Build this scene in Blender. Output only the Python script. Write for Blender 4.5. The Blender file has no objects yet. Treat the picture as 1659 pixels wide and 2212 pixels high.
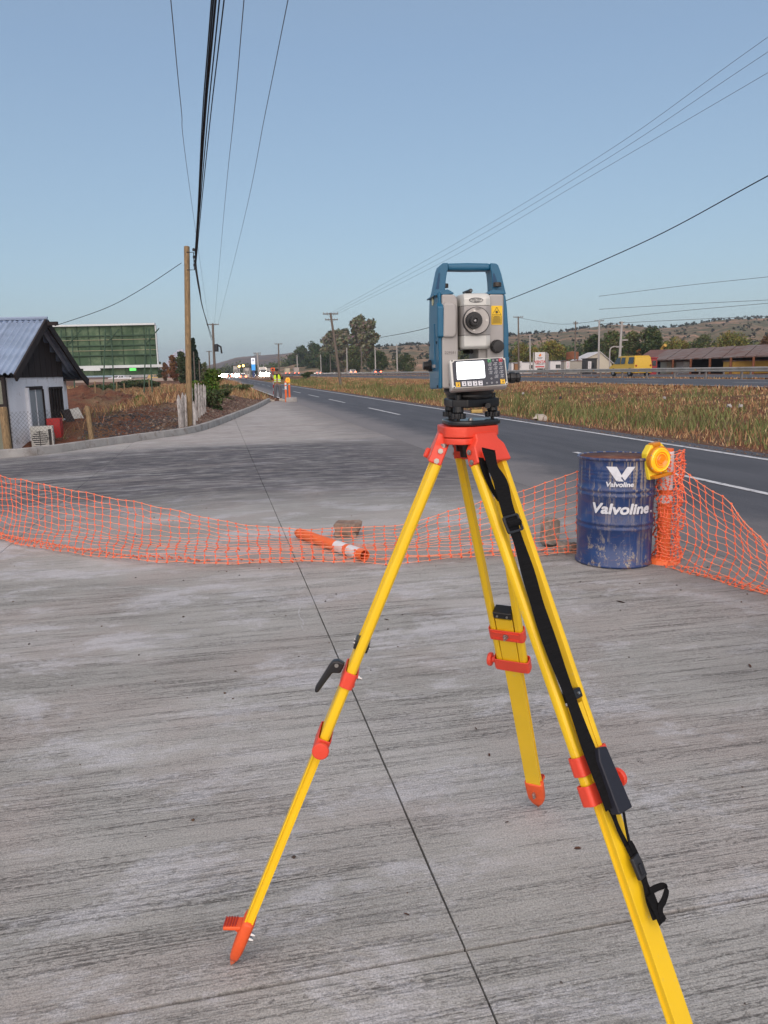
import bpy, math, random
import numpy as np
from mathutils import Vector, Matrix, noise as mnoise
random.seed(7); rng = np.random.default_rng(7)
SC = bpy.context.scene; COL = SC.collection
PI = math.pi
# ---------------------------------------------------------------- camera, sky, sun, exposure
CAM_H = 1.5; FPX = 1662.0; ROLL = math.radians(1.2); PITCH = math.atan(305/FPX)
Fv = Vector((0, math.cos(PITCH), -math.sin(PITCH))); U0 = Vector((0, math.sin(PITCH), math.cos(PITCH))); R0 = Vector((1, 0, 0))
Rv = math.cos(ROLL)*R0 - math.sin(ROLL)*U0; Uv = math.cos(ROLL)*U0 + math.sin(ROLL)*R0
CP = Vector((0, 0, CAM_H))
cd = bpy.data.cameras.new('camera'); cam = bpy.data.objects.new('camera', cd); COL.objects.link(cam)
m3 = Matrix((Rv, Uv, -Fv)).transposed()
cam.matrix_world = Matrix.Translation(CP) @ m3.to_4x4()
cd.sensor_fit = 'VERTICAL'; cd.sensor_height = 36; cd.sensor_width = 27; cd.lens = FPX/2212*36
cd.clip_start = 0.05; cd.clip_end = 20000
SC.camera = cam
SKY0, SKY1, SKY2, SKY3 = [(1.64, 2.08, 2.52), (1.50, 2.03, 2.60), (1.16, 1.63, 2.33), (.84, 1.25, 2.05)]
HAZE = .0002
SUN_EL = math.radians(14); SUN_AZ = math.radians(184)      # sunset glow straight behind the camera (clockwise from +Y)
w = bpy.data.worlds.new('World'); SC.world = w; w.use_nodes = True
wt = w.node_tree; bg = wt.nodes['Background']
sky = wt.nodes.new('ShaderNodeTexSky'); sky.sky_type = 'NISHITA'; sky.sun_disc = False
sky.sun_elevation = SUN_EL; sky.sun_rotation = SUN_AZ; sky.air_density = 1.0; sky.dust_density = 0.6; sky.ozone_density = 2.0
# evening haze tone over the physical sky: same all the way round, depends on height only
wtc = wt.nodes.new('ShaderNodeTexCoord'); wsp = wt.nodes.new('ShaderNodeSeparateXYZ'); wt.links.new(wtc.outputs['Generated'], wsp.inputs[0])
wr = wt.nodes.new('ShaderNodeValToRGB'); wt.links.new(wsp.outputs[2], wr.inputs[0])
for e_, (p_, c_) in zip([wr.color_ramp.elements[0], wr.color_ramp.elements[1], wr.color_ramp.elements.new(.12), wr.color_ramp.elements.new(.35)], [(0, SKY0), (1, SKY3), (.12, SKY1), (.35, SKY2)]): e_.position = p_; e_.color = (*c_, 1)
wm = wt.nodes.new('ShaderNodeMix'); wm.data_type = 'RGBA'; wm.inputs[0].default_value = 0.80; wt.links.new(sky.outputs[0], wm.inputs[6]); wt.links.new(wr.outputs[0], wm.inputs[7])
wt.links.new(wm.outputs[2], bg.inputs[0]); bg.inputs[1].default_value = 0.12
sd = bpy.data.lights.new('sun', 'SUN'); sun = bpy.data.objects.new('sun', sd); COL.objects.link(sun)
sd.energy = 2.15; sd.angle = math.radians(100); sd.color = (1.0, 0.84, 0.76)
sv = Vector((math.sin(SUN_AZ)*math.cos(math.radians(32)), math.cos(SUN_AZ)*math.cos(math.radians(32)), math.sin(math.radians(32))))
sun.rotation_euler = sv.to_track_quat('Z', 'Y').to_euler()
SC.view_settings.view_transform = 'Standard'; SC.view_settings.look = 'None'
SC.view_settings.exposure = 0.9; SC.view_settings.gamma = 1.0; SC.view_settings.use_curve_mapping = False

# ---------------------------------------------------------------- coordinates
def at(x, y, dep): return CP + (Fv + Rv*((x-829.5)/FPX) - Uv*((y-1106)/FPX))*dep
def gnd(x, y, z=0.0):
    d = Fv + Rv*((x-829.5)/FPX) - Uv*((y-1106)/FPX); return CP + d*((z-CAM_H)/d.z)
def proj(q):
    d = Vector(q)-CP; k = d.dot(Fv); return 829.5+FPX*d.dot(Rv)/k, 1106-FPX*d.dot(Uv)/k
AZ = math.radians(-11.97); sA, cA = math.sin(AZ), math.cos(AZ)
def W(a, l, z=0.0): return Vector((a*sA+l*cA, a*cA-l*sA, z))      # road frame: a along the road, l to its right
def AL(p): return p[0]*sA+p[1]*cA, p[0]*cA-p[1]*sA
def hit_l(x, l, z=None):
    """point of the plane 'lateral = l' seen in column x at eye height"""
    th = math.atan2((x-829.5), FPX*math.cos(PITCH)) - AZ
    a = l/math.tan(th); return W(a, l, 0)

# ---------------------------------------------------------------- materials
MATS = {}
def mat(name, col, rough=0.6, metal=0.0, var=0.12, scale=8.0, bump=0.0, bscale=60.0, spec=0.5, emit=None, estr=0.0, attr=False, dirt=None, stretch=(1,1,1), trans=0.0):
    if name in MATS: return MATS[name]
    m = bpy.data.materials.new(name); m.use_nodes = True; MATS[name] = m
    nt = m.node_tree; N = nt.nodes; L = nt.links; b = N['Principled BSDF']
    b.inputs['Roughness'].default_value = rough; b.inputs['Metallic'].default_value = metal
    b.inputs['Specular IOR Level'].default_value = spec
    tc = N.new('ShaderNodeTexCoord'); mp = N.new('ShaderNodeMapping'); L.new(tc.outputs['Object'], mp.inputs[0]); mp.inputs['Scale'].default_value = stretch
    c = N.new('ShaderNodeRGB'); c.outputs[0].default_value = (*col, 1); src = c.outputs[0]
    if attr:
        a = N.new('ShaderNodeAttribute'); a.attribute_name = 'tint'; src = a.outputs['Color']
    if var > 0:
        n = N.new('ShaderNodeTexNoise'); n.inputs['Scale'].default_value = scale; n.inputs['Detail'].default_value = 6; L.new(mp.outputs[0], n.inputs[0])
        r = N.new('ShaderNodeMapRange'); r.inputs['From Min'].default_value = .25; r.inputs['From Max'].default_value = .75
        r.inputs['To Min'].default_value = 1-var; r.inputs['To Max'].default_value = 1+var; L.new(n.outputs[0], r.inputs[0])
        mx = N.new('ShaderNodeMix'); mx.data_type = 'RGBA'; mx.blend_type = 'MULTIPLY'; mx.inputs[0].default_value = 1
        L.new(src, mx.inputs[6]); L.new(r.outputs[0], mx.inputs[7]); src = mx.outputs[2]
    if dirt:
        dcol, damt, dsc = dirt
        n2 = N.new('ShaderNodeTexNoise'); n2.inputs['Scale'].default_value = dsc; n2.inputs['Detail'].default_value = 10; n2.inputs['Roughness'].default_value = .7; L.new(mp.outputs[0], n2.inputs[0])
        r2 = N.new('ShaderNodeMapRange'); r2.inputs['From Min'].default_value = 1-damt-.08; r2.inputs['From Max'].default_value = 1-damt+.08; L.new(n2.outputs[0], r2.inputs[0])
        mx2 = N.new('ShaderNodeMix'); mx2.data_type = 'RGBA'; L.new(r2.outputs[0], mx2.inputs[0]); L.new(src, mx2.inputs[6]); mx2.inputs[7].default_value = (*dcol, 1); src = mx2.outputs[2]
    L.new(src, b.inputs['Base Color'])
    if bump > 0:
        n3 = N.new('ShaderNodeTexNoise'); n3.inputs['Scale'].default_value = bscale; n3.inputs['Detail'].default_value = 4; L.new(mp.outputs[0], n3.inputs[0])
        bp = N.new('ShaderNodeBump'); bp.inputs['Strength'].default_value = bump; bp.inputs['Distance'].default_value = .01; L.new(n3.outputs[0], bp.inputs['Height']); L.new(bp.outputs[0], b.inputs['Normal'])
    if emit:
        b.inputs['Emission Color'].default_value = (*emit, 1); b.inputs['Emission Strength'].default_value = estr
    if trans: b.inputs['Transmission Weight'].default_value = trans
    return m

# ---------------------------------------------------------------- mesh builder
class MB:
    def __init__(s): s.v = []; s.f = []; s.M = Matrix.Identity(4)
    def at(s, M): s.M = M; return s
    def add(s, vs, fs):
        o = len(s.v); s.v += [s.M @ Vector(p) for p in vs]; s.f += [tuple(i+o for i in f) for f in fs]; return s
    def box(s, c, d, R=None, taper=1.0):
        x, y, z = [k/2 for k in d]; vs = []
        for k in (-1, 1):
            t = 1 if k < 0 else taper
            for (i, j) in ((-1,-1),(1,-1),(1,1),(-1,1)): vs.append(Vector((i*x*t, j*y*t, k*z)))
        if R is not None: vs = [R @ p for p in vs]
        c = Vector(c)
        return s.add([p+c for p in vs], [(0,3,2,1),(4,5,6,7),(0,1,5,4),(1,2,6,5),(2,3,7,6),(3,0,4,7)])
    def prism(s, poly, a0, a1, axis='y'):
        n = len(poly)
        def P(p, h): return {'y': (p[0], h, p[1]), 'z': (p[0], p[1], h), 'x': (h, p[0], p[1])}[axis]
        vs = [P(p, a0) for p in poly]+[P(p, a1) for p in poly]
        fs = [tuple(range(n)), tuple(range(2*n-1, n-1, -1))]+[(i, i+n, (i+1) % n+n, (i+1) % n) for i in range(n)]
        return s.add(vs, fs)
    def tube(s, pts, r, n=8, cap=True):
        pts = [Vector(p) for p in pts]; rs = r if isinstance(r, (list, tuple)) else [r]*len(pts)
        up = None; vs = []; fs = []
        for i, p in enumerate(pts):
            t = (pts[min(i+1, len(pts)-1)]-pts[max(i-1, 0)])
            t = t.normalized() if t.length > 1e-9 else Vector((0,0,1))
            if up is None: up = t.orthogonal().normalized()
            up = (up - t*up.dot(t)); up = up.normalized() if up.length > 1e-6 else t.orthogonal().normalized()
            sd_ = t.cross(up)
            for k in range(n):
                a = 2*PI*k/n; vs.append(p+(up*math.cos(a)+sd_*math.sin(a))*rs[i])
        for i in range(len(pts)-1):
            for k in range(n):
                fs.append((i*n+k, i*n+(k+1) % n, (i+1)*n+(k+1) % n, (i+1)*n+k))
        if cap: fs.append(tuple(range(n-1, -1, -1))); fs.append(tuple((len(pts)-1)*n+k for k in range(n)))
        return s.add(vs, fs)
    def lathe(s, prof, n=24, c=(0,0,0), axis='z', wob=None):
        vs = []; fs = []
        for (r, h) in prof:
            for k in range(n):
                a = 2*PI*k/n; rr = r*(1+(wob(k) if wob else 0)); x, y = rr*math.cos(a), rr*math.sin(a)
                p = {'z': (x, y, h), 'y': (x, h, y), 'x': (h, x, y)}[axis]; vs.append(Vector(p)+Vector(c))
        m = len(prof)
        for i in range(m-1):
            for k in range(n): fs.append((i*n+k, i*n+(k+1) % n, (i+1)*n+(k+1) % n, (i+1)*n+k))
        if prof[0][0] > 0: fs.append(tuple(range(n-1, -1, -1)))
        if prof[-1][0] > 0: fs.append(tuple((m-1)*n+k for k in range(n)))
        return s.add(vs, fs)
    def ribbon(s, pts, side, wd, th):
        """flat strap: side = width direction per point"""
        pts = [Vector(p) for p in pts]; n = len(pts); vs = []; fs = []
        for i, p in enumerate(pts):
            t = (pts[min(i+1, n-1)]-pts[max(i-1, 0)]).normalized(); sdv = Vector(side[i] if isinstance(side, list) else side)
            sdv = (sdv-t*sdv.dot(t)).normalized(); nn = t.cross(sdv); ww = wd[i] if isinstance(wd, (list, tuple)) else wd
            for (a, b) in ((-.5,-.5),(.5,-.5),(.5,.5),(-.5,.5)): vs.append(p+sdv*ww*a+nn*th*b)
        for i in range(n-1):
            for k in range(4): fs.append((i*4+k, i*4+(k+1) % 4, i*4+4+(k+1) % 4, i*4+4+k))
        fs += [(3,2,1,0), tuple((n-1)*4+k for k in range(4))]
        return s.add(vs, fs)
    def build(s, name, m=None, parent=None, bevel=0.0, smooth=False, world=True, seg=2, data_only=False):
        me = bpy.data.meshes.new(name)
        vs = s.v
        if parent is not None and world:
            inv = root_matrix(parent).inverted(); vs = [inv @ p for p in vs]
        me.from_pydata([tuple(p) for p in vs], [], s.f); me.update()
        if smooth:
            for p in me.polygons: p.use_smooth = True
        o = bpy.data.objects.new(name, me); COL.objects.link(o)
        if m: me.materials.append(m)
        if parent is not None: o.parent = parent
        if bevel > 0:
            b = o.modifiers.new('bevel', 'BEVEL'); b.width = bevel; b.segments = seg; b.limit_method = 'ANGLE'; b.angle_limit = math.radians(35)
            for p in me.polygons: p.use_smooth = True
            wn = o.modifiers.new('wn', 'WEIGHTED_NORMAL'); wn.keep_sharp = False
        return o
def root_matrix(o):
    M = Matrix.Identity(4)
    while o is not None:
        M = o.matrix_basis @ M; o = o.parent
    return M
def tag(o, label=None, cat=None, group=None, kind=None):
    if label: o['label'] = label
    if cat: o['category'] = cat
    if group: o['group'] = group
    if kind: o['kind'] = kind
    return o
def thing(name, label, cat, loc=(0,0,0), rotz=0.0, group=None, kind=None):
    o = bpy.data.objects.new(name, None); COL.objects.link(o); o.location = loc; o.rotation_euler = (0, 0, rotz); o.empty_display_size = .1
    return tag(o, label, cat, group, kind)
def copy_tree(o, parent=None):
    c = o.copy(); COL.objects.link(c); c.parent = parent
    for ch in list(o.children): copy_tree(ch, c)
    return c
def npmesh(name, V, Fq, m, parent=None, tint=None, smooth=False):
    """V (n,3), Fq (k, 3 or 4) numpy"""
    me = bpy.data.meshes.new(name); n = len(V); k, q = Fq.shape
    me.vertices.add(n); me.vertices.foreach_set('co', np.asarray(V, np.float32).ravel())
    me.loops.add(k*q); me.loops.foreach_set('vertex_index', Fq.astype(np.int32).ravel())
    me.polygons.add(k); me.polygons.foreach_set('loop_start', np.arange(0, k*q, q, dtype=np.int32)); me.polygons.foreach_set('loop_total', np.full(k, q, np.int32))
    if smooth: me.polygons.foreach_set('use_smooth', np.ones(k, bool))
    me.update(calc_edges=True)
    if tint is not None:
        a = me.attributes.new('tint', 'FLOAT_COLOR', 'POINT'); t = np.ones((n, 4), np.float32); t[:, :3] = tint; a.data.foreach_set('color', t.ravel())
    o = bpy.data.objects.new(name, me); COL.objects.link(o); me.materials.append(m)
    if parent is not None: o.parent = parent
    return o
def text_geo(body, size=1.0, shear=0.0, off=0.0, sx=1.0):
    cu = bpy.data.curves.new('txt', 'FONT'); cu.body = body; cu.size = size; cu.shear = shear; cu.offset = off; cu.align_x = 'CENTER'; cu.align_y = 'CENTER'
    o = bpy.data.objects.new('txt', cu); COL.objects.link(o)
    dg = bpy.context.evaluated_depsgraph_get(); me = bpy.data.meshes.new_from_object(o.evaluated_get(dg))
    vs = [(v.co.x*sx, v.co.y) for v in me.vertices]; fs = [tuple(p.vertices) for p in me.polygons]
    bpy.data.objects.remove(o); bpy.data.curves.remove(cu); bpy.data.meshes.remove(me)
    return vs, fs
def add_text(mb, body, fn, off=0.0, **k):
    vs, fs = text_geo(body, **k)
    for (dx, dy) in (((0, 0),) if off == 0 else ((0, 0), (-off, 0), (off, 0), (0, off), (0, -off), (off*.7, off*.7), (-off*.7, -off*.7), (-off*.7, off*.7), (off*.7, -off*.7))):
        lift_ = Vector((0, -off*.06*len(mb.f)/max(1, len(fs)), 0)); mb.add([Vector(fn(x+dx, y+dy))+lift_ for x, y in vs], fs)
def rrect(x0, y0, x1, y1, r, n=4):
    P = []
    for (cx, cy, a0) in ((x1-r, y1-r, 0), (x0+r, y1-r, 90), (x0+r, y0+r, 180), (x1-r, y0+r, 270)):
        for i in range(n+1):
            a = math.radians(a0+90*i/n); P.append((cx+r*math.cos(a), cy+r*math.sin(a)))
    return P
def smooth_path(pts, n=8):
    pts = [Vector(p) for p in pts]; out = []
    for i in range(len(pts)-1):
        p0, p1, p2, p3 = pts[max(i-1, 0)], pts[i], pts[i+1], pts[min(i+2, len(pts)-1)]
        for k in range(n):
            t = k/n; out.append(.5*((2*p1)+(p2-p0)*t+(2*p0-5*p1+4*p2-p3)*t*t+(3*p1-p0-3*p2+p3)*t**3))
    out.append(pts[-1]); return out
def fbm(x, y, s=1.0, seed=0.0): return mnoise.fractal(Vector((x*s+seed, y*s-seed, seed*.37)), 1.0, 2.1, 4)
exec_parts = []

# ================================================================ SETTING
# kerb line (road side foot of the kerb), world xy
KP = [(-19.0, 7.0), (-13.0, 10.9), (-9.5, 13.25), (-7.35, 14.74), (-6.73, 15.4), (-6.29, 16.7-.15), (-5.73, 18.1), (-5.15, 19.6), (-4.93, 21.0), (-4.96, 23.9), (-5.17, 28.5), (-5.5, 34.8), (-6.1, 42.7)]
KPS = smooth_path([(x, y, 0) for x, y in KP], 6)
def kerb_dist(x, y):
    """signed distance to the kerb line, positive on the field side"""
    best = 1e9; sg = 1
    for i in range(len(KPS)-1):
        a, b = KPS[i], KPS[i+1]; dx, dy = b.x-a.x, b.y-a.y; L2 = dx*dx+dy*dy
        t = max(0, min(1, ((x-a.x)*dx+(y-a.y)*dy)/L2)); px, py = a.x+dx*t, a.y+dy*t
        d = math.hypot(x-px, y-py)
        if d < best:
            best = d; sg = 1 if (dx*(y-a.y)-dy*(x-a.x)) > 0 else -1
    return best*sg
def sstep(a, b, x):
    t = max(0.0, min(1.0, (x-a)/(b-a))); return t*t*(3-2*t)
def kerbside(a, l):
    p = W(a, l)
    if a > 43.0: return 3.55-l
    if a < 6: return -1 if l > -16 else 0.5
    return kerb_dist(p.x, p.y)
def terrain(a, l):
    if l > 8.9:
        n = fbm(a, l, .35, 3)
        z = -.02-.12*sstep(8.95, 10.5, l)+.47*sstep(12.5, 20.5, l)+.05*fbm(a, l, 1.2, 9)*sstep(9.2, 11, l)
        z += .10*n*sstep(9.2, 12, l)*(1-sstep(20, 22.5, l))
        if 22.9 < l < 50: z = min(z, .36)
        if l > 50: z = .36+ .05*fbm(a, l, .1, 1)
        return z
    if l > 3.7 : return -.07
    d = kerbside(a, l)
    if d < 0.08: return -.07
    if a > 43.0:
        z = .0+.12*fbm(a, l, .5, 5)*sstep(.3, 2, d)-.55*sstep(4, 9, d)+.5*sstep(170, 215, a)*sstep(6, 14, d)
        p = W(a, l)
        return z+heap_z(p)
    # field side
    deep = sstep(.3, 2.6, d)
    far = sstep(20.5, 24.5, a)*(1-sstep(4.0, 7.5, d))
    zf = -.62+.10*fbm(a, l, .6, 2)
    zb = .12+.22*sstep(.2, 1.6, d)*sstep(22, 27, a)+.16*fbm(a, l, .9, 7)
    z = .07*(1-deep)+deep*(zf*(1-far)+zb*far)
    # spoil heaps in the field
    p = W(a, l)
    z += heap_z(p)
    z += .62*sstep(170, 215, a)
    return z
HEAPS = []
def heap_z(p):
    best = 0
    for (mx, my, mr, mh) in HEAPS:
        q = math.hypot((p.x-mx), (p.y-my)*.8)/mr
        if q < 1: best = max(best, mh*(1-q*q)*(.75+.45*fbm(p.x, p.y, 1.1, 4)))
    return best
for (x, y, r, hh, zz) in ((222, 873, 3.0, 1.0, -.6), (182, 868, 3.6, 1.5, -.6), (262, 877, 2.0, .7, -.6), (345, 905, 2.2, .55, -.6), (200, 878, 2.6, .9, -.6), (310, 910, 1.2, .3, -.6)):
    g = gnd(x, y, zz); HEAPS.append((g.x, g.y, r, hh))
def lines(spec):
    out = []
    for a, b, st in spec: out += list(np.arange(a, b, st))
    return out
al = lines([(-40, 8, 4), (8, 12, .5), (12, 26, .16), (26, 46, .3), (46, 78, .5), (78, 90, 1.2), (90, 230, 5), (230, 700, 30), (700, 6001, 400)])
ll = lines([(-4000, -600, 400), (-600, -100, 50), (-100, -30, 5), (-30, -11, .6), (-11, 3.9, .14), (3.9, 8.9, 1.0), (8.9, 9.3, .1), (9.3, 23, .35), (23, 52, 2), (52, 100, 8), (100, 600, 50), (600, 4001, 400)])
V = []; 
for a in al:
    for l in ll:
        p = W(a, l, terrain(a, l)); V.append((p.x, p.y, p.z))
na, nl = len(al), len(ll)
I = np.arange(na*nl).reshape(na, nl); Fq = np.stack([I[:-1, :-1], I[:-1, 1:], I[1:, 1:], I[1:, :-1]], -1).reshape(-1, 4)
def ground_mat():
    m = bpy.data.materials.new('soil'); m.use_nodes = True; nt = m.node_tree; N = nt.nodes; L = nt.links; b = N['Principled BSDF']; b.inputs['Roughness'].default_value = .95; b.inputs['Specular IOR Level'].default_value = .15
    tc = N.new('ShaderNodeTexCoord')
    n1 = N.new('ShaderNodeTexNoise'); n1.inputs['Scale'].default_value = .45; n1.inputs['Detail'].default_value = 8; n1.inputs['Roughness'].default_value = .65; L.new(tc.outputs['Object'], n1.inputs[0])
    r1 = N.new('ShaderNodeValToRGB'); L.new(n1.outputs[0], r1.inputs[0])
    e = r1.color_ramp.elements; e[0].position = .3; e[0].color = (.055, .032, .024, 1); e[1].position = .7; e[1].color = (.25, .145, .088, 1)
    x = e.new(.46); x.color = (.155, .066, .040, 1); x = e.new(.58); x.color = (.15, .10, .06, 1)
    n2 = N.new('ShaderNodeTexNoise'); n2.inputs['Scale'].default_value = 14; n2.inputs['Detail'].default_value = 8; n2.inputs['Roughness'].default_value = .75; L.new(tc.outputs['Object'], n2.inputs[0])
    r2 = N.new('ShaderNodeMapRange'); r2.inputs['From Min'].default_value = .3; r2.inputs['From Max'].default_value = .7; r2.inputs['To Min'].default_value = .45; r2.inputs['To Max'].default_value = 1.6; L.new(n2.outputs[0], r2.inputs[0])
    mx = N.new('ShaderNodeMix'); mx.data_type = 'RGBA'; mx.blend_type = 'MULTIPLY'; mx.inputs[0].default_value = 1; L.new(r1.outputs[0], mx.inputs[6]); L.new(r2.outputs[0], mx.inputs[7])
    L.new(mx.outputs[2], b.inputs['Base Color'])
    bp = N.new('ShaderNodeBump'); bp.inputs['Strength'].default_value = .9; bp.inputs['Distance'].default_value = .06; L.new(n2.outputs[0], bp.inputs['Height']); L.new(bp.outputs[0], b.inputs['Normal'])
    return m
M_SOIL = ground_mat()
g = npmesh('ground', np.array(V), Fq, M_SOIL, smooth=True); tag(g, 'bare brown earth and dry verge reaching to the hills', kind='structure')

# ---- concrete slabs
def concrete_mat():
    m = bpy.data.materials.new('brushed_concrete'); m.use_nodes = True; nt = m.node_tree; N = nt.nodes; L = nt.links; b = N['Principled BSDF']; b.inputs['Roughness'].default_value = .82; b.inputs['Specular IOR Level'].default_value = .3
    tc = N.new('ShaderNodeTexCoord'); mp = N.new('ShaderNodeMapping'); mp.inputs['Rotation'].default_value = (0, 0, AZ); L.new(tc.outputs['Object'], mp.inputs[0])
    def noise(sc, det=6, ro=.6, st=(1,1,1), rot=0.0, dist=0.0):
        m2 = N.new('ShaderNodeMapping'); m2.inputs['Scale'].default_value = st; m2.inputs['Rotation'].default_value = (0, 0, rot); L.new(mp.outputs[0], m2.inputs[0])
        n = N.new('ShaderNodeTexNoise'); n.inputs['Scale'].default_value = sc; n.inputs['Detail'].default_value = det; n.inputs['Roughness'].default_value = ro; n.inputs['Distortion'].default_value = dist; L.new(m2.outputs[0], n.inputs[0]); return n.outputs[0]
    def rng_(src, a, b_, c, d):
        r = N.new('ShaderNodeMapRange'); r.interpolation_type = 'SMOOTHSTEP'; r.inputs['From Min'].default_value = a; r.inputs['From Max'].default_value = b_; r.inputs['To Min'].default_value = c; r.inputs['To Max'].default_value = d; L.new(src, r.inputs[0]); return r.outputs[0]
    def math_(op, a, b_):
        n = N.new('ShaderNodeMath'); n.operation = op
        for i, q in enumerate((a, b_)):
            if isinstance(q, (int, float)): n.inputs[i].default_value = q
            else: L.new(q, n.inputs[i])
        return n.outputs[0]
    def mixc(f, a, b_, mode='MIX'):
        n = N.new('ShaderNodeMix'); n.data_type = 'RGBA'; n.blend_type = mode
        if isinstance(f, (int, float)): n.inputs[0].default_value = f
        else: L.new(f, n.inputs[0])
        for i, q in ((6, a), (7, b_)):
            if isinstance(q, tuple): n.inputs[i].default_value = (*q, 1)
            else: L.new(q, n.inputs[i])
        return n.outputs[2]
    def rgbm(v): n = N.new('ShaderNodeCombineColor'); [L.new(v, n.inputs[i]) for i in range(3)]; return n.outputs[0]
    big = noise(.55, 5, .6, (.6, 1, 1)); warm = noise(.9, 4, .55, (1, 1.3, 1), 0, .6)
    base = mixc(rng_(big, .3, .7, 0, 1), (.33, .325, .30), (.50, .492, .465))
    base = mixc(rng_(warm, .42, .68, 0, .55), base, (.42, .365, .335))
    # broom grooves across the road: stretched noises
    s1 = noise(1, 3, .55, (1.5, 100, 1), .006); s2 = noise(1, 3, .6, (3.2, 190, 1), -.006); s3 = noise(1, 4, .6, (.8, 15, 1), .01); rag = rng_(noise(75, 4, .7, (.6, 1.3, 1)), .40, .56, .15, 1)
    patch = noise(1.3, 4, .6, (.7, 1.4, 1)); pmask = rng_(patch, .34, .60, .45, 1)
    g1 = rng_(s1, .55, .585, 0, 1); g2 = rng_(s2, .55, .59, 0, 1); g3 = rng_(s3, .40, .62, 0, 1)
    groove = math_('MULTIPLY', math_('MAXIMUM', math_('MULTIPLY', g1, .85), math_('MULTIPLY', g2, .75)), pmask)
    groove = math_('MULTIPLY', math_('MULTIPLY', groove, rag), math_('ADD', math_('MULTIPLY', g3, .85), .35))
    fl = noise(1, 5, .75, (34, 110, 1), 0, .3); flake = math_('MULTIPLY', rng_(fl, .55, .61, 0, 1), math_('MULTIPLY', math_('MULTIPLY', pmask, g3), .9))
    pale = rng_(noise(1, 6, .75, (6, 90, 1), .012), .54, .60, 0, .45)
    sp = N.new('ShaderNodeSeparateXYZ'); L.new(mp.outputs[0], sp.inputs[0])
    nearf = rng_(sp.outputs[1], 4.5, 8.5, 1, .3)
    groove = math_('MULTIPLY', groove, nearf); flake = math_('MULTIPLY', flake, nearf)
    c = mixc(pale, base, (.50, .49, .47))
    c = mixc(math_('MULTIPLY', groove, .70), c, (.062, .056, .052)); c = mixc(math_('MULTIPLY', flake, .5), c, (.13, .115, .105))
    # whitish cement stains
    st = noise(1.1, 12, .78, (.9, 1.7, 1), .12, .3); c = mixc(rng_(st, .50, .60, 0, .62), c, (.60, .60, .62)); blt = noise(.42, 7, .68, (.8, 1.5, 1), .1); c = mixc(rng_(blt, .52, .60, 0, .35), c, (.58, .565, .56))
    grn = noise(170, 6, .85); c = mixc(1.0, c, rgbm(rng_(grn, .3, .7, .55, 1.45)), 'MULTIPLY'); crumb = rng_(noise(55, 6, .8, (1, 1.6, 1)), .57, .62, 0, .5); c = mixc(math_('MULTIPLY', crumb, nearf), c, (.14, .125, .115))
    # dark rubber sweep of turning lorries, curved bands further out
    cx = math_('SUBTRACT', sp.outputs[0], .5); arc = math_('MULTIPLY', math_('MULTIPLY', cx, cx), .055)
    al_ = math_('ADD', sp.outputs[1], arc)
    cmb = N.new('ShaderNodeCombineXYZ'); L.new(math_('MULTIPLY', sp.outputs[0], .12), cmb.inputs[0]); L.new(al_, cmb.inputs[1])
    nb = N.new('ShaderNodeTexNoise'); nb.inputs['Scale'].default_value = 1.5; nb.inputs['Detail'].default_value = 6; nb.inputs['Roughness'].default_value = .7; L.new(cmb.outputs[0], nb.inputs[0])
    cm2 = N.new('ShaderNodeCombineXYZ'); L.new(math_('MULTIPLY', sp.outputs[0], .35), cm2.inputs[0]); L.new(math_('MULTIPLY', al_, 1.0), cm2.inputs[1])
    fk = N.new('ShaderNodeTexNoise'); fk.inputs['Scale'].default_value = 6.5; fk.inputs['Detail'].default_value = 7; fk.inputs['Roughness'].default_value = .7; L.new(cm2.outputs[0], fk.inputs[0]); fstk = fk.outputs[0]
    win = math_('MULTIPLY', rng_(al_, 7.2, 11.2, 0, 1), rng_(al_, 15.8, 18.5, 1, 0))
    dark = math_('MULTIPLY', win, math_('MULTIPLY', rng_(nb.outputs[0], .28, .52, .5, 1), rng_(fstk, .36, .56, .55, 1)))
    c = mixc(math_('MULTIPLY', dark, .94), c, (.070, .066, .076))
    # beige dust beyond
    dust = rng_(sp.outputs[1], 16.0, 19.0, 0, .75); dust = math_('MULTIPLY', dust, rng_(nb.outputs[0], .3, .6, 1, .55)); c = mixc(dust, c, (.37, .335, .315)); c = mixc(math_('MULTIPLY', rng_(sp.outputs[1], 16, 20, 0, .5), rng_(fstk, .45, .62, 0, 1)), c, (.20, .18, .175))
    jl = math_('ABSOLUTE', math_('SUBTRACT', sp.outputs[0], 3.85), 0); jn = math_('ADD', jl, math_('MULTIPLY', math_('SUBTRACT', warm, .5), 2.2))
    c = mixc(rng_(jn, .0, 1.6, .65, 0), c, (.17, .16, .158))
    L.new(c, b.inputs['Base Color'])
    hgt = math_('SUBTRACT', math_('MULTIPLY', pale, .3), math_('ADD', math_('MULTIPLY', groove, 1.0), math_('MULTIPLY', flake, .9)))
    fine = noise(420, 3, .6); hgt = math_('ADD', hgt, math_('MULTIPLY', fine, .5))
    bp = N.new('ShaderNodeBump'); bp.inputs['Strength'].default_value = .85; bp.inputs['Distance'].default_value = .005; L.new(hgt, bp.inputs['Height']); L.new(bp.outputs[0], b.inputs['Normal'])
    return m
M_CONC = concrete_mat()
pav = thing('pavement', 'worn brushed concrete slabs of the junction apron', None, kind='structure')
lat_lines = [-16.8, -14.3, -11.85, -9.37, -6.89, -4.41, -1.93, .555, 3.85]
al_lines = [-3.4, 1.70, 6.85, 12.0, 17.1, 22.2, 27.3, 32.4, 37.5, 42.6]
def kerb_l(a):
    """lateral of the kerb at distance a along"""
    best = None
    for i in range(len(KPS)-1):
        a0, l0 = AL(KPS[i]); a1, l1 = AL(KPS[i+1])
        if a0 <= a <= a1: return l0+(l1-l0)*(a-a0)/(a1-a0)
    return -99 if a < 15 else 3.0
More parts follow.
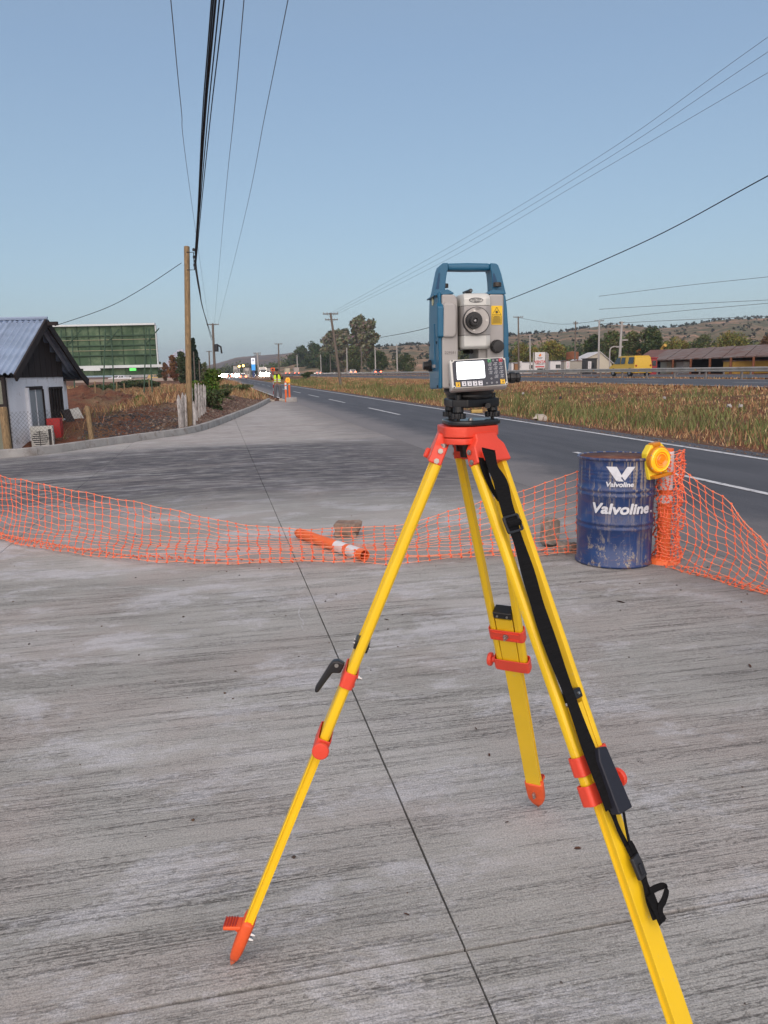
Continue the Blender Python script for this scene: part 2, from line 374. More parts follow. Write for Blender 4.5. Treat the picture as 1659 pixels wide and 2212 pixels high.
GAP = .0026
for i in range(len(lat_lines)-1):
    for j in range(len(al_lines)-1):
        l0, l1, a0, a1 = lat_lines[i]+GAP, lat_lines[i+1]-GAP, al_lines[j]+.0055, al_lines[j+1]-.0055
        left = []; n = 12
        for k in range(n+1):
            a = a0+(a1-a0)*k/n; kl = kerb_l(a)+.07
            if kl < l1-.02: left.append((max(l0, kl), a))
        if len(left) < 2: continue
        aa = left[-1][1]
        right = [(l1, aa), (l1, a0)]
        # slightly ragged joint edges
        poly = left+[right[0]]
        if i == len(lat_lines)-2 or True:
            m_ = 30 if a0 < 8 else 8
            for k in range(1, m_): 
                poly.append((l1-random.random()*.003, aa+(a0-aa)*k/m_))
        poly.append((l1, a0))
        if left[0][0] < l1-.5 and a0 < 8:
            m_ = 30
            for k in range(1, m_): poly.append((l1+(left[0][0]-l1)*k/m_, a0+random.random()*.0035))
        P3 = [W(a, l, 0) for (l, a) in poly]
        mb = MB(); n_ = len(P3)
        mb.add([(p.x, p.y, 0) for p in P3]+[(p.x, p.y, -.05) for p in P3], [tuple(range(n_-1, -1, -1))]+[(q, (q+1) % n_, (q+1) % n_+n_, q+n_) for q in range(n_)])
        mb.build('slab', M_CONC, pav)
# dark filler under the joints
mb = MB(); q = [W(-4, -17, -.035), W(-4, 3.9, -.035), W(43, 3.9, -.035), W(43, -17, -.035)]
M_FILL = mat('joint_filler', (.02, .019, .018), .9)
mb = MB(); q = [W(-4, -17, -.035), W(-4, 3.9, -.035), W(14.5, 3.9, -.035), W(14.5, -9, -.035)]
mb.add(q, [(0, 1, 2, 3)]); tag(mb.build('joint_filler', M_FILL, pav))
q = [W(14.5, -1.5, -.035), W(14.5, 3.9, -.035), W(42.6, 3.9, -.035), W(42.6, 3.2, -.035), W(20, 0, -.035)]
MB().add(q, [(0, 1, 2, 3, 4)]).build('joint_filler', M_FILL, pav)

M_SEAM = mat('lime_seam', (.46, .46, .465), .9, var=.2, scale=30)
def seam(pts, w0):
    mb = MB(); P_ = []
    for i, (x, y) in enumerate(pts):
        g_ = gnd(x, y, .0012); P_.append(g_)
    pp = smooth_path(P_, 6); rnd = random.Random(len(pts)); vs = []
    for i, p_ in enumerate(pp):
        ww = w0*(.3+rnd.random()); jx = rnd.uniform(-1, 1)*w0*1.3; vs += [(p_.x-ww+jx, p_.y, .0012), (p_.x+ww+jx, p_.y, .0012)]
    mb.add(vs, [(2*i, 2*i+1, 2*i+3, 2*i+2) for i in range(len(pp)-1)]); mb.build('lime_seam', M_SEAM, pav)
seam([(641, 1290), (648, 1312), (645, 1325), (655, 1345), (652, 1352), (658, 1362)], .0035)
0 and seam([(845, 1510), (856, 1530), (850, 1548), (866, 1570)], .006)
# ---- asphalt frontage road
def asphalt_mat(name, base, dusty):
    m = bpy.data.materials.new(name); m.use_nodes = True; nt = m.node_tree; N = nt.nodes; L = nt.links; b = N['Principled BSDF']; b.inputs['Roughness'].default_value = .72; b.inputs['Specular IOR Level'].default_value = .45
    tc = N.new('ShaderNodeTexCoord'); mp = N.new('ShaderNodeMapping'); mp.inputs['Rotation'].default_value = (0, 0, AZ); L.new(tc.outputs['Object'], mp.inputs[0])
    m2 = N.new('ShaderNodeMapping'); m2.inputs['Scale'].default_value = (1.3, .16, 1); L.new(mp.outputs[0], m2.inputs[0])
    n = N.new('ShaderNodeTexNoise'); n.inputs['Scale'].default_value = 1.6; n.inputs['Detail'].default_value = 7; n.inputs['Roughness'].default_value = .65; L.new(m2.outputs[0], n.inputs[0])
    r = N.new('ShaderNodeValToRGB'); L.new(n.outputs[0], r.inputs[0]); e = r.color_ramp.elements; e[0].position = .3; e[0].color = (*[c*.75 for c in base], 1); e[1].position = .72; e[1].color = (*[c*1.35 for c in base], 1)
    f = N.new('ShaderNodeTexNoise'); f.inputs['Scale'].default_value = 160; f.inputs['Detail'].default_value = 3; L.new(mp.outputs[0], f.inputs[0])
    fr = N.new('ShaderNodeMapRange'); fr.inputs['From Min'].default_value = .3; fr.inputs['From Max'].default_value = .7; fr.inputs['To Min'].default_value = .6; fr.inputs['To Max'].default_value = 1.4; L.new(f.outputs[0], fr.inputs[0])
    mx = N.new('ShaderNodeMix'); mx.data_type = 'RGBA'; mx.blend_type = 'MULTIPLY'; mx.inputs[0].default_value = 1; L.new(r.outputs[0], mx.inputs[6]); L.new(fr.outputs[0], mx.inputs[7]); out = mx.outputs[2]
    if dusty:   # pale dust tracked from the concrete over the road edge
        sp = N.new('ShaderNodeSeparateXYZ'); L.new(mp.outputs[0], sp.inputs[0])
        a1 = N.new('ShaderNodeMapRange'); a1.interpolation_type = 'SMOOTHSTEP'; a1.inputs['From Min'].default_value = 3.8; a1.inputs['From Max'].default_value = 6.4; a1.inputs['To Min'].default_value = 1; a1.inputs['To Max'].default_value = 0; L.new(sp.outputs[0], a1.inputs[0])
        d = N.new('ShaderNodeTexNoise'); d.inputs['Scale'].default_value = 1.1; d.inputs['Detail'].default_value = 8; d.inputs['Roughness'].default_value = .7; L.new(mp.outputs[0], d.inputs[0])
        dm = N.new('ShaderNodeMath'); dm.operation = 'ADD'; L.new(a1.outputs[0], dm.inputs[0]); L.new(d.outputs[0], dm.inputs[1])
        dr = N.new('ShaderNodeMapRange'); dr.interpolation_type = 'SMOOTHSTEP'; dr.inputs['From Min'].default_value = .85; dr.inputs['From Max'].default_value = 1.5; dr.inputs['To Max'].default_value = .72; L.new(dm.outputs[0], dr.inputs[0])
        mz = N.new('ShaderNodeMix'); mz.data_type = 'RGBA'; L.new(dr.outputs[0], mz.inputs[0]); L.new(out, mz.inputs[6]); mz.inputs[7].default_value = (.24, .22, .212, 1); out = mz.outputs[2]
    L.new(out, b.inputs['Base Color'])
    bp = N.new('ShaderNodeBump'); bp.inputs['Strength'].default_value = .5; bp.inputs['Distance'].default_value = .004; L.new(f.outputs[0], bp.inputs['Height']); L.new(bp.outputs[0], b.inputs['Normal'])
    return m
def strip(name, l0, l1, z, m, a0=-30, a1=1500, parent=None, label=None, kind=None, n=1):
    mb = MB()
    for k in range(n):
        x0, x1 = a0+(a1-a0)*k/n, a0+(a1-a0)*(k+1)/n
        mb.add([W(x0, l0, z), W(x0, l1, z), W(x1, l1, z), W(x1, l0, z)], [(0, 1, 2, 3)])
    o = mb.build(name, m, parent)
    if kind: tag(o, label, kind=kind)
    return o
M_ASPH = asphalt_mat('asphalt', (.072, .072, .080), True)
rd = strip('road', 3.86, 8.98, -.004, M_ASPH, label='dark two lane asphalt frontage road running to the horizon', kind='structure')
M_PAINT = mat('road_paint', (.62, .62, .62), .6, var=.25, scale=20, dirt=((.12, .12, .13), .42, 9))
def mark(l, wd, a0, a1, z=.002): 
    mb = MB().add([W(a0, l-wd/2, z), W(a0, l+wd/2, z), W(a1, l+wd/2, z), W(a1, l-wd/2, z)], [(0, 1, 2, 3)]); return mb
for s_, e_ in [(-20, 60), (60, 200), (200, 1500)]: mark(8.42, .13, s_, e_).build('edge_line', M_PAINT, rd)
mark(3.75+.0, .13, 44.5, 1400, .004).build('edge_line', M_PAINT, rd)
mark(6.2, .11, -2, 12.7).build('lane_dash', M_PAINT, rd)
for a in (26.5-.5, 37.6, 47.5, 58, 69, 80, 91, 102, 113, 124, 135, 146): mark(6.14, .11, a, a+5.6).build('lane_dash', M_PAINT, rd)

# ---- far highway
M_ASPH2 = asphalt_mat('highway_asphalt', (.066, .066, .074), False)
hw = strip('highway', 23.2, 34.6, .452, M_ASPH2, a0=-60, a1=1600, label='raised asphalt highway beyond the grassy verge', kind='structure')
strip('carriageway', 38.0, 48.6, .452, M_ASPH2, a0=-60, a1=1600, parent=hw)
for l in (23.9, 33.6, 39.0, 47.8): 
    mark(l, .18, -60, 1500, .458).build('edge_line', M_PAINT, hw)
for a in range(10, 300, 12): mark(28.6, .18, a, a+5, .458).build('lane_dash', M_PAINT, hw)
# ---- kerb stones
M_KERB = mat('kerb_concrete', (.33, .32, .305), .9, var=.2, scale=3, bump=.4, bscale=40, dirt=((.20, .17, .15), .40, 4))
kerb = thing('kerb', 'pale precast concrete kerb curving round the junction', None, kind='structure')
L_acc = 0; dens = smooth_path([(x, y, 0) for x, y in KP], 40); cur = 0; seglen = 1.0; cut = [dens[0]]; stones = []
for i in range(1, len(dens)):
    L_acc += (dens[i]-dens[i-1]).length; cut.append(dens[i])
    if L_acc >= seglen: stones.append(cut); cut = [dens[i]]; L_acc = 0
stones.append(cut)
for st in stones:
    if len(st) < 2: continue
    mb = MB(); pro = [(0, -.05), (.022, .145), (.035, .155), (.15, .155), (.16, .145), (.16, -.05)]; n = len(pro); k = len(st); vs = []; fs = []
    jit = random.uniform(-.006, .006)
    for i, p in enumerate(st):
        t = (st[min(i+1, k-1)]-st[max(i-1, 0)]).normalized(); nn = Vector((-t.y, t.x, 0)); pp = p.copy()
        if i == 0: pp = p+t*.007
        if i == k-1: pp = p-t*.007
        for (d, z) in pro: vs.append(pp+nn*(d+jit)+Vector((0, 0, z)))
    for i in range(k-1):
        for q in range(n): fs.append((i*n+q, (i+1)*n+q, (i+1)*n+(q+1) % n, i*n+(q+1) % n))
    fs += [tuple(range(n)), tuple((k-1)*n+q for q in range(n-1, -1, -1))]
    mb.add(vs, fs).build('kerb_stone', M_KERB, kerb)
# shadowy dark bedding where the kerb ends at the surveyor
# ---- hills
def hill(name, label, crest, dist, near, depth, m, seed, kind='structure'):
    xs = [c[0] for c in crest]; ys = [c[1] for c in crest]; n = 180; rows = 26; V = []
    for i in range(n+1):
        x = xs[0]+(xs[-1]-xs[0])*i/n; y = np.interp(x, xs, ys); top = at(x, y, dist); 
        dx, dy = top.x, top.y; hh = top.z
        for j in range(rows+1):
            t = j/rows; k = near+(1-near)*t; base = hh*(t**.85)*(1+.18*fbm(x/60, t*4, 1.0, seed)*(1-t)*2)
            rid = .10*hh*abs(fbm(x/35, t*2.0, 1.0, seed+5))*math.sin(t*PI)
            V.append((dx*k, dy*k, base-rid+(0 if t > 0 else -3)+ (fbm(x/9, 1, 1, seed)*hh*.02 if t > .9 else 0)))
        V.append((dx*(1+depth), dy*(1+depth), hh*.5)); V.append((dx*(1+depth*2), dy*(1+depth*2), -5))
    r = rows+3; I = np.arange((n+1)*r).reshape(n+1, r); F = np.stack([I[:-1, :-1], I[1:, :-1], I[1:, 1:], I[:-1, 1:]], -1).reshape(-1, 4)
    o = npmesh(name, np.array(V), F, m, smooth=True); return tag(o, label, kind=kind), V
def hill_mat(name, c1, c2, c3, sc):
    m = bpy.data.materials.new(name); m.use_nodes = True; nt = m.node_tree; N = nt.nodes; L = nt.links; b = N['Principled BSDF']; b.inputs['Roughness'].default_value = 1; b.inputs['Specular IOR Level'].default_value = .05
    tc = N.new('ShaderNodeTexCoord')
    n1 = N.new('ShaderNodeTexNoise'); n1.inputs['Scale'].default_value = sc; n1.inputs['Detail'].default_value = 7; n1.inputs['Roughness'].default_value = .62; L.new(tc.outputs['Object'], n1.inputs[0])
    r = N.new('ShaderNodeValToRGB'); L.new(n1.outputs[0], r.inputs[0]); e = r.color_ramp.elements; e[0].position = .42; e[0].color = (*c1, 1); e[1].position = .64; e[1].color = (*c3, 1); x = e.new(.53); x.color = (*c2, 1)
    v = N.new('ShaderNodeTexVoronoi'); v.inputs['Scale'].default_value = sc*4.5; L.new(tc.outputs['Object'], v.inputs[0])
    vr = N.new('ShaderNodeMapRange'); vr.inputs['From Min'].default_value = .25; vr.inputs['From Max'].default_value = .5; vr.inputs['To Min'].default_value = .75; vr.inputs['To Max'].default_value = 0; L.new(v.outputs[0], vr.inputs[0])
    mx = N.new('ShaderNodeMix'); mx.data_type = 'RGBA'; L.new(vr.outputs[0], mx.inputs[0]); L.new(r.outputs[0], mx.inputs[6]); mx.inputs[7].default_value = (*c1, 1)
    L.new(mx.outputs[2], b.inputs['Base Color']); return m
M_HILL = hill_mat('hill_scrub', (.12, .115, .07), (.24, .17, .11), (.42, .26, .18), .03)
M_HILL2 = hill_mat('far_hill_scrub', (.13, .115, .105), (.17, .13, .11), (.27, .18, .14), .012)
crR = [(560, 795), (640, 775), (760, 758), (832, 748), (960, 741), (1100, 725), (1166, 719.5), (1220, 716), (1293, 705), (1329, 701), (1365, 703), (1420, 710), (1474, 705), (1510, 698), (1565, 690), (1601, 688.7), (1659, 687), (1800, 690), (2050, 715), (2400, 760)]
hR, VR = hill('hill', 'brown scrubby ridge with dark pines along its crest', crR, 900, .45, .3, M_HILL, 3)
crL = [(340, 806), (400, 800), (468, 785), (512, 772), (556, 768), (615, 764), (635, 761), (700, 758), (780, 765), (900, 772)]
hL, VL = hill('distant_hill', 'low grey brown ridge far beyond the traffic', crL, 1700, .5, .3, M_HILL2, 8)

# ---- foliage
M_LEAF = mat('foliage', (.06, .08, .03), .85, var=.25, scale=1.2, spec=.2, attr=True)
M_BARK = mat('bark', (.10, .08, .06), .95, var=.3, scale=4)
def leaf_cloud(centers, radii, nper, size, cols, squash=1.0, droop=0.0):
    """random leaf-clump quads in ellipsoid clusters"""
    V = []; T = []
    for c, r, n in zip(centers, radii, nper):
        d = rng.normal(size=(n, 3)); d /= np.linalg.norm(d, axis=1)[:, None]; rad = rng.random(n)**.45
        p = np.array(c)+d*rad[:, None]*np.array([r, r, r*squash]); 
        if droop: p[:, 2] -= droop*rng.random(n)**2
        u = rng.normal(size=(n, 3)); u /= np.linalg.norm(u, axis=1)[:, None]; t = rng.normal(size=(n, 3)); 
        if droop: u = u*np.array([.4, .4, 1])
        v = np.cross(u, t); v /= np.linalg.norm(v, axis=1)[:, None]+1e-9
        s = size*(.6+.8*rng.random(n))[:, None]
        q = np.stack([p-u*s, p+v*s*.55, p+u*s, p-v*s*.55], 1); V.append(q.reshape(-1, 3))
        cc = np.array(cols)[rng.integers(0, len(cols))]; b = (.75+.5*rng.random(n))[:, None]
        cl = np.clip(cc[None]*b*(1+.15*rng.normal(size=(n, 3))), .005, 1); T.append(np.repeat(cl, 4, 0))
    V = np.concatenate(V); T = np.concatenate(T); F = np.arange(len(V)).reshape(-1, 4); return V, F, T
GREENS = {'dark': [(.045, .066, .028), (.06, .08, .034), (.08, .10, .042)], 'willow': [(.20, .18, .05), (.17, .175, .05), (.24, .20, .06)], 'olive': [(.11, .125, .055), (.14, .145, .065), (.09, .11, .045)],
          'eucalypt': [(.17, .165, .11), (.14, .14, .085), (.20, .19, .12)], 'pine': [(.018, .034, .018), (.03, .048, .022)], 'autumn': [(.17, .07, .03), (.12, .065, .03), (.20, .10, .04)], 'bright': [(.10, .16, .03), (.07, .12, .025)]}
def tree(label, base, h, wd, kind, n=2600, sz=None, shape='round', group=None, name='tree', trunk_frac=.25, gaps=.0):
    t = thing(name, label, 'tree', base, 0, group)
    mb = MB(); lean = random.uniform(-.03, .03)*h
    mb.tube([(0, 0, -.3), (lean*.3, 0, h*.3), (lean, 0, h*.8)], [h*.028, h*.02, h*.006], 6)
    cs = []; rs = []; k = 34 if shape != 'tall' else 60; n = int(n*1.7)
    for i in range(k):
        if shape == 'cone':
            z = trunk_frac*h*.4+(h*.96-trunk_frac*h*.4)*(i+.5)/k; R = wd/2*(1-z/h)*1.05+.03*wd; a = random.random()*6.28; rr = R*.4; c = (math.cos(a)*rr, math.sin(a)*rr, z); r = max(R*.75, wd*.07)
        elif shape == 'tall':
            a = random.random()*6.28; z = h*(trunk_frac+(1-trunk_frac)*random.random()**.8*.93); env = math.sin(min(1, (z/h-trunk_frac*.6)/(1-trunk_frac*.6))**.75*PI*.86+.15); rr = wd/2*max(.15, env)*random.uniform(.2, .95); c = (math.cos(a)*rr, math.sin(a)*rr, z); r = wd*random.uniform(.10, .22)
        else:
            a = random.random()*6.28; u = random.random(); z = h*(trunk_frac+(.86-trunk_frac)*u); env = math.sqrt(max(.08, 1-(2*u-.85)**2*.8)); rr = wd/2*env*random.uniform(.15, .8); c = (math.cos(a)*rr, math.sin(a)*rr, z); r = wd*random.uniform(.14, .24)
        cs.append(c); rs.append(r)
        if i % 2 == 0: mb.tube([(lean*.3, 0, min(h*.25, c[2]*.7)), (c[0]*.6, c[1]*.6, c[2]*.85), c], [h*.011, h*.007, h*.003], 4)
    mb.build('trunk', M_BARK, t, world=False)
    sz = sz or h*.028
    V, F, T = leaf_cloud(cs, rs, [int(n/k)]*k, sz, GREENS[kind], .85 if shape != 'willow' else 1.0, droop=h*.35 if shape == 'willow' else 0)
    V[:, 2] = np.maximum(V[:, 2], .02)
    npmesh('crown', V, F, M_LEAF, t, T); return t
def ztree(label, x, ytop, ybase_z, l, wpx, kind, **k):
    p = hit_l(x, l); dep = (p-CP).dot(Fv); top = at(x, ytop, dep).z; p.z = ybase_z
    return tree(label, p, top-ybase_z, wpx/FPX*dep, kind, **k)
# trees beyond the highway, centre group (grey-green eucalypts and dark poplars)
G_C = 'trees standing beyond the highway'
for (lab, x, yt, l, wpx, kind, shp, n) in [
    ('dark low tree at the left end of the row, beside the highway', 640, 762, 58, 26, 'dark', 'round', 1500),
    ('dark rounded tree behind the highway, left of the leaning pole', 664, 741, 60, 40, 'dark', 'round', 3000),
    ('dense dark green tree standing next to the leaning pole', 690, 736, 60, 48, 'dark', 'round', 4000),
    ('short dark bush-like tree under the eucalypts', 716, 758, 57, 46, 'dark', 'round', 3000),
    ('broad grey-green eucalypt behind the leaning utility pole', 728, 709, 62, 58, 'eucalypt', 'round', 5200),
    ('tall eucalypt in the middle of the group', 750, 696, 62, 50, 'eucalypt', 'round', 5200),
    ('tallest airy eucalypt with a thin forked top', 783, 681, 60, 54, 'eucalypt', 'tall', 4600),
    ('slim open eucalypt at the right edge of the group', 806, 686, 60, 46, 'eucalypt', 'tall', 2600),
    ('olive green tree low in front of the tallest eucalypt', 775, 748, 57, 56, 'olive', 'round', 3600),
    ('dark shrubby tree at the right foot of the eucalypts', 822, 752, 58, 50, 'dark', 'round', 3000),
    ('dark tree partly hidden by the surveying instrument', 880, 762, 62, 60, 'dark', 'round', 3000)]:
    ztree(lab, x, yt, .3, l, wpx, kind, shape=shp, n=n, group=G_C, trunk_frac=.12 if shp == 'round' else .16)
# right side trees
G_R = 'trees behind the roadside yards'
for (lab, x, yt, l, wpx, kind, n) in [
    ('yellow-green willow right behind the instrument', 1122, 738, 88, 52, 'willow', 3800),
    ('small drooping willow left of the pellet sign', 1150, 745, 90, 30, 'willow', 2200),
    ('wide yellowish willow above the pellet sign', 1188, 735, 88, 76, 'willow', 5000),
    ('small dark shrub tree between the sign and the rusty tank', 1210, 768, 72, 22, 'dark', 1300),
    ('dark green tree left of the concrete pole', 1272, 716, 90, 50, 'dark', 3600),
    ('broad green tree behind the white gabled shed', 1312, 711, 90, 66, 'olive', 4600),
    ('tall bushy green tree with dense top behind the yellow van', 1352, 710, 88, 56, 'olive', 4600),
    ('large rounded green tree at the end of the shed roof', 1392, 702, 90, 70, 'dark', 5400),
    ('small rust coloured tree in front of the green trees', 1367, 748, 76, 16, 'autumn', 700),
    ('pale willow over the left part of the long roof', 1445, 728, 120, 70, 'willow', 4200),
    ('olive round tree behind the long roof', 1500, 722, 125, 66, 'olive', 4200),
    ('wide willow behind the middle of the long roof', 1560, 719, 125, 90, 'willow', 5000),
    ('reddish brown tree at the right edge behind the roof', 1642, 722, 125, 80, 'autumn', 4200)]:
    ztree(lab, x, yt, .3, l, wpx, kind, n=n, group=G_R, trunk_frac=.1, shape='willow' if False else 'round')
# left side trees
def ptree(label, x, yt, dep, zb, wpx, kind, **k):
    p = at(x, 815, dep); p.z = zb; top = at(x, yt, dep).z
    return tree(label, p, top-zb, wpx/FPX*dep, kind, **k)
G_L = 'trees beside the left end of the field'
ptree('tall dark conifer behind the wooden pole', 421, 729, 150, -.3, 42, 'pine', n=5000, shape='cone', trunk_frac=.02, group=G_L)
ptree('rust brown tree left of the wooden pole', 377, 762, 190, 0, 30, 'autumn', n=2500, group=G_L, trunk_frac=.05)
ptree('rust brown shrub tree at the corner of the billboard', 357, 778, 200, 0, 22, 'autumn', n=1500, group=G_L, trunk_frac=.05)
ptree('dark green tree just left of the wooden pole', 395, 752, 155, -.2, 34, 'dark', n=3500, group=G_L, trunk_frac=.05)
ptree('small dark tree beyond the right side of the billboard', 346, 774, 230, 0, 16, 'dark', n=1000, group=G_L, trunk_frac=.05)
ptree('small round tree right of the dark conifer', 444, 778, 140, 0, 26, 'olive', n=1500, group=G_L, trunk_frac=.05)
# far wooded belt under the far hill (one mass)
cs, rs, ns = [], [], []
for x in np.arange(480, 760, 3.2):
    p = at(x, 800, 620); hgt = (6+6*random.random())*(1+.9*sstep(560, 700, x)); p.z = hgt*.45; cs.append(tuple(p)); rs.append(hgt*.62); ns.append(90)
for x in np.arange(1000, 1700, 3.5):
    p = at(x, 790, 330); hgt = 7.5+5.5*random.random(); p.z = hgt*.45; cs.append(tuple(p)); rs.append(hgt*.6); ns.append(90)
Vv, Ff, Tt = leaf_cloud(cs, rs, ns, .9, GREENS['dark']+GREENS['olive'], .9)
tag(npmesh('tree_belt', Vv, Ff, M_LEAF, None, Tt), 'dark belt of far woodland at the foot of the hills', kind='stuff')
# scrub and pines on the ridge
cs, rs, ns = [], [], []
def onhill(Vh, i, j): return Vh[i*29+j]
for _ in range(900):
    i = random.randrange(20, 181); j = min(26, int(26*random.random()**.9)); q = onhill(VR, i, j); r = random.uniform(.8, 2.2); cs.append((q[0]+random.uniform(-6, 6), q[1]+random.uniform(-6, 6), q[2]+r*.3)); rs.append(r); ns.append(14)
for _ in range(420):
    fi = 20+random.random()*159; i = int(fi); q0_, q1_ = onhill(VR, i, 26), onhill(VR, i+1, 26); q = tuple(u+(v-u)*(fi-i) for u, v in zip(q0_, q1_))
    if fbm(fi/5, 3, 1, 11) < .0 and random.random() < .8: continue
    r = random.uniform(.6, 2.0)
    for k in range(2): cs.append((q[0]+random.uniform(-3, 3), q[1], q[2]+r*.3+k*r*.8)); rs.append(r*(1.3-.4*k)); ns.append(14)
Vv, Ff, Tt = leaf_cloud(cs, rs, ns, 1.1, [(.03, .036, .02), (.04, .045, .028), (.05, .045, .03)], .9)
tag(npmesh('ridge_scrub', Vv, Ff, M_LEAF, None, Tt), 'dark scrub and pines dotted over the brown ridge', kind='stuff')

# ---------------- grass (stuff)
M_GRASS = mat('grass_blades', (.2, .15, .06), .9, var=.2, scale=1.5, spec=.15, attr=True)
def blades(P, hgt, wid, cols, bend=.55, name='grass', label=''):
    n = len(P); a = rng.random(n)*2*PI; hgt = hgt*(.5+rng.random(n)); wd = wid*(.7+.6*rng.random(n)); side = np.stack([np.cos(a), np.sin(a), np.zeros(n)], 1)
    b = rng.random(n)*2*PI; bd = np.stack([np.cos(b), np.sin(b), np.zeros(n)], 1)*(bend*hgt*(.3+rng.random(n)))[:, None]
    up = np.array([0, 0, 1.0])
    v0 = P-side*wd[:, None]/2; v1 = P+side*wd[:, None]/2; m = P+up*(hgt*.55)[:, None]+bd*.35; v2 = m+side*wd[:, None]*.4; v3 = m-side*wd[:, None]*.4; v4 = P+up*hgt[:, None]*.95+bd
    V = np.stack([v0, v1, v2, v3, v4], 1).reshape(-1, 3); i = np.arange(n)*5
    F = np.concatenate([np.stack([i, i+1, i+2], 1), np.stack([i, i+2, i+3], 1), np.stack([i+3, i+2, i+4], 1)])
    T = np.repeat(cols, 5, 0)
    tag(npmesh(name, V, F, M_GRASS, None, T), label, kind='stuff')
def hgrid(a, l): return terrain(a, l)
STRAW = np.array([(.44, .28, .14), (.37, .21, .105), (.50, .36, .20), (.30, .155, .085), (.24, .12, .07)]); GREENB = np.array([(.12, .15, .05), (.17, .19, .07), (.21, .21, .09)])
P, C_, H_ = [], [], []
for _ in range(130000):
    a = 6+ (random.random()**1.9)*150; l = 9.15+(random.random()**.9)*13.9
    dens_ = fbm(a, l, .5, 21); gm = fbm(a*.6, l, .22, 31)+.30-.10*abs(l-12.6)
    if dens_ < -.25 and random.random() < .6: continue
    if l < 10.2 and random.random() < .75*(10.2-l)/1.05: continue
    z = terrain(a, l); p = W(a, l, z-.02); P.append(p[:]); isg = random.random() < max(.03, min(.7, .19+gm*.95))
    c = GREENB[random.randrange(3)] if isg else STRAW[random.randrange(5)]
    C_.append(c*(.7+.6*random.random())); H_.append((.30 if isg else .19)*(1.0 if l < 15 else .62)*(.7+1.2*max(0, dens_))*(1+.7*max(0, gm))*(.35+.65*min(1, (l-9)/1.6))*(1 if a < 60 else 1.2))
P = np.array(P); H_ = np.array(H_); dist = np.linalg.norm(P[:, :2], axis=1)
blades(P, H_, .011+.00055*dist, np.array(C_), name='verge_grass', label='tall dry and green grass covering the bank beside the road')
# left: dry grass verge past the kerb end and around the berm, field weeds
P, C_, H_ = [], [], []
for _ in range(60000):
    r = random.random()
    if r < .55: a = 26+random.random()**1.3*130; l = 3.35-(random.random()**.8)*9
    else: a = 22+random.random()**1.2*150; l = -2.5-(random.random()**.9)*30
    d = kerbside(a, l)
    if d < .35: continue
    if a < 44 and d < 3.2 : continue
    if a < 84 and l < -4.5 : continue
    dn = fbm(a, l, .4, 44)
    if dn < -.1 and random.random() < .7: continue
    z = terrain(a, l); P.append(W(a, l, z-.02)[:]); isg = random.random() < .12+.3*max(0, fbm(a, l, .3, 50))
    c = GREENB[random.randrange(3)] if isg else STRAW[random.randrange(5)]; C_.append(c*(.7+.6*random.random())); H_.append((.30+.35*max(0, dn))*(1 if l > -2 else .9))
P = np.array(P); H_ = np.array(H_); dist = np.linalg.norm(P[:, :2], axis=1)
blades(P, H_, .012+.0005*dist, np.array(C_), name='field_grass', label='dry straw coloured grass along the left verge and field')
# grass in the median beyond, under the guardrail
P, C_ = [], []
for _ in range(14000):
    a = 15+random.random()**1.4*220; l = 34.9+random.random()*2.9 if random.random() < .6 else 22.6+random.random()*.7
    P.append(W(a, l, .36)[:]); C_.append(STRAW[random.randrange(5)]*(.7+.6*random.random()))
blades(np.array(P), np.full(len(P), .16), .05, np.array(C_), name='median_grass', label='short dry grass strip under the highway guardrail')
# bushes
def bush(label, base, w_, h_, kind, n=2500, sz=.06, name='bush', cat='bush', group=None):
    t = thing(name, label, cat, base, 0, group); cs, rs = [], []
    mb = MB()
    for i in range(14):
        a = random.random()*6.28; r = random.random()**.6*w_*.36; z = h_*random.uniform(.15, .78); cs.append((r*math.cos(a), r*math.sin(a), z)); rs.append(w_*random.uniform(.13, .24)); mb.tube([(0, 0, -.05), (cs[-1][0]*.6, cs[-1][1]*.6, z*.6), cs[-1]], [.02, .012, .005], 4)
    mb.build('stem', M_BARK, t, world=False)
    V, F, T = leaf_cloud(cs, rs, [n//14]*14, sz, GREENS[kind], h_/w_*1.0); V[:, 2] = np.maximum(V[:, 2], .0); npmesh('foliage', V, F, M_LEAF, t, T); return t
def pbase(x, dep, zb): p = at(x, 850, dep); p.z = zb; return p
bush('dark green bush behind the white stakes', pbase(446, 30, -.1), 1.5, 1.25, 'dark', 5000, .05)
bush('bright green leafy bush rising above the white stakes', pbase(447, 33, .1), 1.5, 1.75, 'bright', 4200, .06)
bush('low green bush at the far end of the gravel heap', pbase(470, 38, .0), 1.6, .9, 'dark', 2500, .05)
bush('olive green shrub on the verge beyond the heap', pbase(505, 60, .0), 3, .75, 'olive', 2500, .08)
bush('broad leaved weed in the middle of the field', pbase(312, 42, -.62), 1.6, 1.2, 'bright', 900, .12, 'weed', 'weed')
bush('small dark green shrub on the roadside beyond the lanes', W(150, 17, .3), 3, 1.4, 'dark', 1500, .12)
bush('green hedge-like shrub at the far edge of the field', pbase(300, 120, -.4), 9, 1.4, 'dark', 2500, .2)
bush('low green shrub left of the field hedge', pbase(225, 110, -.5), 6, 1.2, 'dark', 2500, .2)
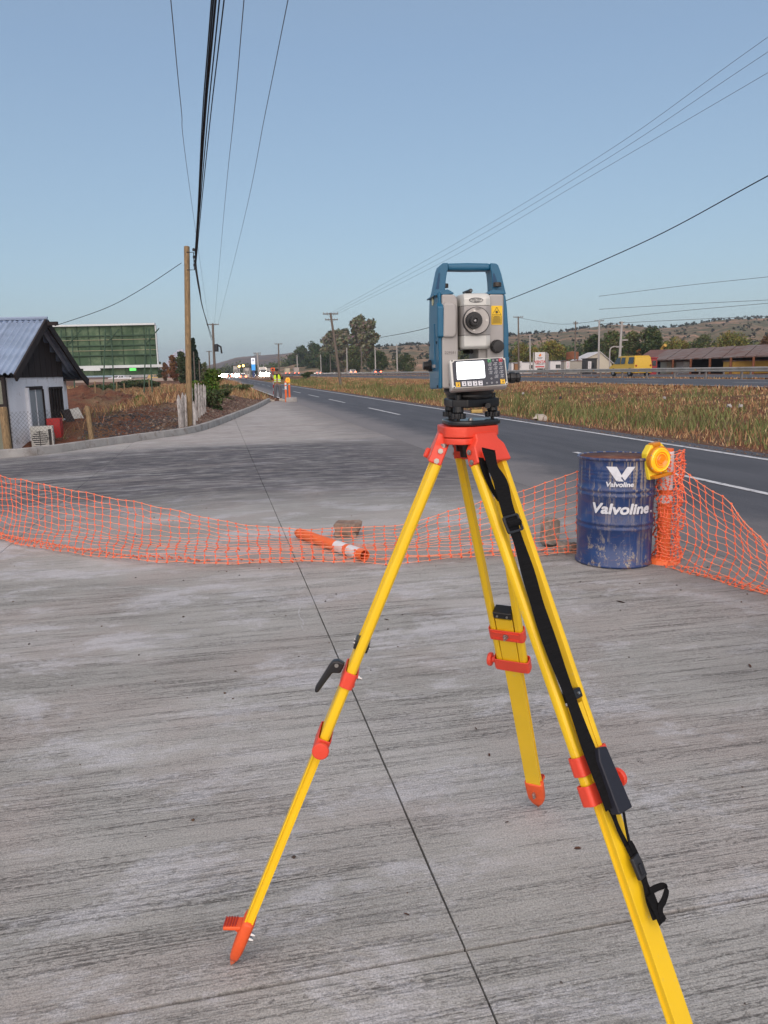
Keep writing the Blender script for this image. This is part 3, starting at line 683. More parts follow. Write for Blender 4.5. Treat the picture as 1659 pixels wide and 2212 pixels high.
# stones of the gravel heap (stuff) and stray litter on the concrete (stuff)
M_STONE = mat('field_stone', (.16, .125, .105), .9, var=.4, scale=3, attr=True)
def stones_mesh(P, S, cols, name, label, parent=None):
    base = np.array([(1,0,0),(-1,0,0),(0,1,0),(0,-1,0),(0,0,1),(0,0,-1)], float); fb = np.array([(0,2,4),(2,1,4),(1,3,4),(3,0,4),(2,0,5),(1,2,5),(3,1,5),(0,3,5)])
    n = len(P); V = base[None]*(S[:, None, None]*(.5+.7*rng.random((n, 6, 1))))*np.array([1, 1, .65]); th = rng.random(n)*6.28; c, s = np.cos(th), np.sin(th); x = V[:, :, 0]*c[:, None]-V[:, :, 1]*s[:, None]; y = V[:, :, 0]*s[:, None]+V[:, :, 1]*c[:, None]; V = np.stack([x, y, V[:, :, 2]], 2)+P[:, None]
    F = (fb[None]+(np.arange(n)*6)[:, None, None]).reshape(-1, 3); o = npmesh(name, V.reshape(-1, 3), F, M_STONE, parent, np.repeat(cols, 6, 0)); return tag(o, label, kind='stuff')
P, S, Cc = [], [], []
SC_ = np.array([(.16, .10, .075), (.12, .075, .06), (.19, .14, .11), (.10, .055, .045), (.22, .17, .13)])
for _ in range(60000):
    if len(P) > 13000: break
    a = 19+random.random()*26; l = -8+random.random()*11; d = kerbside(a, l)
    if not (.16 < d < 4.0): continue
    if random.random() > math.exp(-abs(d-1.3)/1.6): continue
    z = terrain(a, l); P.append(W(a, l, z)[:]); S.append(random.choice((.02, .03, .03, .045, .07))*random.uniform(.6, 1.3)); Cc.append(SC_[random.randrange(5)]*random.uniform(.6, 1.2))
stones_mesh(np.array(P), np.array(S), np.array(Cc), 'gravel_heap', 'heap of brown gravel and clods behind the kerb')
P, S, Cc = [], [], []
for _ in range(7000):
    a = 16+random.random()*50; l = -4-random.random()*30; d = kerbside(a, l)
    if d < .4: continue
    z = terrain(a, l)
    if z < -.45 and random.random() < .6: continue
    P.append(W(a, l, z)[:]); S.append(random.choice((.03, .05, .09, .14))*random.uniform(.5, 1.3)); Cc.append(np.array([(.14, .07, .045), (.10, .05, .035), (.19, .12, .08)])[random.randrange(3)]*random.uniform(.7, 1.3))
stones_mesh(np.array(P), np.array(S), np.array(Cc), 'earth_clods', 'reddish clods scattered over the dug field')
P, S, Cc = [], [], []
for _ in range(420):
    a = .8+random.random()**1.4*11; l = -4+random.random()*7.6
    if kerbside(a, l) > -.2 and a > 12: continue
    P.append(W(a, l, .002)[:]); S.append(random.choice((.003, .004, .006, .009))); Cc.append(np.array([(.06, .04, .03), (.12, .07, .04), (.10, .09, .085)])[random.randrange(3)])
for _ in range(1500):
    a = 9+random.random()**1.4*40; l = 8.62+random.random()**2*.9; P.append(W(a, l, terrain(a, l) if l > 8.98 else 0)[:]); S.append(random.choice((.01, .015, .03, .02))); Cc.append(SC_[random.randrange(5)])
stones_mesh(np.array(P), np.array(S), np.array(Cc), 'grit', 'crumbs of dirt and grit lying on the pavement')
P, S, Cc = [], [], []
for _ in range(16000):
    if len(P) > 7000: break
    a = 16.5+random.random()*9; l = -6.5+random.random()*5.5; d = kerbside(a, l)
    if not (.25 < d < 3.6) or fbm(a, l, .5, 61) < -.12: continue
    P.append(W(a, l, terrain(a, l))[:]); S.append(random.choice((.02, .03, .04))*random.uniform(.7, 1.4)); Cc.append(np.array([(.05, .05, .055), (.075, .075, .08), (.035, .033, .035)])[random.randrange(3)])
stones_mesh(np.array(P), np.array(S), np.array(Cc), 'dark_gravel', 'dark grey gravel strip behind the chain link fence')
# individual dry leaves on the concrete
M_DRY = mat('dry_leaf', (.085, .035, .02), .8, var=.4, scale=40)
def leaf(x, y, s, label):
    p = gnd(x, y, .004); t = random.random()*6.28; mb = MB(); c, sn = math.cos(t), math.sin(t)
    pts = [(-1, 0, .0), (-.5, .32, .25), (.3, .38, .35), (1, 0, .15), (.35, -.3, .1), (-.45, -.3, .05), (0, 0, -.0)]
    mb.add([(p.x+(a*c-b*sn)*s, p.y+(a*sn+b*c)*s, .003+h*s) for a, b, h in pts], [(6, 0, 1), (6, 1, 2), (6, 2, 3), (6, 3, 4), (6, 4, 5), (6, 5, 0)])
    vs = list(mb.v); mb.add([v-Vector((0, 0, .0012)) for v in vs], [(6, 1, 0), (6, 2, 1), (6, 3, 2), (6, 4, 3), (6, 5, 4), (6, 0, 5)])
    tag(mb.build('dry_leaf', M_DRY), label, 'leaf', group='dry leaves fallen on the concrete')
for (x, y, s, lb) in [(1340, 1300, .03, 'curled reddish brown leaf lying in front of the blue drum'), (835, 1338, .018, 'orange brown leaf scrap right of the left tripod leg top'), (1620, 1438, .02, 'brown leaf near the right edge of the concrete'), (1297, 1287, .012, 'small dark leaf left of the curled leaf before the drum'),
                      (878, 1974, .010, 'dark crumpled leaf low between the tripod legs'), (1248, 1832, .012, 'brown leaf just left of the near tripod leg'), (1028, 1573, .010, 'tiny leaf midway between the left and rear tripod legs'), (1057, 1630, .012, 'dark narrow leaf left of the rear tripod foot'), (1210, 1338, .012, 'small leaf beside the rear rail of the tripod'), (1095, 1775, .009, 'small brown leaf just left below the rear tripod foot'), (560, 1228, .014, 'dark leaf lying just in front of the orange netting')]:
    leaf(x, y, s, lb)

# ================================================================ BACKGROUND OBJECTS
M_WOOD = mat('weathered_pole_wood', (.13, .105, .085), .9, var=.25, scale=3, stretch=(6, 6, .6))
M_CPOLE = mat('concrete_pole', (.34, .32, .30), .85, var=.1)
M_PWOOD = mat('treated_pine', (.25, .17, .085), .8, var=.3, scale=5, stretch=(7, 7, .5), bump=.3, dirt=((.10, .065, .035), .42, 6))
M_DARKMETAL = mat('dark_metal', (.03, .03, .032), .5, .3)
M_INS = mat('insulator', (.25, .2, .18), .4)
def utility_pole(label, top, base, r0, r1, arms=(), m=None, extras=None, group='utility poles along the roads', name='utility_pole'):
    t = thing(name, label, 'pole', base, 0, group); top, base = Vector(top), Vector(base); 
    MB().tube([base-Vector((0, 0, .4)), base.lerp(top, .5), top], [r0, (r0+r1)/2, r1], 10).build('shaft', m or M_WOOD, t, smooth=False)
    ax = (top-base).normalized()
    for (dz, half, th, yaw) in arms:
        c = top-ax*dz; d = Vector((math.cos(yaw), math.sin(yaw), 0)); mb = MB(); mb.ribbon([c-d*half, c+d*half], Vector((0, 0, 1)), th, th*.8); 
        mb.build('crossarm', M_WOOD, t)
        for k in (-.92, -.45, .45, .92):
            ins = MB(); q = c+d*half*k; ins.lathe([(0, 0), (th*.18, 0), (th*.2, th*.6), (th*.42, th*.7), (th*.4, th*1.1), (th*.2, th*1.2), (0, th*1.3)], 8, c=q+Vector((0, 0, th*.5))); ins.build('insulator', M_INS, t)
        b = MB(); 
        for sgn in (-1, 1): b.tube([c+d*half*.5*sgn, c-ax*half*.55], th*.12, 4)
        b.build('brace', M_DARKMETAL, t)
    return t
RY = -AZ   # crossarm direction across the road
def pole_px(label, xt, yt, xb, yb, dep, w0, w1, arms=(), m=None, zb=None, **k):
    top = at(xt, yt, dep); base = at(xb, yb, dep); s = FPX/dep
    return utility_pole(label, top, base, w0/s/2, w1/s/2, [(a[0]/s, a[1]/s, a[2]/s, RY+(a[3] if len(a) > 3 else 0)) for a in arms], m, **k)
# big wooden pole at the kerb
t = pole_px('thick pale wooden pole at the kerb, left of centre', 403.5, 533, 408.5, 932, 21.9, 13, 12, m=M_PWOOD)
top = at(403.5, 560, 21.9)
mb = MB()
for dz in (.22, .02, -.2): mb.lathe([(.0, 0), (.035, 0), (.04, .06), (.02, .08), (0, .08)], 8, c=at(415, 560, 21.85)+Vector((.06, 0, dz)))
mb.tube([at(403, 545, 21.7), at(418, 545, 21.7), at(420, 583, 21.7), at(404, 583, 21.7)], .014, 5)
mb.build('cable_bracket', M_DARKMETAL, t)
pole_px('dark wooden pole with one crossarm and a transformer, left of the road', 459.5, 699, 465, 826, 130, 6, 4.5, arms=[(2, 13, 1.6)])
mb = MB(); c = at(463, 752, 130); mb.lathe([(0, 0), (.35, 0), (.38, .3), (.38, 1.1), (.2, 1.25), (0, 1.25)], 12, c=(c.x+.4, c.y-.3, c.z-.6)); mb.tube([c+Vector((.4, 0, .6)), c+Vector((1.1, 0, .2)), c+Vector((1.2, 0, -.9))], .16, 6)
tag(mb.build('transformer', M_DARKMETAL), 'dark drum transformer hung on the crossarm pole left of the road', 'transformer')
pole_px('smaller wooden pole behind the transformer pole', 451.5, 758, 454, 822, 230, 3.4, 2.6, arms=[(1.5, 6, 1)])
pole_px('thin wooden pole left of the transformer pole', 418, 760, 421, 822, 110, 3, 2.4)
pole_px('short thin pole left of the road in the distance', 430, 778, 432, 824, 140, 2.6, 2.2)
pole_px('slim wooden pole standing right of the surveyor', 601.5, 742, 603.5, 826, 150, 3.6, 2.6, arms=[(1, 8.3, 1.2)])
pole_px('pale concrete pole with two crossarms beside the truck traffic', 555.5, 762, 559.5, 812, 260, 4, 3, arms=[(1, 8, 1.2), (5, 7, 1.2)], m=M_CPOLE)
pole_px('dark leaning pole with two crossarms in the grassy verge', 713.8, 676, 737.3, 834, 82, 6.5, 4.5, arms=[(2.2, 16.5, 2.3, -.05), (15, 14, 2.0, -.05)])
for (x, yt, yb, w_, lab) in [(641.5, 768, 806, 2.6, 'leftmost concrete lamp-less pole before the dark trees'), (692.5, 766, 803, 2.4, 'concrete pole between the dark trees and the leaning pole'), (713, 765, 802, 2.0, 'thin pole just left of the leaning pole'),
                         (749, 751, 805, 3, 'concrete pole right of the leaning pole'), (780, 750, 803, 2.8, 'dark pole in front of the tallest eucalypt'), (810, 750, 803, 3, 'concrete pole right of the tallest eucalypt'), (857, 744, 803, 3.2, 'concrete pole in the open between trees and instrument')]:
    p = hit_l(x, 50.5); dep = (p-CP).dot(Fv); pole_px(lab, x, yt, x+1.3, yb, dep, w_, w_*.75, m=M_CPOLE if 'concrete' in lab else None)
for (x, yt, yb, w_, m_, arms, lab) in [(1119.5, 684, 799, 4, None, [(1, 11.5, 1.5)], 'brown pole with one crossarm just right of the instrument'), (1144.5, 723, 797, 3.6, M_CPOLE, (), 'bare pale concrete pole left of the pellet sign'),
                         (1243.5, 694, 772, 3.4, None, [(3, 6, 1.0), (6, 5, 1.0)], 'brown pole by the rusty tank'), (1294.5, 692, 795, 4.6, M_CPOLE, [(1, 11, 1.5)], 'grey pole with crossarm in front of the gabled shed'), (1341.5, 695, 772, 6, M_CPOLE, [(2, 6, 1.3)], 'stout white concrete pole beside the yellow van')]:
    p = hit_l(x, 52); dep = (p-CP).dot(Fv); pole_px(lab, x+(2 if 'stout' in lab else 0), yt, x+(-3 if 'stout' in lab else (1.3 if x < 1200 else -1.5)), yb, dep, w_, w_*.75, arms, m=m_)
# street lamps beside the stout pole
p = hit_l(1320, 52.5); dep = (p-CP).dot(Fv)
t = thing('street_lamp', 'small bent street lamp left of the stout white pole', 'street lamp', p)
MB().tube(smooth_path([at(1317, 798, dep), at(1317, 764, dep), at(1319, 753, dep), at(1326, 749, dep), at(1336, 749, dep)], 4), .09, 6).build('lamp_arm', M_CPOLE, t)
MB().box(at(1338, 749, dep), (.9, .35, .2)).build('lamp_head', M_CPOLE, t)
t = thing('street_lamp', 'tiny lamp head on a short arm at the top of the stout white pole', 'street lamp', at(1343, 736, dep))
MB().tube([at(1342, 737, dep-.5), at(1348, 735, dep-.5)], .06, 5).build('lamp_arm', M_CPOLE, t); MB().box(at(1350, 734.5, dep-.5), (.7, .3, .18)).build('lamp_head', M_CPOLE, t)

# wires
M_WIRE = mat('cable_black', (.012, .012, .014), .7, var=0); M_WIRE2 = mat('wire_grey', (.13, .14, .155), .6, var=0)
def wire(label, pts, rad, sag=0.0, m=None, group=None, ext=None):
    P3 = [at(*p) for p in pts]
    if ext:                     # carry on past the frame along the first span
        d = (P3[0]-P3[1]).normalized(); P3 = [P3[0]+d*ext]+P3
    pp = smooth_path(P3, 10) if len(P3) > 2 else [P3[0].lerp(P3[1], k/16) for k in range(17)]
    if sag:
        n = len(pp)-1; pp = [q-Vector((0, 0, sag*4*(i/n)*(1-i/n))) for i, q in enumerate(pp)]
    rr = rad
    tag(MB().tube(pp, rr, 5).build('overhead_wire', m or M_WIRE), label, 'wire', group=group)
gb = 'black cable bundle from the kerb pole'
for k, (x0, x1, x2, xe, rr, lb) in enumerate([(457, 437.5, 427.5, 421, .011, 'leftmost black cable of the bundle over the kerb pole'), (461, 440.5, 428.5, 421.5, .013, 'second black cable of the bundle'), (466, 443.5, 430, 422, .016, 'thick middle black cable of the bundle'), (474, 449, 432, 422.5, .011, 'fourth black cable of the bundle'), (484, 455, 434.5, 423, .010, 'rightmost black cable of the bundle over the kerb pole')]):
    wire(lb, [(x0, 0, 10.2), (x1, 250, 14.2), (x2, 450, 19.0), (xe, 548+k*7, 21.8)], rr, group=gb, ext=14)
for k, (rr, lb) in enumerate([(.03, 'upper black cable running on from the kerb pole to the next one'), (.035, 'lower black cable running on from the kerb pole to the next one')]):
    wire(lb, [(422+k, 562+k*16, 21.9), (429.5+k, 622, 34), (441, 676, 66), (457+k*3, 735, 129)], rr, group=gb)
wire('thin wire far left reaching the kerb pole', [(369, 0, 14), (391, 230, 21), (413, 430, 42), (450, 690, 129)], .010, m=M_WIRE2, ext=15)
wire('thin wire right of the cable bundle', [(527, 0, 14.5), (505, 250, 23), (482, 480, 48), (463, 700, 129)], .010, m=M_WIRE2, ext=15)
wire('thin wire sloping from the top centre down to the crossarm pole', [(622, 0, 15.5), (574, 240, 24), (521, 500, 52), (471, 700, 129)], .010, m=M_WIRE2, ext=15)
wire('thin service wire from the kerb pole down to the white house', [(392, 568, 21.8), (310, 622, 22), (230, 665, 22.2), (118, 704, 22.5)], .009, m=M_WIRE)
for k, (y0, lb) in enumerate([(80, 'highest thin wire crossing the sky on the right'), (112, 'second thin wire crossing the sky on the right'), (157, 'third thin wire crossing the sky on the right')]):
    wire(lb, [(1659, y0, 25), (1290, 333+k*12+y0*.1, 36), (960, 540+k*12, 55), (705+k*9, 681, 82)], .008, m=M_WIRE2, group='three thin wires on the right', ext=20)
wire('black cable sloping down behind the instrument to the right', [(1659, 380, 32), (1380, 528, 42), (1097, 648, 58), (925, 708, 75), (822, 729, 95)], .028, m=M_WIRE, ext=10)
for (y0, y1, lb) in [(598, 640, 'upper thin wire low over the hill at the right'), (648, 668, 'middle wire low over the hill between poles'), (655, 690, 'lower wire low over the hill between poles'), (683, 700, 'lowest wire just above the ridge')]:
    wire(lb, [(1659, y0, 90), (1480, y0*.55+y1*.45, 97), (1294, y1, 105)], .03, m=M_WIRE2, group='wires low over the ridge', ext=20)
for (x0, x1, lb) in [(1294, 1119, 'wire between the shed pole and the pole by the instrument')]: wire(lb, [(x0, 693, 112), ((x0+x1)/2, 700, 130), (x1, 686, 148)], .03, m=M_WIRE2)

# guardrail
M_RAIL = mat('galvanised_steel', (.40, .38, .35), .5, .35, var=.2, scale=1.5, dirt=((.25, .17, .12), .36, 1.0)); M_POST = mat('rail_post', (.20, .18, .165), .7, .2); M_REFL = mat('amber_reflector', (.7, .35, .05), .4, var=0)
def guardrail(label, l, top, a0, a1, step):
    t = thing('guardrail', label, 'guardrail', W(a0, l, .45))
    prof = [(.0, top), (.05, top-.03), (.05, top-.10), (-.03, top-.155), (.05, top-.21), (.05, top-.28), (0, top-.31), (-.02, top-.31), (-.02, top)]
    a = a0
    while a < a1:
        st = step*2; mb = MB(); n = len(prof); p0 = [W(a, l-d, z) for d, z in prof]; p1 = [W(min(a+st-.02, a1), l-d, z) for d, z in prof]
        mb.add(p0+p1, [(q, (q+1) % n, (q+1) % n+n, q+n) for q in range(n)]+[tuple(range(n-1, -1, -1)), tuple(range(n, 2*n))]); mb.build('rail_beam', M_RAIL, t)
        a += st
    pm = None; rm = None; a = a0+1
    while a < a1:
        c = W(a, l+.12, 0)
        if pm is None:
            b = MB(); b.box((0, 0, (top-.35+.4)/2+.0), (.12, .14, top-.03-.3)); o = b.build('post', M_POST, t, world=False); pm = o
        else: o = pm.copy(); COL.objects.link(o); o.parent = t
        o.location = Vector((c.x, c.y, 0))-t.location; o.rotation_euler = (0, 0, RY)
        a += step
    a = a0+2
    while a < min(a1, 170):
        c = W(a, l-.07, top-.155)
        if rm is None: b = MB(); b.box((0, 0, 0), (.02, .1, .12)); o = b.build('reflector', M_REFL, t, world=False); rm = o
        else: o = rm.copy(); COL.objects.link(o); o.parent = t
        o.location = c-t.location; o.rotation_euler = (0, 0, RY); a += 8
    return t
guardrail('long galvanised guardrail on the near side of the highway median', 35.0, 1.25, 18, 560, 4)
guardrail('second guardrail along the far side of the highway', 49.4, 1.16, 20, 420, 4)

# vehicles
M_GLASS = mat('car_glass', (.02, .025, .03), .12, var=0, spec=.8); M_TYRE = mat('tyre', (.015, .015, .015), .85, var=0); M_RIM = mat('rim', (.3, .3, .31), .4, .6, var=0)
M_TAIL = mat('tail_light', (.4, .02, .01), .3, var=0, emit=(1, .12, .05), estr=6); M_TAILOFF = mat('tail_lens', (.30, .015, .01), .3, var=0); M_HEAD = mat('head_light', (.8, .8, .75), .2, var=0, emit=(1, .93, .80), estr=60)
def vehicle(name, label, cat, pos, yaw, L, Wd, H, col, kind='sedan', tail=None, head=None, lamp_r=.12, group=None):
    """forward = +x local"""
    t = thing(name, label, cat, pos, yaw, group); pm = mat('paint_%.2f_%.2f_%.2f' % col, col, .35, .0, var=.04, spec=.6)
    def sec(poly, wb, wt):  # side outline -> body with tumblehome
        mb = MB(); n = len(poly); zmx = max(p[1] for p in poly); zb = .55*H if kind != 'van' else .5*H
        def hw(z): return wb/2 if z <= zb else wb/2+(wt-wb)/2*(z-zb)/(zmx-zb)
        vs = [(x, -hw(z), z) for x, z in poly]+[(x, hw(z), z) for x, z in poly]
        mb.add(vs, [tuple(range(n)), tuple(range(2*n-1, n-1, -1))]+[(i, i+n, (i+1) % n+n, (i+1) % n) for i in range(n)]); return mb
    h = L/2; b = .16*H
    if kind == 'van': poly = [(-h, b), (h-.1, b), (h, .33*H), (h-.05, .48*H), (h-.75, .60*H), (h-1.55, .95*H), (h-2.0, H), (-h+.35, H), (-h+.08, .90*H), (-h, .5*H)]
    elif kind == 'suv': poly = [(-h, b), (h-.1, b), (h, .35*H), (h-.1, .55*H), (h-1.15, .62*H), (h-1.75, .96*H), (h-2.1, H), (-h+.4, H), (-h+.12, .6*H), (-h, .5*H)]
    elif kind == 'pickup': poly = [(-h, b+.1), (h-.1, b+.1), (h, .4*H), (h-.1, .55*H), (h-1.2, .6*H), (h-1.75, .97*H), (h-2.0, H), (-h+1.9, H), (-h+1.7, .62*H), (-h, .62*H)]
    else: poly = [(-h, b), (h-.1, b), (h, .36*H), (h-.1, .5*H), (h-1.2, .62*H), (h-1.95, .97*H), (h-2.3, H), (-h+1.1, H), (-h+.45, .66*H), (-h, .6*H)]
    sec(poly, Wd, Wd*.82).build('body', pm, t, world=False, bevel=.05)
    zc = H*.62; z1 = H*.93
    def hw(z): return Wd/2+(Wd*.82-Wd)/2*(z-.55*H)/(.45*H)+.012
    if kind == 'van': wins = [(h-1.65, h-1.2, h-2.05, h-1.65)] and [(h-2.15, h-1.0), (h-3.1, h-2.3), (-h+.25, -h+1.25)]
    elif kind == 'pickup': wins = [(-h+1.95, -h+2.7), (-h+2.8, h-1.6)]
    else: wins = [(-h+.9, -h+1.75), (-h+1.85, h-1.7)]
    for sgn in (-1, 1):
        for (xa, xb) in wins:
            sl = .42 if xb > h-1.9 else 0
            MB().add([(xa, sgn*hw(zc), zc), (xb, sgn*hw(zc), zc), (xb-sl, sgn*hw(z1), z1), (xa+.05, sgn*hw(z1), z1), (xa, sgn*(hw(zc)-.03), zc), (xb, sgn*(hw(zc)-.03), zc), (xb-sl, sgn*(hw(z1)-.03), z1), (xa+.05, sgn*(hw(z1)-.03), z1)], [(0, 1, 2, 3), (7, 6, 5, 4), (0, 4, 5, 1), (1, 5, 6, 2), (2, 6, 7, 3), (3, 7, 4, 0)]).build('window', M_GLASS, t, world=False)
    xr = -h-.01; MB().add([(xr+.04, -Wd*.38, zc), (xr+.04, Wd*.38, zc), (xr+.14+(.35 if kind == 'sedan' else 0), Wd*.34, z1), (xr+.14+(.35 if kind == 'sedan' else 0), -Wd*.34, z1)], [(0, 1, 2, 3)]).build('rear_window', M_GLASS, t, world=False)
    for sx in (-h+.85, h-.9):
        for sgn in (-1, 1):
            r = .19*H+.03
            o = MB().lathe([(r*.6, -.11), (r, -.10), (r, .10), (r*.6, .11)], 16, c=(sx, sgn*(Wd/2-.08), r), axis='y').build('wheel', M_TYRE, t, world=False, smooth=False)
            MB().lathe([(0, -.012), (r*.58, -.012), (r*.58, .012), (0, .012)], 12, c=(sx, sgn*(Wd/2+.025), r), axis='y').build('rim', M_RIM, o, world=False)
    for sgn in (-1, 1):
        MB().lathe([(0, -.03), (lamp_r if tail else .09, -.03), (lamp_r if tail else .09, .02), (0, .02)], 12, c=(-h-.02, sgn*Wd*.40, H*.52), axis='x').build('tail_light', M_TAIL if tail else M_TAILOFF, t, world=False)
        MB().lathe([(0, -.02), (lamp_r if head else .1, -.02), (lamp_r if head else .1, .03), (0, .03)], 12, c=(h, sgn*Wd*.36, H*.42), axis='x').build('headlight', M_HEAD if head else M_RIM, t, world=False)
    return t
YR = PI/2-AZ          # yaw of local +x pointing along the road, away from the camera
def on_l(x, l, z): p = hit_l(x, l); p.z = z; return p
GV = 'cars driving on the highway'
vehicle('car', 'grey hatchback with lit tail lights, leftmost of three on the highway', 'car', on_l(698, 43, .45), YR, 4.4, 1.8, 1.5, (.35, .36, .38), 'suv', tail=True, lamp_r=.2, group=GV)
vehicle('car', 'silver car with lit tail lights below the eucalypts', 'car', on_l(769, 43, .45), YR, 4.6, 1.85, 1.6, (.55, .54, .53), 'suv', tail=True, lamp_r=.24, group=GV)
vehicle('car', 'dark sedan with lit tail lights, nearest the instrument', 'car', on_l(820, 43, .45), YR, 4.6, 1.8, 1.45, (.03, .035, .05), 'sedan', tail=True, lamp_r=.24, group=GV)
vehicle('van', 'yellow minivan driving along the highway behind the guardrail', 'van', on_l(1350, 41, .45), YR, 5.0, 1.95, 2.0, (.62, .38, .02), 'van', group=GV)
GT = 'oncoming cars with dazzling headlights'
for (x, l, lab, col, lr) in [(588, 29, 'car with dazzling headlights right behind the surveyor', (.3, .3, .3), .8), (577, 26, 'bright car left of the one behind the surveyor', (.2, .2, .22), .5), (541, 28, 'first bright car left of the station totem', (.5, .5, .5), .5), (531, 25.5, 'second bright car left of the station totem', (.1, .1, .1), .55), (521, 28, 'third bright car in the far queue', (.4, .1, .1), .5), (511, 25.5, 'fourth bright car in the far queue', (.4, .4, .4), .6), (498, 28, 'fifth bright car in the far queue', (.2, .2, .3), .7), (487, 26, 'last bright car on the horizon', (.3, .3, .3), .8)]:
    p = hit_l(x, l) ; s_ = min(1, 330/(p.length)); p = Vector((p.x*s_, p.y*s_, .3)); vehicle('car', lab, 'car', p, YR+PI, 4.5, 1.85, 1.5, col, 'suv', head=True, lamp_r=lr, group=GT)  # lamp discs oversized to stand in for the glare round the headlights
p = gnd(500.5, 812.5); p.z = 0; vehicle('car', 'small car with red tail lights far down the frontage road', 'car', W(215, 7.3, 0), YR, 4.3, 1.8, 1.5, (.25, .2, .2), 'suv', tail=True, lamp_r=.25)
vehicle('car', 'distant car with red light at the left edge of the road', 'car', W(290, 5.0, 0), YR, 4.3, 1.8, 1.5, (.1, .1, .1), 'suv', tail=True, lamp_r=.3)
def truck(label, pos, yaw, Lb, Wb, Hb, col, tail=True, head=False, lr=.22):
    t = thing('truck', label, 'truck', pos, yaw); pm = mat('truckbox_%.2f_%.2f' % col[:2], col, .6, var=.15, scale=1.5)
    MB().box((0, 0, 1.0+Hb/2), (Lb, Wb, Hb)).build('cargo_box', pm, t, world=False, bevel=.06)
    MB().box((Lb/2+1.2, 0, 1.5), (2.0, Wb*.95, 2.2), taper=.88).build('cab', mat('cab_paint', (.5, .5, .5), .4), t, world=False, bevel=.1)
    MB().box((Lb/2+2.16, 0, 2.0), (.1, Wb*.8, .8)).build('windscreen', M_GLASS, t, world=False)
    for sx in (-Lb/2+1, -Lb/2+2.2, Lb/2+1.2):
        for sgn in (-1, 1): MB().lathe([(.25, -.15), (.5, -.14), (.5, .14), (.25, .15)], 14, c=(sx, sgn*(Wb/2-.16), .5), axis='y').build('wheel', M_TYRE, t, world=False)
    for sgn in (-1, 1):
        MB().lathe([(0, -.03), (lr, -.03), (lr, .02), (0, .02)], 12, c=(-Lb/2-.03, sgn*Wb*.42, .9), axis='x').build('tail_light', M_TAIL if tail else M_TAILOFF, t, world=False)
        if head: MB().lathe([(0, -.02), (lr, -.02), (lr, .03), (0, .03)], 12, c=(Lb/2+2.25, sgn*Wb*.38, .9), axis='x').build('headlight', M_HEAD, t, world=False)
    return t
truck('pale box truck with two red tail lights beyond the surveyor', on_l(652, 43, .45), YR, 7, 2.5, 2.7, (.42, .36, .32))
truck('cream box truck with glaring rear lights left of the other truck', on_l(633, 43, .45)*.9, YR, 7, 2.5, 2.5, (.5, .45, .32))
truck('white lorry with blazing headlights behind the surveyor', Vector((on_l(582, 30, .3).x*.55, on_l(582, 30, .3).y*.55, .3)), YR+PI, 6, 2.5, 2.4, (.6, .55, .5), tail=False, head=True, lr=.6)  # lamp discs enlarged here too, glare built into their size
# left far road: pickup and others behind the billboard legs
def far_left(name, lab, x, dep, col, kind, L=5.2, yaw=0.1): 
    p = at(x, 815, dep); p.z = .02; return vehicle(name, lab, 'pickup' if kind == 'pickup' else 'car', p, yaw, L, 1.85, 1.75, col, kind, group='vehicles parked across the field')
far_left('pickup_truck', 'white pickup seen between the billboard legs', 264, 240, (.62, .63, .66), 'pickup', yaw=PI)
far_left('car', 'white estate behind the white pickup', 252, 252, (.5, .5, .52), 'suv', yaw=PI)
far_left('car', 'yellowish car right of the billboard foot', 338, 240, (.45, .30, .08), 'suv')
far_left('car', 'dark red lit car right of the billboard', 352, 245, (.25, .08, .06), 'suv')
p = at(305, 815, 245); p.z = 0
truck('grey container truck parked beyond the billboard', p, 0, 10, 2.5, 1.9, (.33, .34, .34), tail=False)
# low wall / barrier across the far field
M_BAR = mat('far_barrier', (.33, .28, .24), .9); a_ = at(160, 815, 225); b_ = at(470, 815, 225)
mb = MB(); mb.ribbon([Vector((a_.x, a_.y, .28)), Vector((b_.x, b_.y, .28))], Vector((0, 0, 1)), 1.0, .3); tag(mb.build('barrier_wall', M_BAR), 'long low pale barrier across the far side of the field', 'wall')

# totem sign and lit things in the distance
M_LITWHITE = mat('lit_white_panel', (.7, .72, .74), .4, var=0, emit=(.9, .95, 1), estr=.35); M_LITBLUE = mat('lit_blue_panel', (.02, .18, .50), .4, var=0, emit=(.05, .35, .8), estr=.4); M_NAVY = mat('navy_panel', (.02, .04, .15), .4, var=0)
p = at(548.5, 812, 300); p.z = 0; t = thing('station_totem', 'tall white and blue petrol station totem with round emblem', 'sign', p)
tw = 7.6/FPX*300; z0 = at(548, 800, 300).z; z1 = at(548, 773.5, 300).z; zm = at(548, 787, 300).z
MB().box((p.x, p.y, (z0+zm)/2), (tw, .8, zm-z0)).build('lower_panel', M_LITBLUE, t); MB().box((p.x, p.y, (z1+zm)/2), (tw, .8, z1-zm)).build('upper_panel', M_LITWHITE, t); MB().box((p.x, p.y, z0/2), (tw*.7, .5, max(.2, z0))).build('base', M_NAVY, t)
MB().lathe([(0, -.06), (tw*.30, -.06), (tw*.30, .0), (0, 0)], 16, c=(p.x, p.y-.42, at(548, 778.5, 300).z), axis='y').build('emblem', M_NAVY, t); MB().lathe([(0, -.05), (tw*.14, -.05), (tw*.14, 0), (0, 0)], 12, c=(p.x, p.y-.5, at(548, 778.5, 300).z), axis='y').build('emblem_star', M_LITWHITE, t)
M_AMB = mat('amber_lamp_lit', (.8, .4, .05), .4, var=0, emit=(1, .55, .12), estr=5)
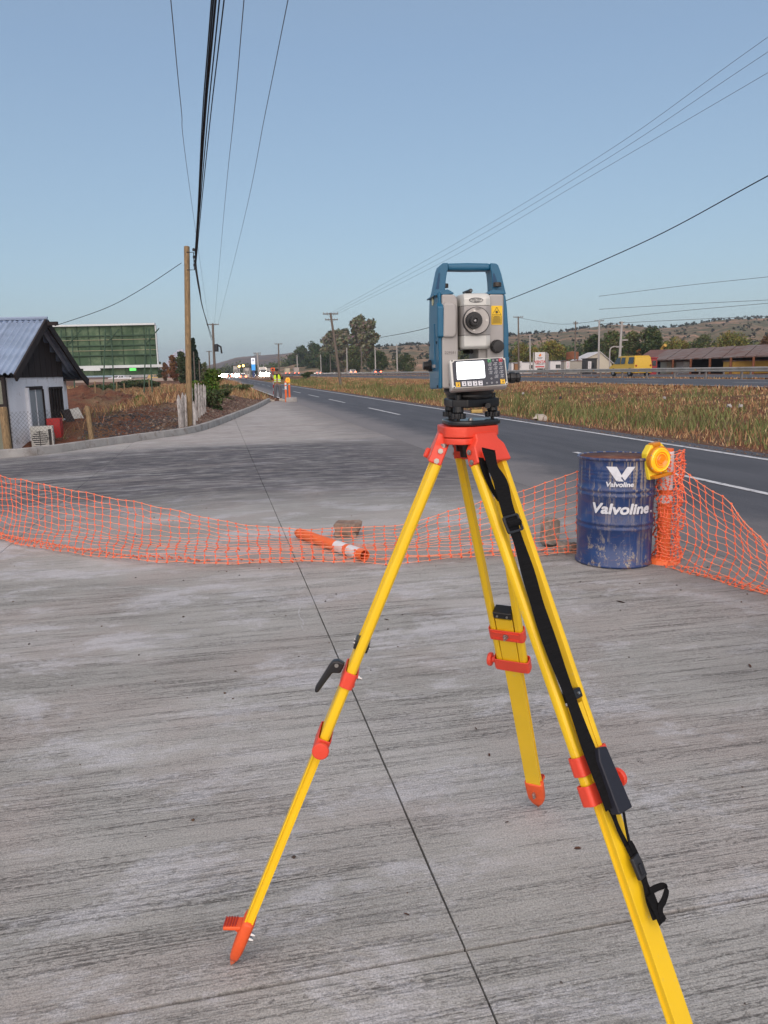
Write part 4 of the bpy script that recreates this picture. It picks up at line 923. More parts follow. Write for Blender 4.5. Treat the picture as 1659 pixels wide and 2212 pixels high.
for (x, y, lab) in [(517, 791.5, 'left amber traffic signal above the queue'), (526, 790, 'right amber traffic signal above the queue')]:
    c = at(x, y, 280); t = thing('traffic_signal', lab, 'traffic light', (c.x, c.y, 0), group='amber signals over the road'); MB().tube([(c.x, c.y, 0), (c.x, c.y, c.z)], .12, 6).build('mast', M_CPOLE, t); MB().box((c.x, c.y, c.z), (1.0, .5, 1.3)).build('housing', M_DARKMETAL, t, bevel=.05); MB().lathe([(0, -.1), (.42, -.1), (.42, 0), (0, 0)], 12, c=(c.x, c.y-.3, c.z), axis='y').build('lens', M_AMB, t)
M_BOXW = mat('far_box_wall', (.42, .39, .35), .8, var=.2, scale=.5)
for (x0, x1, yt, dep, lab) in [(506, 515, 790, 350, 'small pale roadside building left of the signals'), (530, 540, 794, 340, 'small white roadside kiosk left of the totem'), (560, 585, 795, 360, 'long pale depot behind the surveyor'), (390, 400, 800, 200, 'low blue grey shed at the left end of the field')]:
    a_, b_ = at(x0, yt, dep), at(x1, yt, dep); c = (a_+b_)/2; hh = c.z; t = thing('building', lab, 'building', (c.x, c.y, 0)); MB().box((c.x, c.y, hh/2), ((b_-a_).length, 5, hh)).build('wall', M_BOXW, t); MB().box((c.x, c.y, hh+.12), ((b_-a_).length+.5, 5.5, .25)).build('roof', M_DARKMETAL, t)
    for k in (-.3, 0, .3): MB().box((c.x+k*(b_-a_).length, c.y-2.52, hh*.5), ((b_-a_).length*.16, .1, hh*.35)).build('window', M_GLASS, t)

# -------- right side yard
def frame_lr(x, l): p = hit_l(x, l); return p, (p-CP).dot(Fv)
M_WHITE = mat('white_board', (.62, .61, .60), .6, var=.08); M_REDPRINT = mat('red_print', (.55, .02, .02), .6, var=0); M_GREYPRINT = mat('grey_print', (.22, .2, .2), .6, var=0); M_ORPRINT = mat('orange_print', (.75, .2, .03), .6, var=0)
M_RUST = mat('rusty_steel', (.20, .075, .035), .9, var=.35, scale=1.5); M_TIN = mat('weathered_roof_sheet', (.21, .185, .17), .8, var=.25, scale=.6, stretch=(1, 6, 1), dirt=((.15, .065, .04), .50, .35))
# pellet sign
p, dep = frame_lr(1178, 56)
t = thing('pellet_sign', 'white board sign reading venta de pellet on tall posts', 'sign', (p.x, p.y, .4)); th = 0.0
def S(x, y, d=0.0): return at(x, y, dep+d)
yb, yt = 795.5, 761; x0, x1 = 1155.5, 1178.5
a_, b_ = S(x0, yt), S(x1, yb); cx, cz = (a_.x+b_.x)/2, (a_.z+b_.z)/2; w_, h_ = abs(b_.x-a_.x), abs(a_.z-b_.z)
MB().box((cx, a_.y, cz), (w_, .12, h_)).build('board', M_WHITE, t)
for x in (1153, 1181): MB().tube([(S(x, 796).x, a_.y+.1, .2), (S(x, 762).x, a_.y+.1, cz+h_/2)], .12, 6).build('post', M_CPOLE, t)
def put(body, yy, size, m, sx=1.0, off=.008, name='lettering', dx=0):
    mb = MB(); add_text(mb, body, lambda x, y: (cx+dx+x, a_.y-.075, cz+yy+y), size=size, off=off, sx=sx); mb.build(name, m, t)
put('VENTA', -h_*.10, h_*.22, M_REDPRINT, 1.0, .016); put('DE', -h_*.22, h_*.08, M_REDPRINT, dx=-w_*.36); put('PELLET', -h_*.235, h_*.17, M_GREYPRINT, .92, .012, dx=w_*.08)
MB().box((cx, a_.y-.07, cz-h_*.40), (w_*.85, .02, h_*.07)).build('red_band', M_REDPRINT, t)
MB().box((cx, a_.y-.07, cz+h_*.17), (w_*.5, .02, h_*.03)).build('small_text', M_GREYPRINT, t); MB().box((cx, a_.y-.07, cz+h_*.11), (w_*.38, .02, h_*.03)).build('small_text', M_GREYPRINT, t)
MB().prism([(cx-.18, cz+h_*.24), (cx+.16, cz+h_*.24), (cx+.24, cz+h_*.32), (cx+.05, cz+h_*.43), (cx-.08, cz+h_*.36), (cx-.24, cz+h_*.33)], a_.y-.08, a_.y-.065).build('flame_emblem', M_ORPRINT, t)
t = thing('gate_frame', 'pale metal goal-like frame right of the pellet sign', 'frame', (S(1186, 796).x, a_.y+3, .4))
for x in (1183, 1192): MB().tube([(S(x, 796).x, a_.y+3, .3), (S(x, 764).x, a_.y+3, S(x, 764).z)], .14, 6).build('post', M_CPOLE, t)
MB().tube([(S(1182, 764).x, a_.y+3, S(1182, 764.5).z), (S(1193, 764).x, a_.y+3, S(1193, 764.5).z)], .14, 6).build('top_bar', M_CPOLE, t)
def box_px(name, lab, cat, x0, x1, yt, yb, l, m, dth=3.0, roof=None, rib=None, rm=None, door=False, win=()):
    p, dep = frame_lr((x0+x1)/2, l); a_, b_ = at(x0, yt, dep), at(x1, yb, dep); cx = (a_.x+b_.x)/2; zt = (at((x0+x1)/2, yt, dep)).z; zb = .3; w_ = b_.x-a_.x
    t = thing(name, lab, cat, (cx, p.y, zb))
    if roof == 'gable':
        ze = zt-(zt-zb)*.38; MB().prism([(cx-w_/2, zb), (cx+w_/2, zb), (cx+w_/2, ze-.6), (cx+w_*.1, zt), (cx-w_/2, ze)], p.y-dth/2, p.y+dth/2).build('wall', m, t)
        rr = rm or M_TIN; mb = MB(); mb.ribbon([(cx-w_/2-.3, p.y, ze-.05), (cx+w_*.1, p.y, zt+.06), (cx+w_/2+.3, p.y, ze-.6)], Vector((0, 1, 0)), dth+.5, .08); mb.build('roof', rr, t)
    else:
        MB().box((cx, p.y, (zt+zb)/2), (w_, dth, zt-zb)).build('wall', m, t)
        if rib:
            n = rib
            for k in range(n): MB().box((cx-w_/2+w_*(k+.5)/n, p.y-dth/2-.03, (zt+zb)/2), (w_/n*.45, .08, (zt-zb)*.92)).build('rib', m, t)
        MB().box((cx, p.y, zt+.05), (w_+.2, dth+.2, .12)).build('roof', rm or M_TIN, t)
    if door: MB().box((cx-w_*.2, p.y-dth/2-.04, zb+1.0), (1.0, .1, 2.0)).build('door', M_DARKMETAL, t)
    for (fx, fy, fw, fh) in win: MB().box((cx+fx*w_, p.y-dth/2-.04, zb+(zt-zb)*fy), (fw*w_, .1, (zt-zb)*fh)).build('window', M_GLASS, t)
    return t, cx, p, zt, zb, w_, dep
M_CREAM = mat('cream_panel', (.50, .46, .36), .7, var=.1); M_OCHRE = mat('ochre_wall', (.50, .30, .06), .8, var=.2, scale=.6); M_REDP = mat('red_cabin', (.28, .02, .025), .5, var=.15); M_BLUEP = mat('blue_sheet', (.03, .06, .14), .6)
box_px('building', 'low white house left of the pellet sign', 'building', 1100, 1155, 783, 800, 64, M_WHITE, 5, rm=mat('dark_roof', (.07, .075, .09), .7), win=[(-.3, .6, .12, .3), (.25, .6, .12, .3)])
box_px('building', 'low dark roofed building behind the pellet sign', 'building', 1182, 1216, 780, 798, 70, M_WHITE, 5, rm=mat('dark_roof', (.07, .075, .09), .7), win=[(0, .55, .3, .3)])
box_px('crate', 'brown wooden crate before the low white house', 'crate', 1110, 1119, 786, 798, 56, mat('crate_wood', (.28, .14, .06), .8), 1.5)
box_px('shipping_container', 'ribbed grey container with leaning banners', 'container', 1214, 1259, 780.5, 797, 60, mat('container_cream', (.40, .38, .33), .7, var=.1), 2.4, rib=18)
box_px('building', 'cream gabled shed beside the grey pole', 'building', 1243, 1306, 762, 797, 66, M_CREAM, 8, roof='gable', rm=M_WHITE, door=True)
box_px('parked_trailer', 'black trailer in front of the cream shed', 'trailer', 1260, 1284, 775.5, 797, 58, M_DARKMETAL, 2.4, rm=M_DARKMETAL, win=[(0, .6, .5, .3)])
for (x, lab, col) in [(1227, 'small white banner with red lettering on the container', M_REDPRINT), (1274, 'small white banner before the black trailer', M_GREYPRINT), (1567-0-243, 'white banner hidden by the guardrail', M_REDPRINT), (1397+0, 'white banner right of the yellow van', M_GREYPRINT), (1124, 'narrow white banner beside the crate', M_GREYPRINT)]:
    if x == 1324: continue
    p, dep = frame_lr(x, 54); a_ = at(x, 780.5, dep); b_ = at(x, 796.5, dep); ww = 7/FPX*dep; t = thing('banner', lab, 'banner', (a_.x, a_.y, .4), group='small roadside banners'); hh = a_.z-b_.z
    MB().box((a_.x, a_.y, (a_.z+b_.z)/2), (ww, .06, hh)).build('cloth', M_WHITE, t)
    vs, fs = text_geo('PELLET', size=hh*.24); mb = MB(); mb.add([(a_.x-y, a_.y-.04, (a_.z+b_.z)/2+x_) for x_, y in vs], fs); mb.build('lettering', col, t)
# rusty tank on stand
p, dep = frame_lr(1235, 62); a_, b_ = at(1221, 761, dep), at(1248, 776, dep); cx = (a_.x+b_.x)/2
t = thing('water_tank', 'rust brown cylindrical tank on a stand behind the container', 'tank', (cx, p.y, .3)); MB().lathe([(0, b_.z), ((b_.x-a_.x)/2, b_.z), ((b_.x-a_.x)/2, a_.z), (0, a_.z+.15)], 18, c=(cx, p.y, 0)).build('drum', M_RUST, t)
for k in (-1, 1): MB().tube([(cx+k*(b_.x-a_.x)*.4, p.y, .3), (cx+k*(b_.x-a_.x)*.4, p.y, b_.z)], .1, 5).build('leg', M_RUST, t)
# long shed with rusty roof
p, dep = frame_lr(1530, 58)
t = thing('market_shed', 'long open shed with grey and rust stained sheet roof', 'shed', (p.x, p.y, .4))
def D3(x, y, l): q, d = frame_lr(x, l); return at(x, y, d)
f0, f1 = D3(1405, 778, 57), D3(1780, 764, 57); b0, b1 = D3(1440, 756, 67), D3(1800, 736, 67)
n = 16
for k in range(n):
    u0, u1 = k/n, (k+1)/n-.004
    A, B, C2, D_ = f0.lerp(f1, u0), f0.lerp(f1, u1), b0.lerp(b1, u1), b0.lerp(b1, u0); th_ = Vector((0, 0, .1)); o_ = Vector((0, 0, .05*(k % 2)))
    MB().add([A+o_, B+o_, C2+o_, D_+o_, A-th_, B-th_, C2-th_, D_-th_], [(0, 1, 2, 3), (7, 6, 5, 4), (0, 4, 5, 1), (1, 5, 6, 2), (2, 6, 7, 3), (3, 7, 4, 0)]).build('roof_sheet', M_TIN, t)
for k in range(0, 8):
    q = f0.lerp(f1, (k+.4)/8); MB().tube([(q.x, q.y, .3), (q.x, q.y, q.z-.05)], .14, 6).build('post', M_RUST, t); q = b0.lerp(b1, (k+.4)/8); MB().tube([(q.x, q.y, .3), (q.x, q.y, q.z-.05)], .14, 6).build('post', M_RUST, t)
q0, q1 = D3(1400, 776, 64), D3(1800, 766, 64); 
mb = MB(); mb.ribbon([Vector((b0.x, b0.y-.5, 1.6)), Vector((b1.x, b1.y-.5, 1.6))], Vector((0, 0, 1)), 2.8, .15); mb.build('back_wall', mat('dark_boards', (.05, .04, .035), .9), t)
for (xa, xb, yt, m_, lab) in [(1410, 1432, 781, M_BLUEP, 'dark blue hut under the left end of the shed'), (1432, 1462, 781, M_CREAM, 'cream panelled stall under the shed roof'), (1466, 1484, 781, M_WHITE, 'white stall between the shed posts'), (1570, 1659, 780, M_OCHRE, 'ochre wall stall at the right end of the shed')]:
    box_px('stall', lab, 'stall', xa, xb, yt, 797, 60, m_, 2.4)
box_px('truck_cabin', 'dark red cabin beside the yellow van', 'cabin', 1398, 1411, 774, 797, 55, M_REDP, 2.2, rm=M_REDP, win=[(0, .7, .6, .3)])
# short rusty annex roof left of the shed
f0, f1, b1, b0 = D3(1378, 774, 62), D3(1440, 770, 62), D3(1460, 754, 70), D3(1405, 756, 70)
t = thing('shed', 'small shed with deep rust red roof left of the long shed', 'shed', ((f0.x+f1.x)/2, f0.y, .4))
MB().add([f0, f1, b1, b0]+[v-Vector((0, 0, .1)) for v in (f0, f1, b1, b0)], [(0, 1, 2, 3), (7, 6, 5, 4), (0, 4, 5, 1), (1, 5, 6, 2), (2, 6, 7, 3), (3, 7, 4, 0)]).build('roof', mat('rust_roof', (.17, .075, .055), .85, var=.3, scale=1), t)
mb = MB(); mb.box(((f0.x+f1.x)/2, f0.y+1, 1.5), (abs(f1.x-f0.x)*.9, 2, 2.3)); mb.build('wall', mat('dark_boards', (.05, .04, .035), .9), t)
t = thing('loader_arm', 'yellow machine arm poking above the rusty roof', 'machine', D3(1432, 760, 72)); MB().tube([D3(1428, 757, 72)-Vector((0, 0, 3)), D3(1430, 752, 72), D3(1437, 745.5, 72)], [.25, .22, .3], 6).build('arm', M_OCHRE, t)
# litter and stones in the grass
M_LIT = mat('litter_white', (.36, .34, .32), .8, var=.15); M_BLOCK = mat('pale_stone', (.42, .37, .31), .9, var=.25, scale=6, bump=.5, bscale=12)
def rock(name, label, cat, c, d, m, seed, ang=0, cuts=2, rough=.12, group=None, sq=True):
    bm_v = []; random.seed(seed); mb = MB(); n = 8; rings = 6; vs = []; fs = []
    for i in range(rings+1):
        ph = PI*i/rings; 
        for k in range(n):
            th_ = 2*PI*k/n; x, y, z = math.sin(ph)*math.cos(th_), math.sin(ph)*math.sin(th_), math.cos(ph)
            if sq: e = .45; x, y, z = [math.copysign(abs(q)**e, q) for q in (x, y, z)]
            f = 1+rough*mnoise.noise(Vector((x*1.7+seed, y*1.7, z*1.7)))*2; vs.append(Vector((x*d[0]/2*f, y*d[1]/2*f, z*d[2]/2*f)))
    for i in range(rings):
        for k in range(n): fs.append((i*n+k, (i+1)*n+k, (i+1)*n+(k+1) % n, i*n+(k+1) % n))
    Rz = Matrix.Rotation(ang, 4, 'Z'); mb.add([Rz @ v+Vector(c) for v in vs], fs); zmin = min(v.z for v in mb.v); 
    o = mb.build(name, m, bevel=.004); return tag(o, label, cat, group)
g_ = gnd(1167, 905, 0); rock('stone', 'pale stone lying at the foot of the grassy bank', 'stone', (g_.x, g_.y, .02), (.46, .3, .26), M_BLOCK, 5, .5, rough=.28, sq=False)
random.seed(12)
for k, (x, y, lab) in enumerate([(1435, 862, 'grey litter bag high on the bank'), (1600, 880, 'pale scrap caught in the grass at the right'), (1480, 845, 'white scrap near the top of the bank'), (1574, 880, 'pale blue scrap low in the grass'), (1210, 862, 'dark bag in the grass right of the instrument'), (1640, 845, 'white scrap on the bank at the right edge'), (1130, 852, 'small white scrap on the bank right of the instrument')]):
    g_ = gnd(x, y, .25); random.seed(40+k); rock('litter', lab, 'litter', (g_.x, g_.y, .30), (.11, .08, .09), M_LIT if 'dark' not in lab else M_DARKMETAL, 50+k, rough=.4)
random.seed(99)
# ================================================================ LEFT SIDE: house, billboard, fences
M_WALLW = mat('whitewashed_wall', (.74, .76, .80), .85, var=.12, scale=1.5, bump=.3, bscale=14, dirt=((.42, .41, .39), .38, 2.2)); M_DWOOD = mat('dark_boards2', (.022, .017, .017), .9, var=.3, scale=3, stretch=(4, 4, .6))
M_ZINC = mat('zinc_roofing', (.33, .41, .54), .42, .35, var=.18, scale=.8, stretch=(1, 5, 1)); M_PANE = mat('dusty_pane', (.16, .17, .13), .25, var=.3, scale=1.2, spec=.6)
GX = -9.72                       # plane of the gable wall (faces the road)
hz = -.62
house = thing('house', 'small white house with blue grey corrugated roof and black gable', 'house', (GX-2, 22.2, hz))
yN, yF, yR = 20.05, 24.35, 22.15       # near eave, far eave, ridge
zE, zR = 1.66, 3.08
wN, wF = 20.3, 23.9
wall = MB().prism([(wN, hz-.2), (wF, hz-.2), (wF, 1.52), (wN, 1.52)], GX-6, GX, 'x').build('wall', M_WALLW, house)
MB().prism([(wN-.02, 1.522), (wF+.02, 1.522), (yR, zR-.06)], GX-5.9, GX+.02, 'x').build('gable', M_DWOOD, house)
for k in range(9):
    y0 = wN+.1+(wF-wN-.2)*k/9; y1 = y0+(wF-wN-.2)/9-.03; hgt = zR-.12-abs((y0+y1)/2-yR)*(zR-zE)/(yR-yN)
    if hgt > 1.6: MB().box((GX+.035, (y0+y1)/2, (1.525+hgt)/2), (.03, y1-y0, hgt-1.525)).build('gable_board', M_DWOOD, house)
# roof sheets, corrugated, ridge parallel to x
def corr_sheet(x0, x1, ya, za, yb, zb):
    pit = .16; n = int((x1-x0)/pit*4); vs = []; fs = []
    for i in range(n+1):
        x = x0+(x1-x0)*i/n; dz = .034*math.cos(2*PI*(x-x0)/pit)
        vs += [(x, ya, za+dz), (x, yb, zb+dz)]
    fs = [(2*i, 2*i+2, 2*i+3, 2*i+1) for i in range(n)]; m = len(vs); vs += [(x, y, z-.012) for x, y, z in vs]; fs += [(a+m, d+m, c+m, b+m) for a, b, c, d in fs]
    return MB().add(vs, fs)
roof = MB().box((GX-2.5, yR, zR-.09), (6.4, .12, .10)).build('roof', M_DWOOD, house)
for k in range(7):
    x1 = GX+.42-k*.92; x0 = x1-.90
    corr_sheet(x0, x1, yN-.15, zE-.03+.008*(k % 2), yR+.03, zR+.03).build('roof_sheet', M_ZINC, roof)
for k in range(5):
    x1 = GX+.42-k*.92; x0 = x1-.90
    corr_sheet(x0, x1, yR-.03, zR+.03, yF-.15, zE+.02).build('roof_sheet', M_ZINC, roof)
    corr_sheet(x0, x1, yF-.2, zE+.04, yF+.55, zE-.22).build('roof_sheet', M_ZINC, roof)
MB().tube([(GX+.43, yR, zR+.06), (GX-6, yR, zR+.06)], .05, 6).build('ridge_cap', M_ZINC, roof)
for (ya, za, yb, zb) in ((yR, zR, yN-.12, zE-.10), (yR, zR, yF, zE-.04), (yF, zE-.04, yF+.5, zE-.28)):
    mb = MB(); mb.ribbon([(GX+.40, ya, za-.05), (GX+.40, yb, zb-.05)], Vector((0, 0, 1)), .20, .05); mb.build('fascia', M_DWOOD, house)
MB().box((GX-.1, yF+.1, zE-.24), (1.0, .9, .05)).build('soffit', M_DWOOD, house)
# door and window on the gable wall: y positions by perspective
def wy(x, z=1.0):
    lo, hi = 18.0, 28.0
    for _ in range(40):
        m_ = (lo+hi)/2
        if proj((GX, m_, z))[0] < x: lo = m_
        else: hi = m_
    return lo
def wz(x, y_px):
    y = wy(x); lo, hi = -2, 4
    for _ in range(40):
        m_ = (lo+hi)/2
        if proj((GX, y, m_))[1] > y_px: lo = m_
        else: hi = m_
    return lo
d0, d1 = wy(57), wy(87); zd = wz(66, 842)
door = MB().box((GX+.03, (d0+d1)/2, (zd+hz)/2), (.05, d1-d0, zd-hz)).build('door', mat('grey_door', (.25, .28, .30), .5, var=.15, stretch=(4, 4, .6)), house)
for (ya, yb, za, zb) in ((d0-.07, d0, hz, zd+.06), (d1, d1+.05, hz, zd), (d0, d1, zd, zd+.09)): MB().box((GX+.05, (ya+yb)/2, (za+zb)/2), (.09, yb-ya, zb-za)).build('frame', M_DWOOD if ya > d0-.01 else M_WALLW, door)
MB().box((GX+.06, d0+(d1-d0)*.52, (zd+hz)/2+.3), (.02, .025, 1.2)).build('handle', M_WALLW, door)
w0_, w1_ = wy(106), wy(130); zt_, zb_ = wz(112, 838), wz(118, 903)
win = MB().box((GX+.015, (w0_+w1_)/2, (zt_+zb_)/2), (.03, w1_-w0_, zt_-zb_)).build('window', mat('black_pane', (.012, .012, .014), .3, var=0), house)
for k in range(5): y = w0_+(w1_-w0_)*k/4; MB().box((GX+.05, y, (zt_+zb_)/2), (.04, .04, zt_-zb_+.06)).build('frame', M_DWOOD, win)
for z in (zt_, zb_): MB().box((GX+.055, (w0_+w1_)/2, z), (.045, w1_-w0_+.08, .06)).build('frame', M_DWOOD, win)
# right return of the wall, slightly further out
MB().box((GX-2.9, wF+.22, (1.3+hz)/2), (5.6, .45, 1.3-hz+.2)).build('lean_to_wall', M_WALLW, house)
# glazed porch on the near side
pf = 19.95; por = MB().box((GX-2.6, pf+.16, (1.45+hz)/2), (5.3, .06, 1.45-hz)).build('porch_panel', M_PANE, house)
xs_ = [GX+.03, GX-.62, GX-.80, GX-1.5, GX-2.3]
for x in xs_: MB().box((x, pf+.1, (1.55+hz)/2), (.085, .09, 1.55-hz)).build('porch_post', M_DWOOD, house)
for z in (.82, 1.5, -.45): MB().box((GX-2.2, pf+.11, z), (4.5, .07, .07)).build('porch_rail', M_DWOOD, house)
# objects by the wall
M_ACW = mat('ac_white', (.50, .50, .46), .5, var=.08); M_BLACK = mat('black_plastic', (.012, .012, .013), .45, var=0)
c = gnd(80, 967, -.45); t = thing('air_conditioner', 'white outdoor air conditioner unit standing by the house door', 'air conditioner', (GX+.50, 20.95, -.44), math.radians(18))
MB().box((0, 0, .33), (.56, .32, .66)).build('casing', M_ACW, t, world=False, bevel=.015)
MB().lathe([(0, -.02), (.2, -.02), (.2, .0), (0, 0)], 20, c=(-.05, -.155, .33), axis='y').build('fan_grille', M_BLACK, t, world=False)
for k in range(9):
    for j in range(2): MB().box((-.15+.2*j, -.185, .10+k*.055), (.18, .012, .025)).build('louvre', M_ACW, t, world=False)
MB().box((.2, -.16, .33), (.07, .02, .5)).build('side_grille', M_BLACK, t, world=False)
t = thing('red_box', 'red metal cabinet standing right of the air conditioner', 'cabinet', (GX+.52, 21.75, -.46), math.radians(8)); M_REDC = mat('red_paint', (.42, .02, .02), .5, var=.1)
MB().box((0, 0, .42), (.36, .3, .84)).build('body', M_REDC, t, world=False, bevel=.01); MB().box((0, -.155, .42), (.30, .01, .74)).build('door', M_REDC, t, world=False, bevel=.003)
a_ = Vector((GX+.85, 22.3, -.6)); b_ = Vector((GX+.35, 23.0, .55)); mb = MB(); mb.ribbon([a_+Vector((.35, -.3, 0)), b_], Vector((1, .4, 0)), .22, .04); tag(mb.build('plank', M_DWOOD), 'dark plank leaning against the white house wall', 'plank')
mb = MB(); mb.ribbon([Vector((GX+.95, 23.3, -.6)), Vector((GX+.25, 23.85, .55))], Vector((1, .5, 0)), .3, .03); tag(mb.build('metal_sheet', M_ACW), 'pale sheet leaning on the corner of the house', 'sheet')
mb = MB(); mb.box((GX+1.6, 23.4, -.42), (1.3, .5, .12)); tag(mb.build('slab_block', M_KERB), 'low concrete slab lying at the foot of the house corner', 'block')
# round posts with chain link
def post_px(label, xt, yt, xb, yb, dep, wpx, name='fence_post'):
    mb = MB(); a, b = at(xt, yt, dep), at(xb, yb, dep); r = wpx/FPX*dep/2; mb.tube([b-Vector((0, 0, .6)), b, a-Vector((0, 0, .03)), a], [r, r, r*1.0, r*.8], 10); return tag(mb.build(name, M_PWOOD), label, 'post', group='round wooden fence posts')
post_px('thick round wooden fence post before the glazed porch at the left edge', 6, 879, 17, 971, 17.3, 17)
post_px('leaning round wooden fence post right of the white house', 188, 877, 199, 955, 19.4, 11)
M_MESHW = mat('chain_link_wire', (.10, .10, .10), .6, .4, var=0)
def chain(name, label, a, b, h):
    a, b = Vector(a), Vector(b); L = (b-a).length; d = (b-a)/L; mb = MB(); st = .10
    n = int(L/st); k = int(h/st)
    for i in range(-k, n):
        for sg in (0, 1):
            u0, u1 = i*st, i*st+h; v0, v1 = (0, h) if sg == 0 else (h, 0)
            if u0 < 0: v0 += (v1-v0)*(-u0)/(u1-u0); u0 = 0
            if u1 > L: v1 -= (v1-v0)*(u1-L)/(u1-u0); u1 = L
            if u1-u0 < .01: continue
            mb.tube([a+d*u0+Vector((0, 0, v0)), a+d*u1+Vector((0, 0, v1))], .0024, 3, cap=False)
    o = mb.build(name, M_MESHW); return tag(o, label, 'fence')
q0, q1, q2 = at(14, 965, 17.6), at(195, 953, 19.5), at(372, 936, 21.2)
chain('chain_link_fence', 'sagging chain link fence between the round posts before the house', (q0.x, q0.y, .0), (q1.x, q1.y, .0), .75)
chain('chain_link_fence', 'chain link fence from the leaning post to the grey stakes', (q1.x, q1.y, -.05), (q2.x, q2.y, .0), .72)
# weathered stakes
M_STAKE = mat('whitewashed_stake', (.40, .38, .36), .9, var=.35, scale=4, stretch=(6, 6, .8), dirt=((.14, .12, .11), .45, 5))
def stakes(label, lst):
    c = at(lst[0][0], lst[0][3], lst[0][4]); t = thing('stake_fence', label, 'fence', c)
    for (xt, yt, xb, yb, dep, wpx) in lst:
        a, b = at(xt, yt, dep), at(xb, yb, dep); r = wpx/FPX*dep/2; mb = MB(); mb.tube([b-Vector((0, 0, .4)), b.lerp(a, .5)+Vector((.01, 0, 0)), a-Vector((0, 0, r*2.2)), a], [r, r*1.05, r*.95, r*.15], 6); mb.build('stake', M_STAKE, t)
stakes('row of rough whitewashed stakes right of the wooden pole', [(413, 833, 415, 930, 22.4, 5), (422, 827, 424, 915, 24, 6), (428.5, 827, 430, 908, 25.2, 5.5), (434, 830, 435.5, 905, 26.2, 5), (439.5, 829, 440, 900, 27, 4.5), (443, 832, 443, 897, 28, 3.5), (418, 867, 420.5, 925, 21.6, 6)])
stakes('pair of thick grey weathered posts left of the wooden pole', [(385, 852, 391, 932, 21.6, 10), (394, 848, 398, 931, 21.8, 9), (400, 850, 402, 929, 21.7, 5)])
# thin posts in the field
for k, (x, yt, yb, dep) in enumerate([(205, 824, 856, 60), (268, 828, 852, 64), (322, 820, 850, 68), (252, 826, 852, 66)]):
    a, b = at(x, yt, dep), at(x+1, yb, dep); tag(MB().tube([b-Vector((0, 0, .5)), a], .055, 6).build('field_post', M_PWOOD), ['thin post in the field nearest the house', 'short pale post mid field below the billboard', 'thin post under the right billboard leg', 'thin post between the left and middle billboard legs'][k], 'post', group='thin posts in the field')
# billboard seen from behind
BD = 90.0
t0 = at(112, 700, BD); M_GRN = mat('green_sheet', (.05, .10, .05), .7, var=.35, scale=.35, dirt=((.13, .19, .11), .45, .5)); M_GRN2 = mat('green_frame', (.035, .075, .045), .7, var=.2, scale=2); M_LIGHTB = mat('pale_edge', (.62, .66, .66), .6, var=.05)
bb = thing('billboard', 'large billboard seen from behind, green panels and steel frame', 'billboard', (at(230, 815, BD).x, BD, -.5))
def B(x, y, d=0.0): return at(x, y, BD+d)
X0, X1 = 20, 334
zt = B(230, 704).z; zb = B(230, 792).z; zb2 = B(230, 811).z
nx, nz = 13, 4
pL, pR = B(X0, 704), B(X1, 704)
for i in range(nx):
    for j in range(nz):
        xa = pL.x+(pR.x-pL.x)*i/nx; xb = pL.x+(pR.x-pL.x)*(i+1)/nx; za = zb+(zt-zb)*j/nz; zc = zb+(zt-zb)*(j+1)/nz; yy = pL.y+random.uniform(-.04, .04)
        MB().box(((xa+xb)/2, yy, (za+zc)/2), (xb-xa-.05, .05, zc-za-.05)).build('panel', M_GRN, bb)
MB().box(((pL.x+pR.x)/2, pL.y+.15, (zt+zb2)/2), (pR.x-pL.x, .06, zt-zb2)).build('backing', M_GRN2, bb)
for j in range(nx-4):
    xa = pL.x+(pR.x-pL.x)*j/(nx-4); MB().box((xa+(pR.x-pL.x)/(nx-4)/2, pL.y, (zb2+zb)/2-.12), ((pR.x-pL.x)/(nx-4)-.06, .05, zb-zb2-.3)).build('panel', M_GRN, bb)
MB().box(((pL.x+pR.x)/2, pL.y-.2, zt+.10), (pR.x-pL.x+.2, .5, .20)).build('top_rail', M_LIGHTB, bb)
MB().box((pR.x+.08, pL.y, (zt+zb)/2), (.12, .3, zt-zb)).build('side_edge', M_LIGHTB, bb)
MB().box(((pL.x+pR.x)/2+.2, pL.y-.35, zb-.02), (pR.x-pL.x+.9, .35, .32)).build('catwalk', M_LIGHTB, bb)
for j in (.28, .52, .76): MB().box(((pL.x+pR.x)/2, pL.y-.12, zb+(zt-zb)*j), (pR.x-pL.x, .12, .13)).build('beam', M_GRN2, bb)
for j in (.40, .66): MB().box(((pL.x+pR.x)/2, pL.y-.10, zb+(zt-zb)*j), (pR.x-pL.x, .06, .05)).build('light_batten', mat('pale_batten', (.35, .33, .22), .7), bb)
for k in range(14): xx = pL.x+(pR.x-pL.x)*k/13; MB().box((xx, pL.y-.08, (zt+zb)/2), (.08, .08, zt-zb)).build('stud', M_GRN2, bb)
for x in (132, 155, 228, 240, 316, 322):
    q = B(x, 704, -.6); zg = -.7; MB().tube([(q.x+(.25 if x in (155, 240, 322) else -.4), q.y-1.6, zg), (q.x, q.y-.1, zt-.4)], .08, 6).build('leg', M_GRN2, bb)
for x in (150, 232, 318):
    q = B(x, 745, -.5); MB().tube([(q.x, q.y-.3, zb+(zt-zb)*.55), (q.x+1.6, q.y-.3, zb+(zt-zb)*.9)], .07, 5).build('brace', M_GRN2, bb)
M_GLG = mat('green_floodlight', (.1, .6, .1), .5, var=0, emit=(.15, 1, .2), estr=.35)
for x in (118, 287): q = B(x, 798, -.6); MB().box((q.x, q.y, q.z), (.7, .25, .3)).build('floodlight', M_GLG, bb)
for x in (192, 206): q = B(x, 798, -.6); MB().box((q.x, q.y, q.z), (1.2, .25, .3)).build('floodlight', M_LIGHTB, bb)
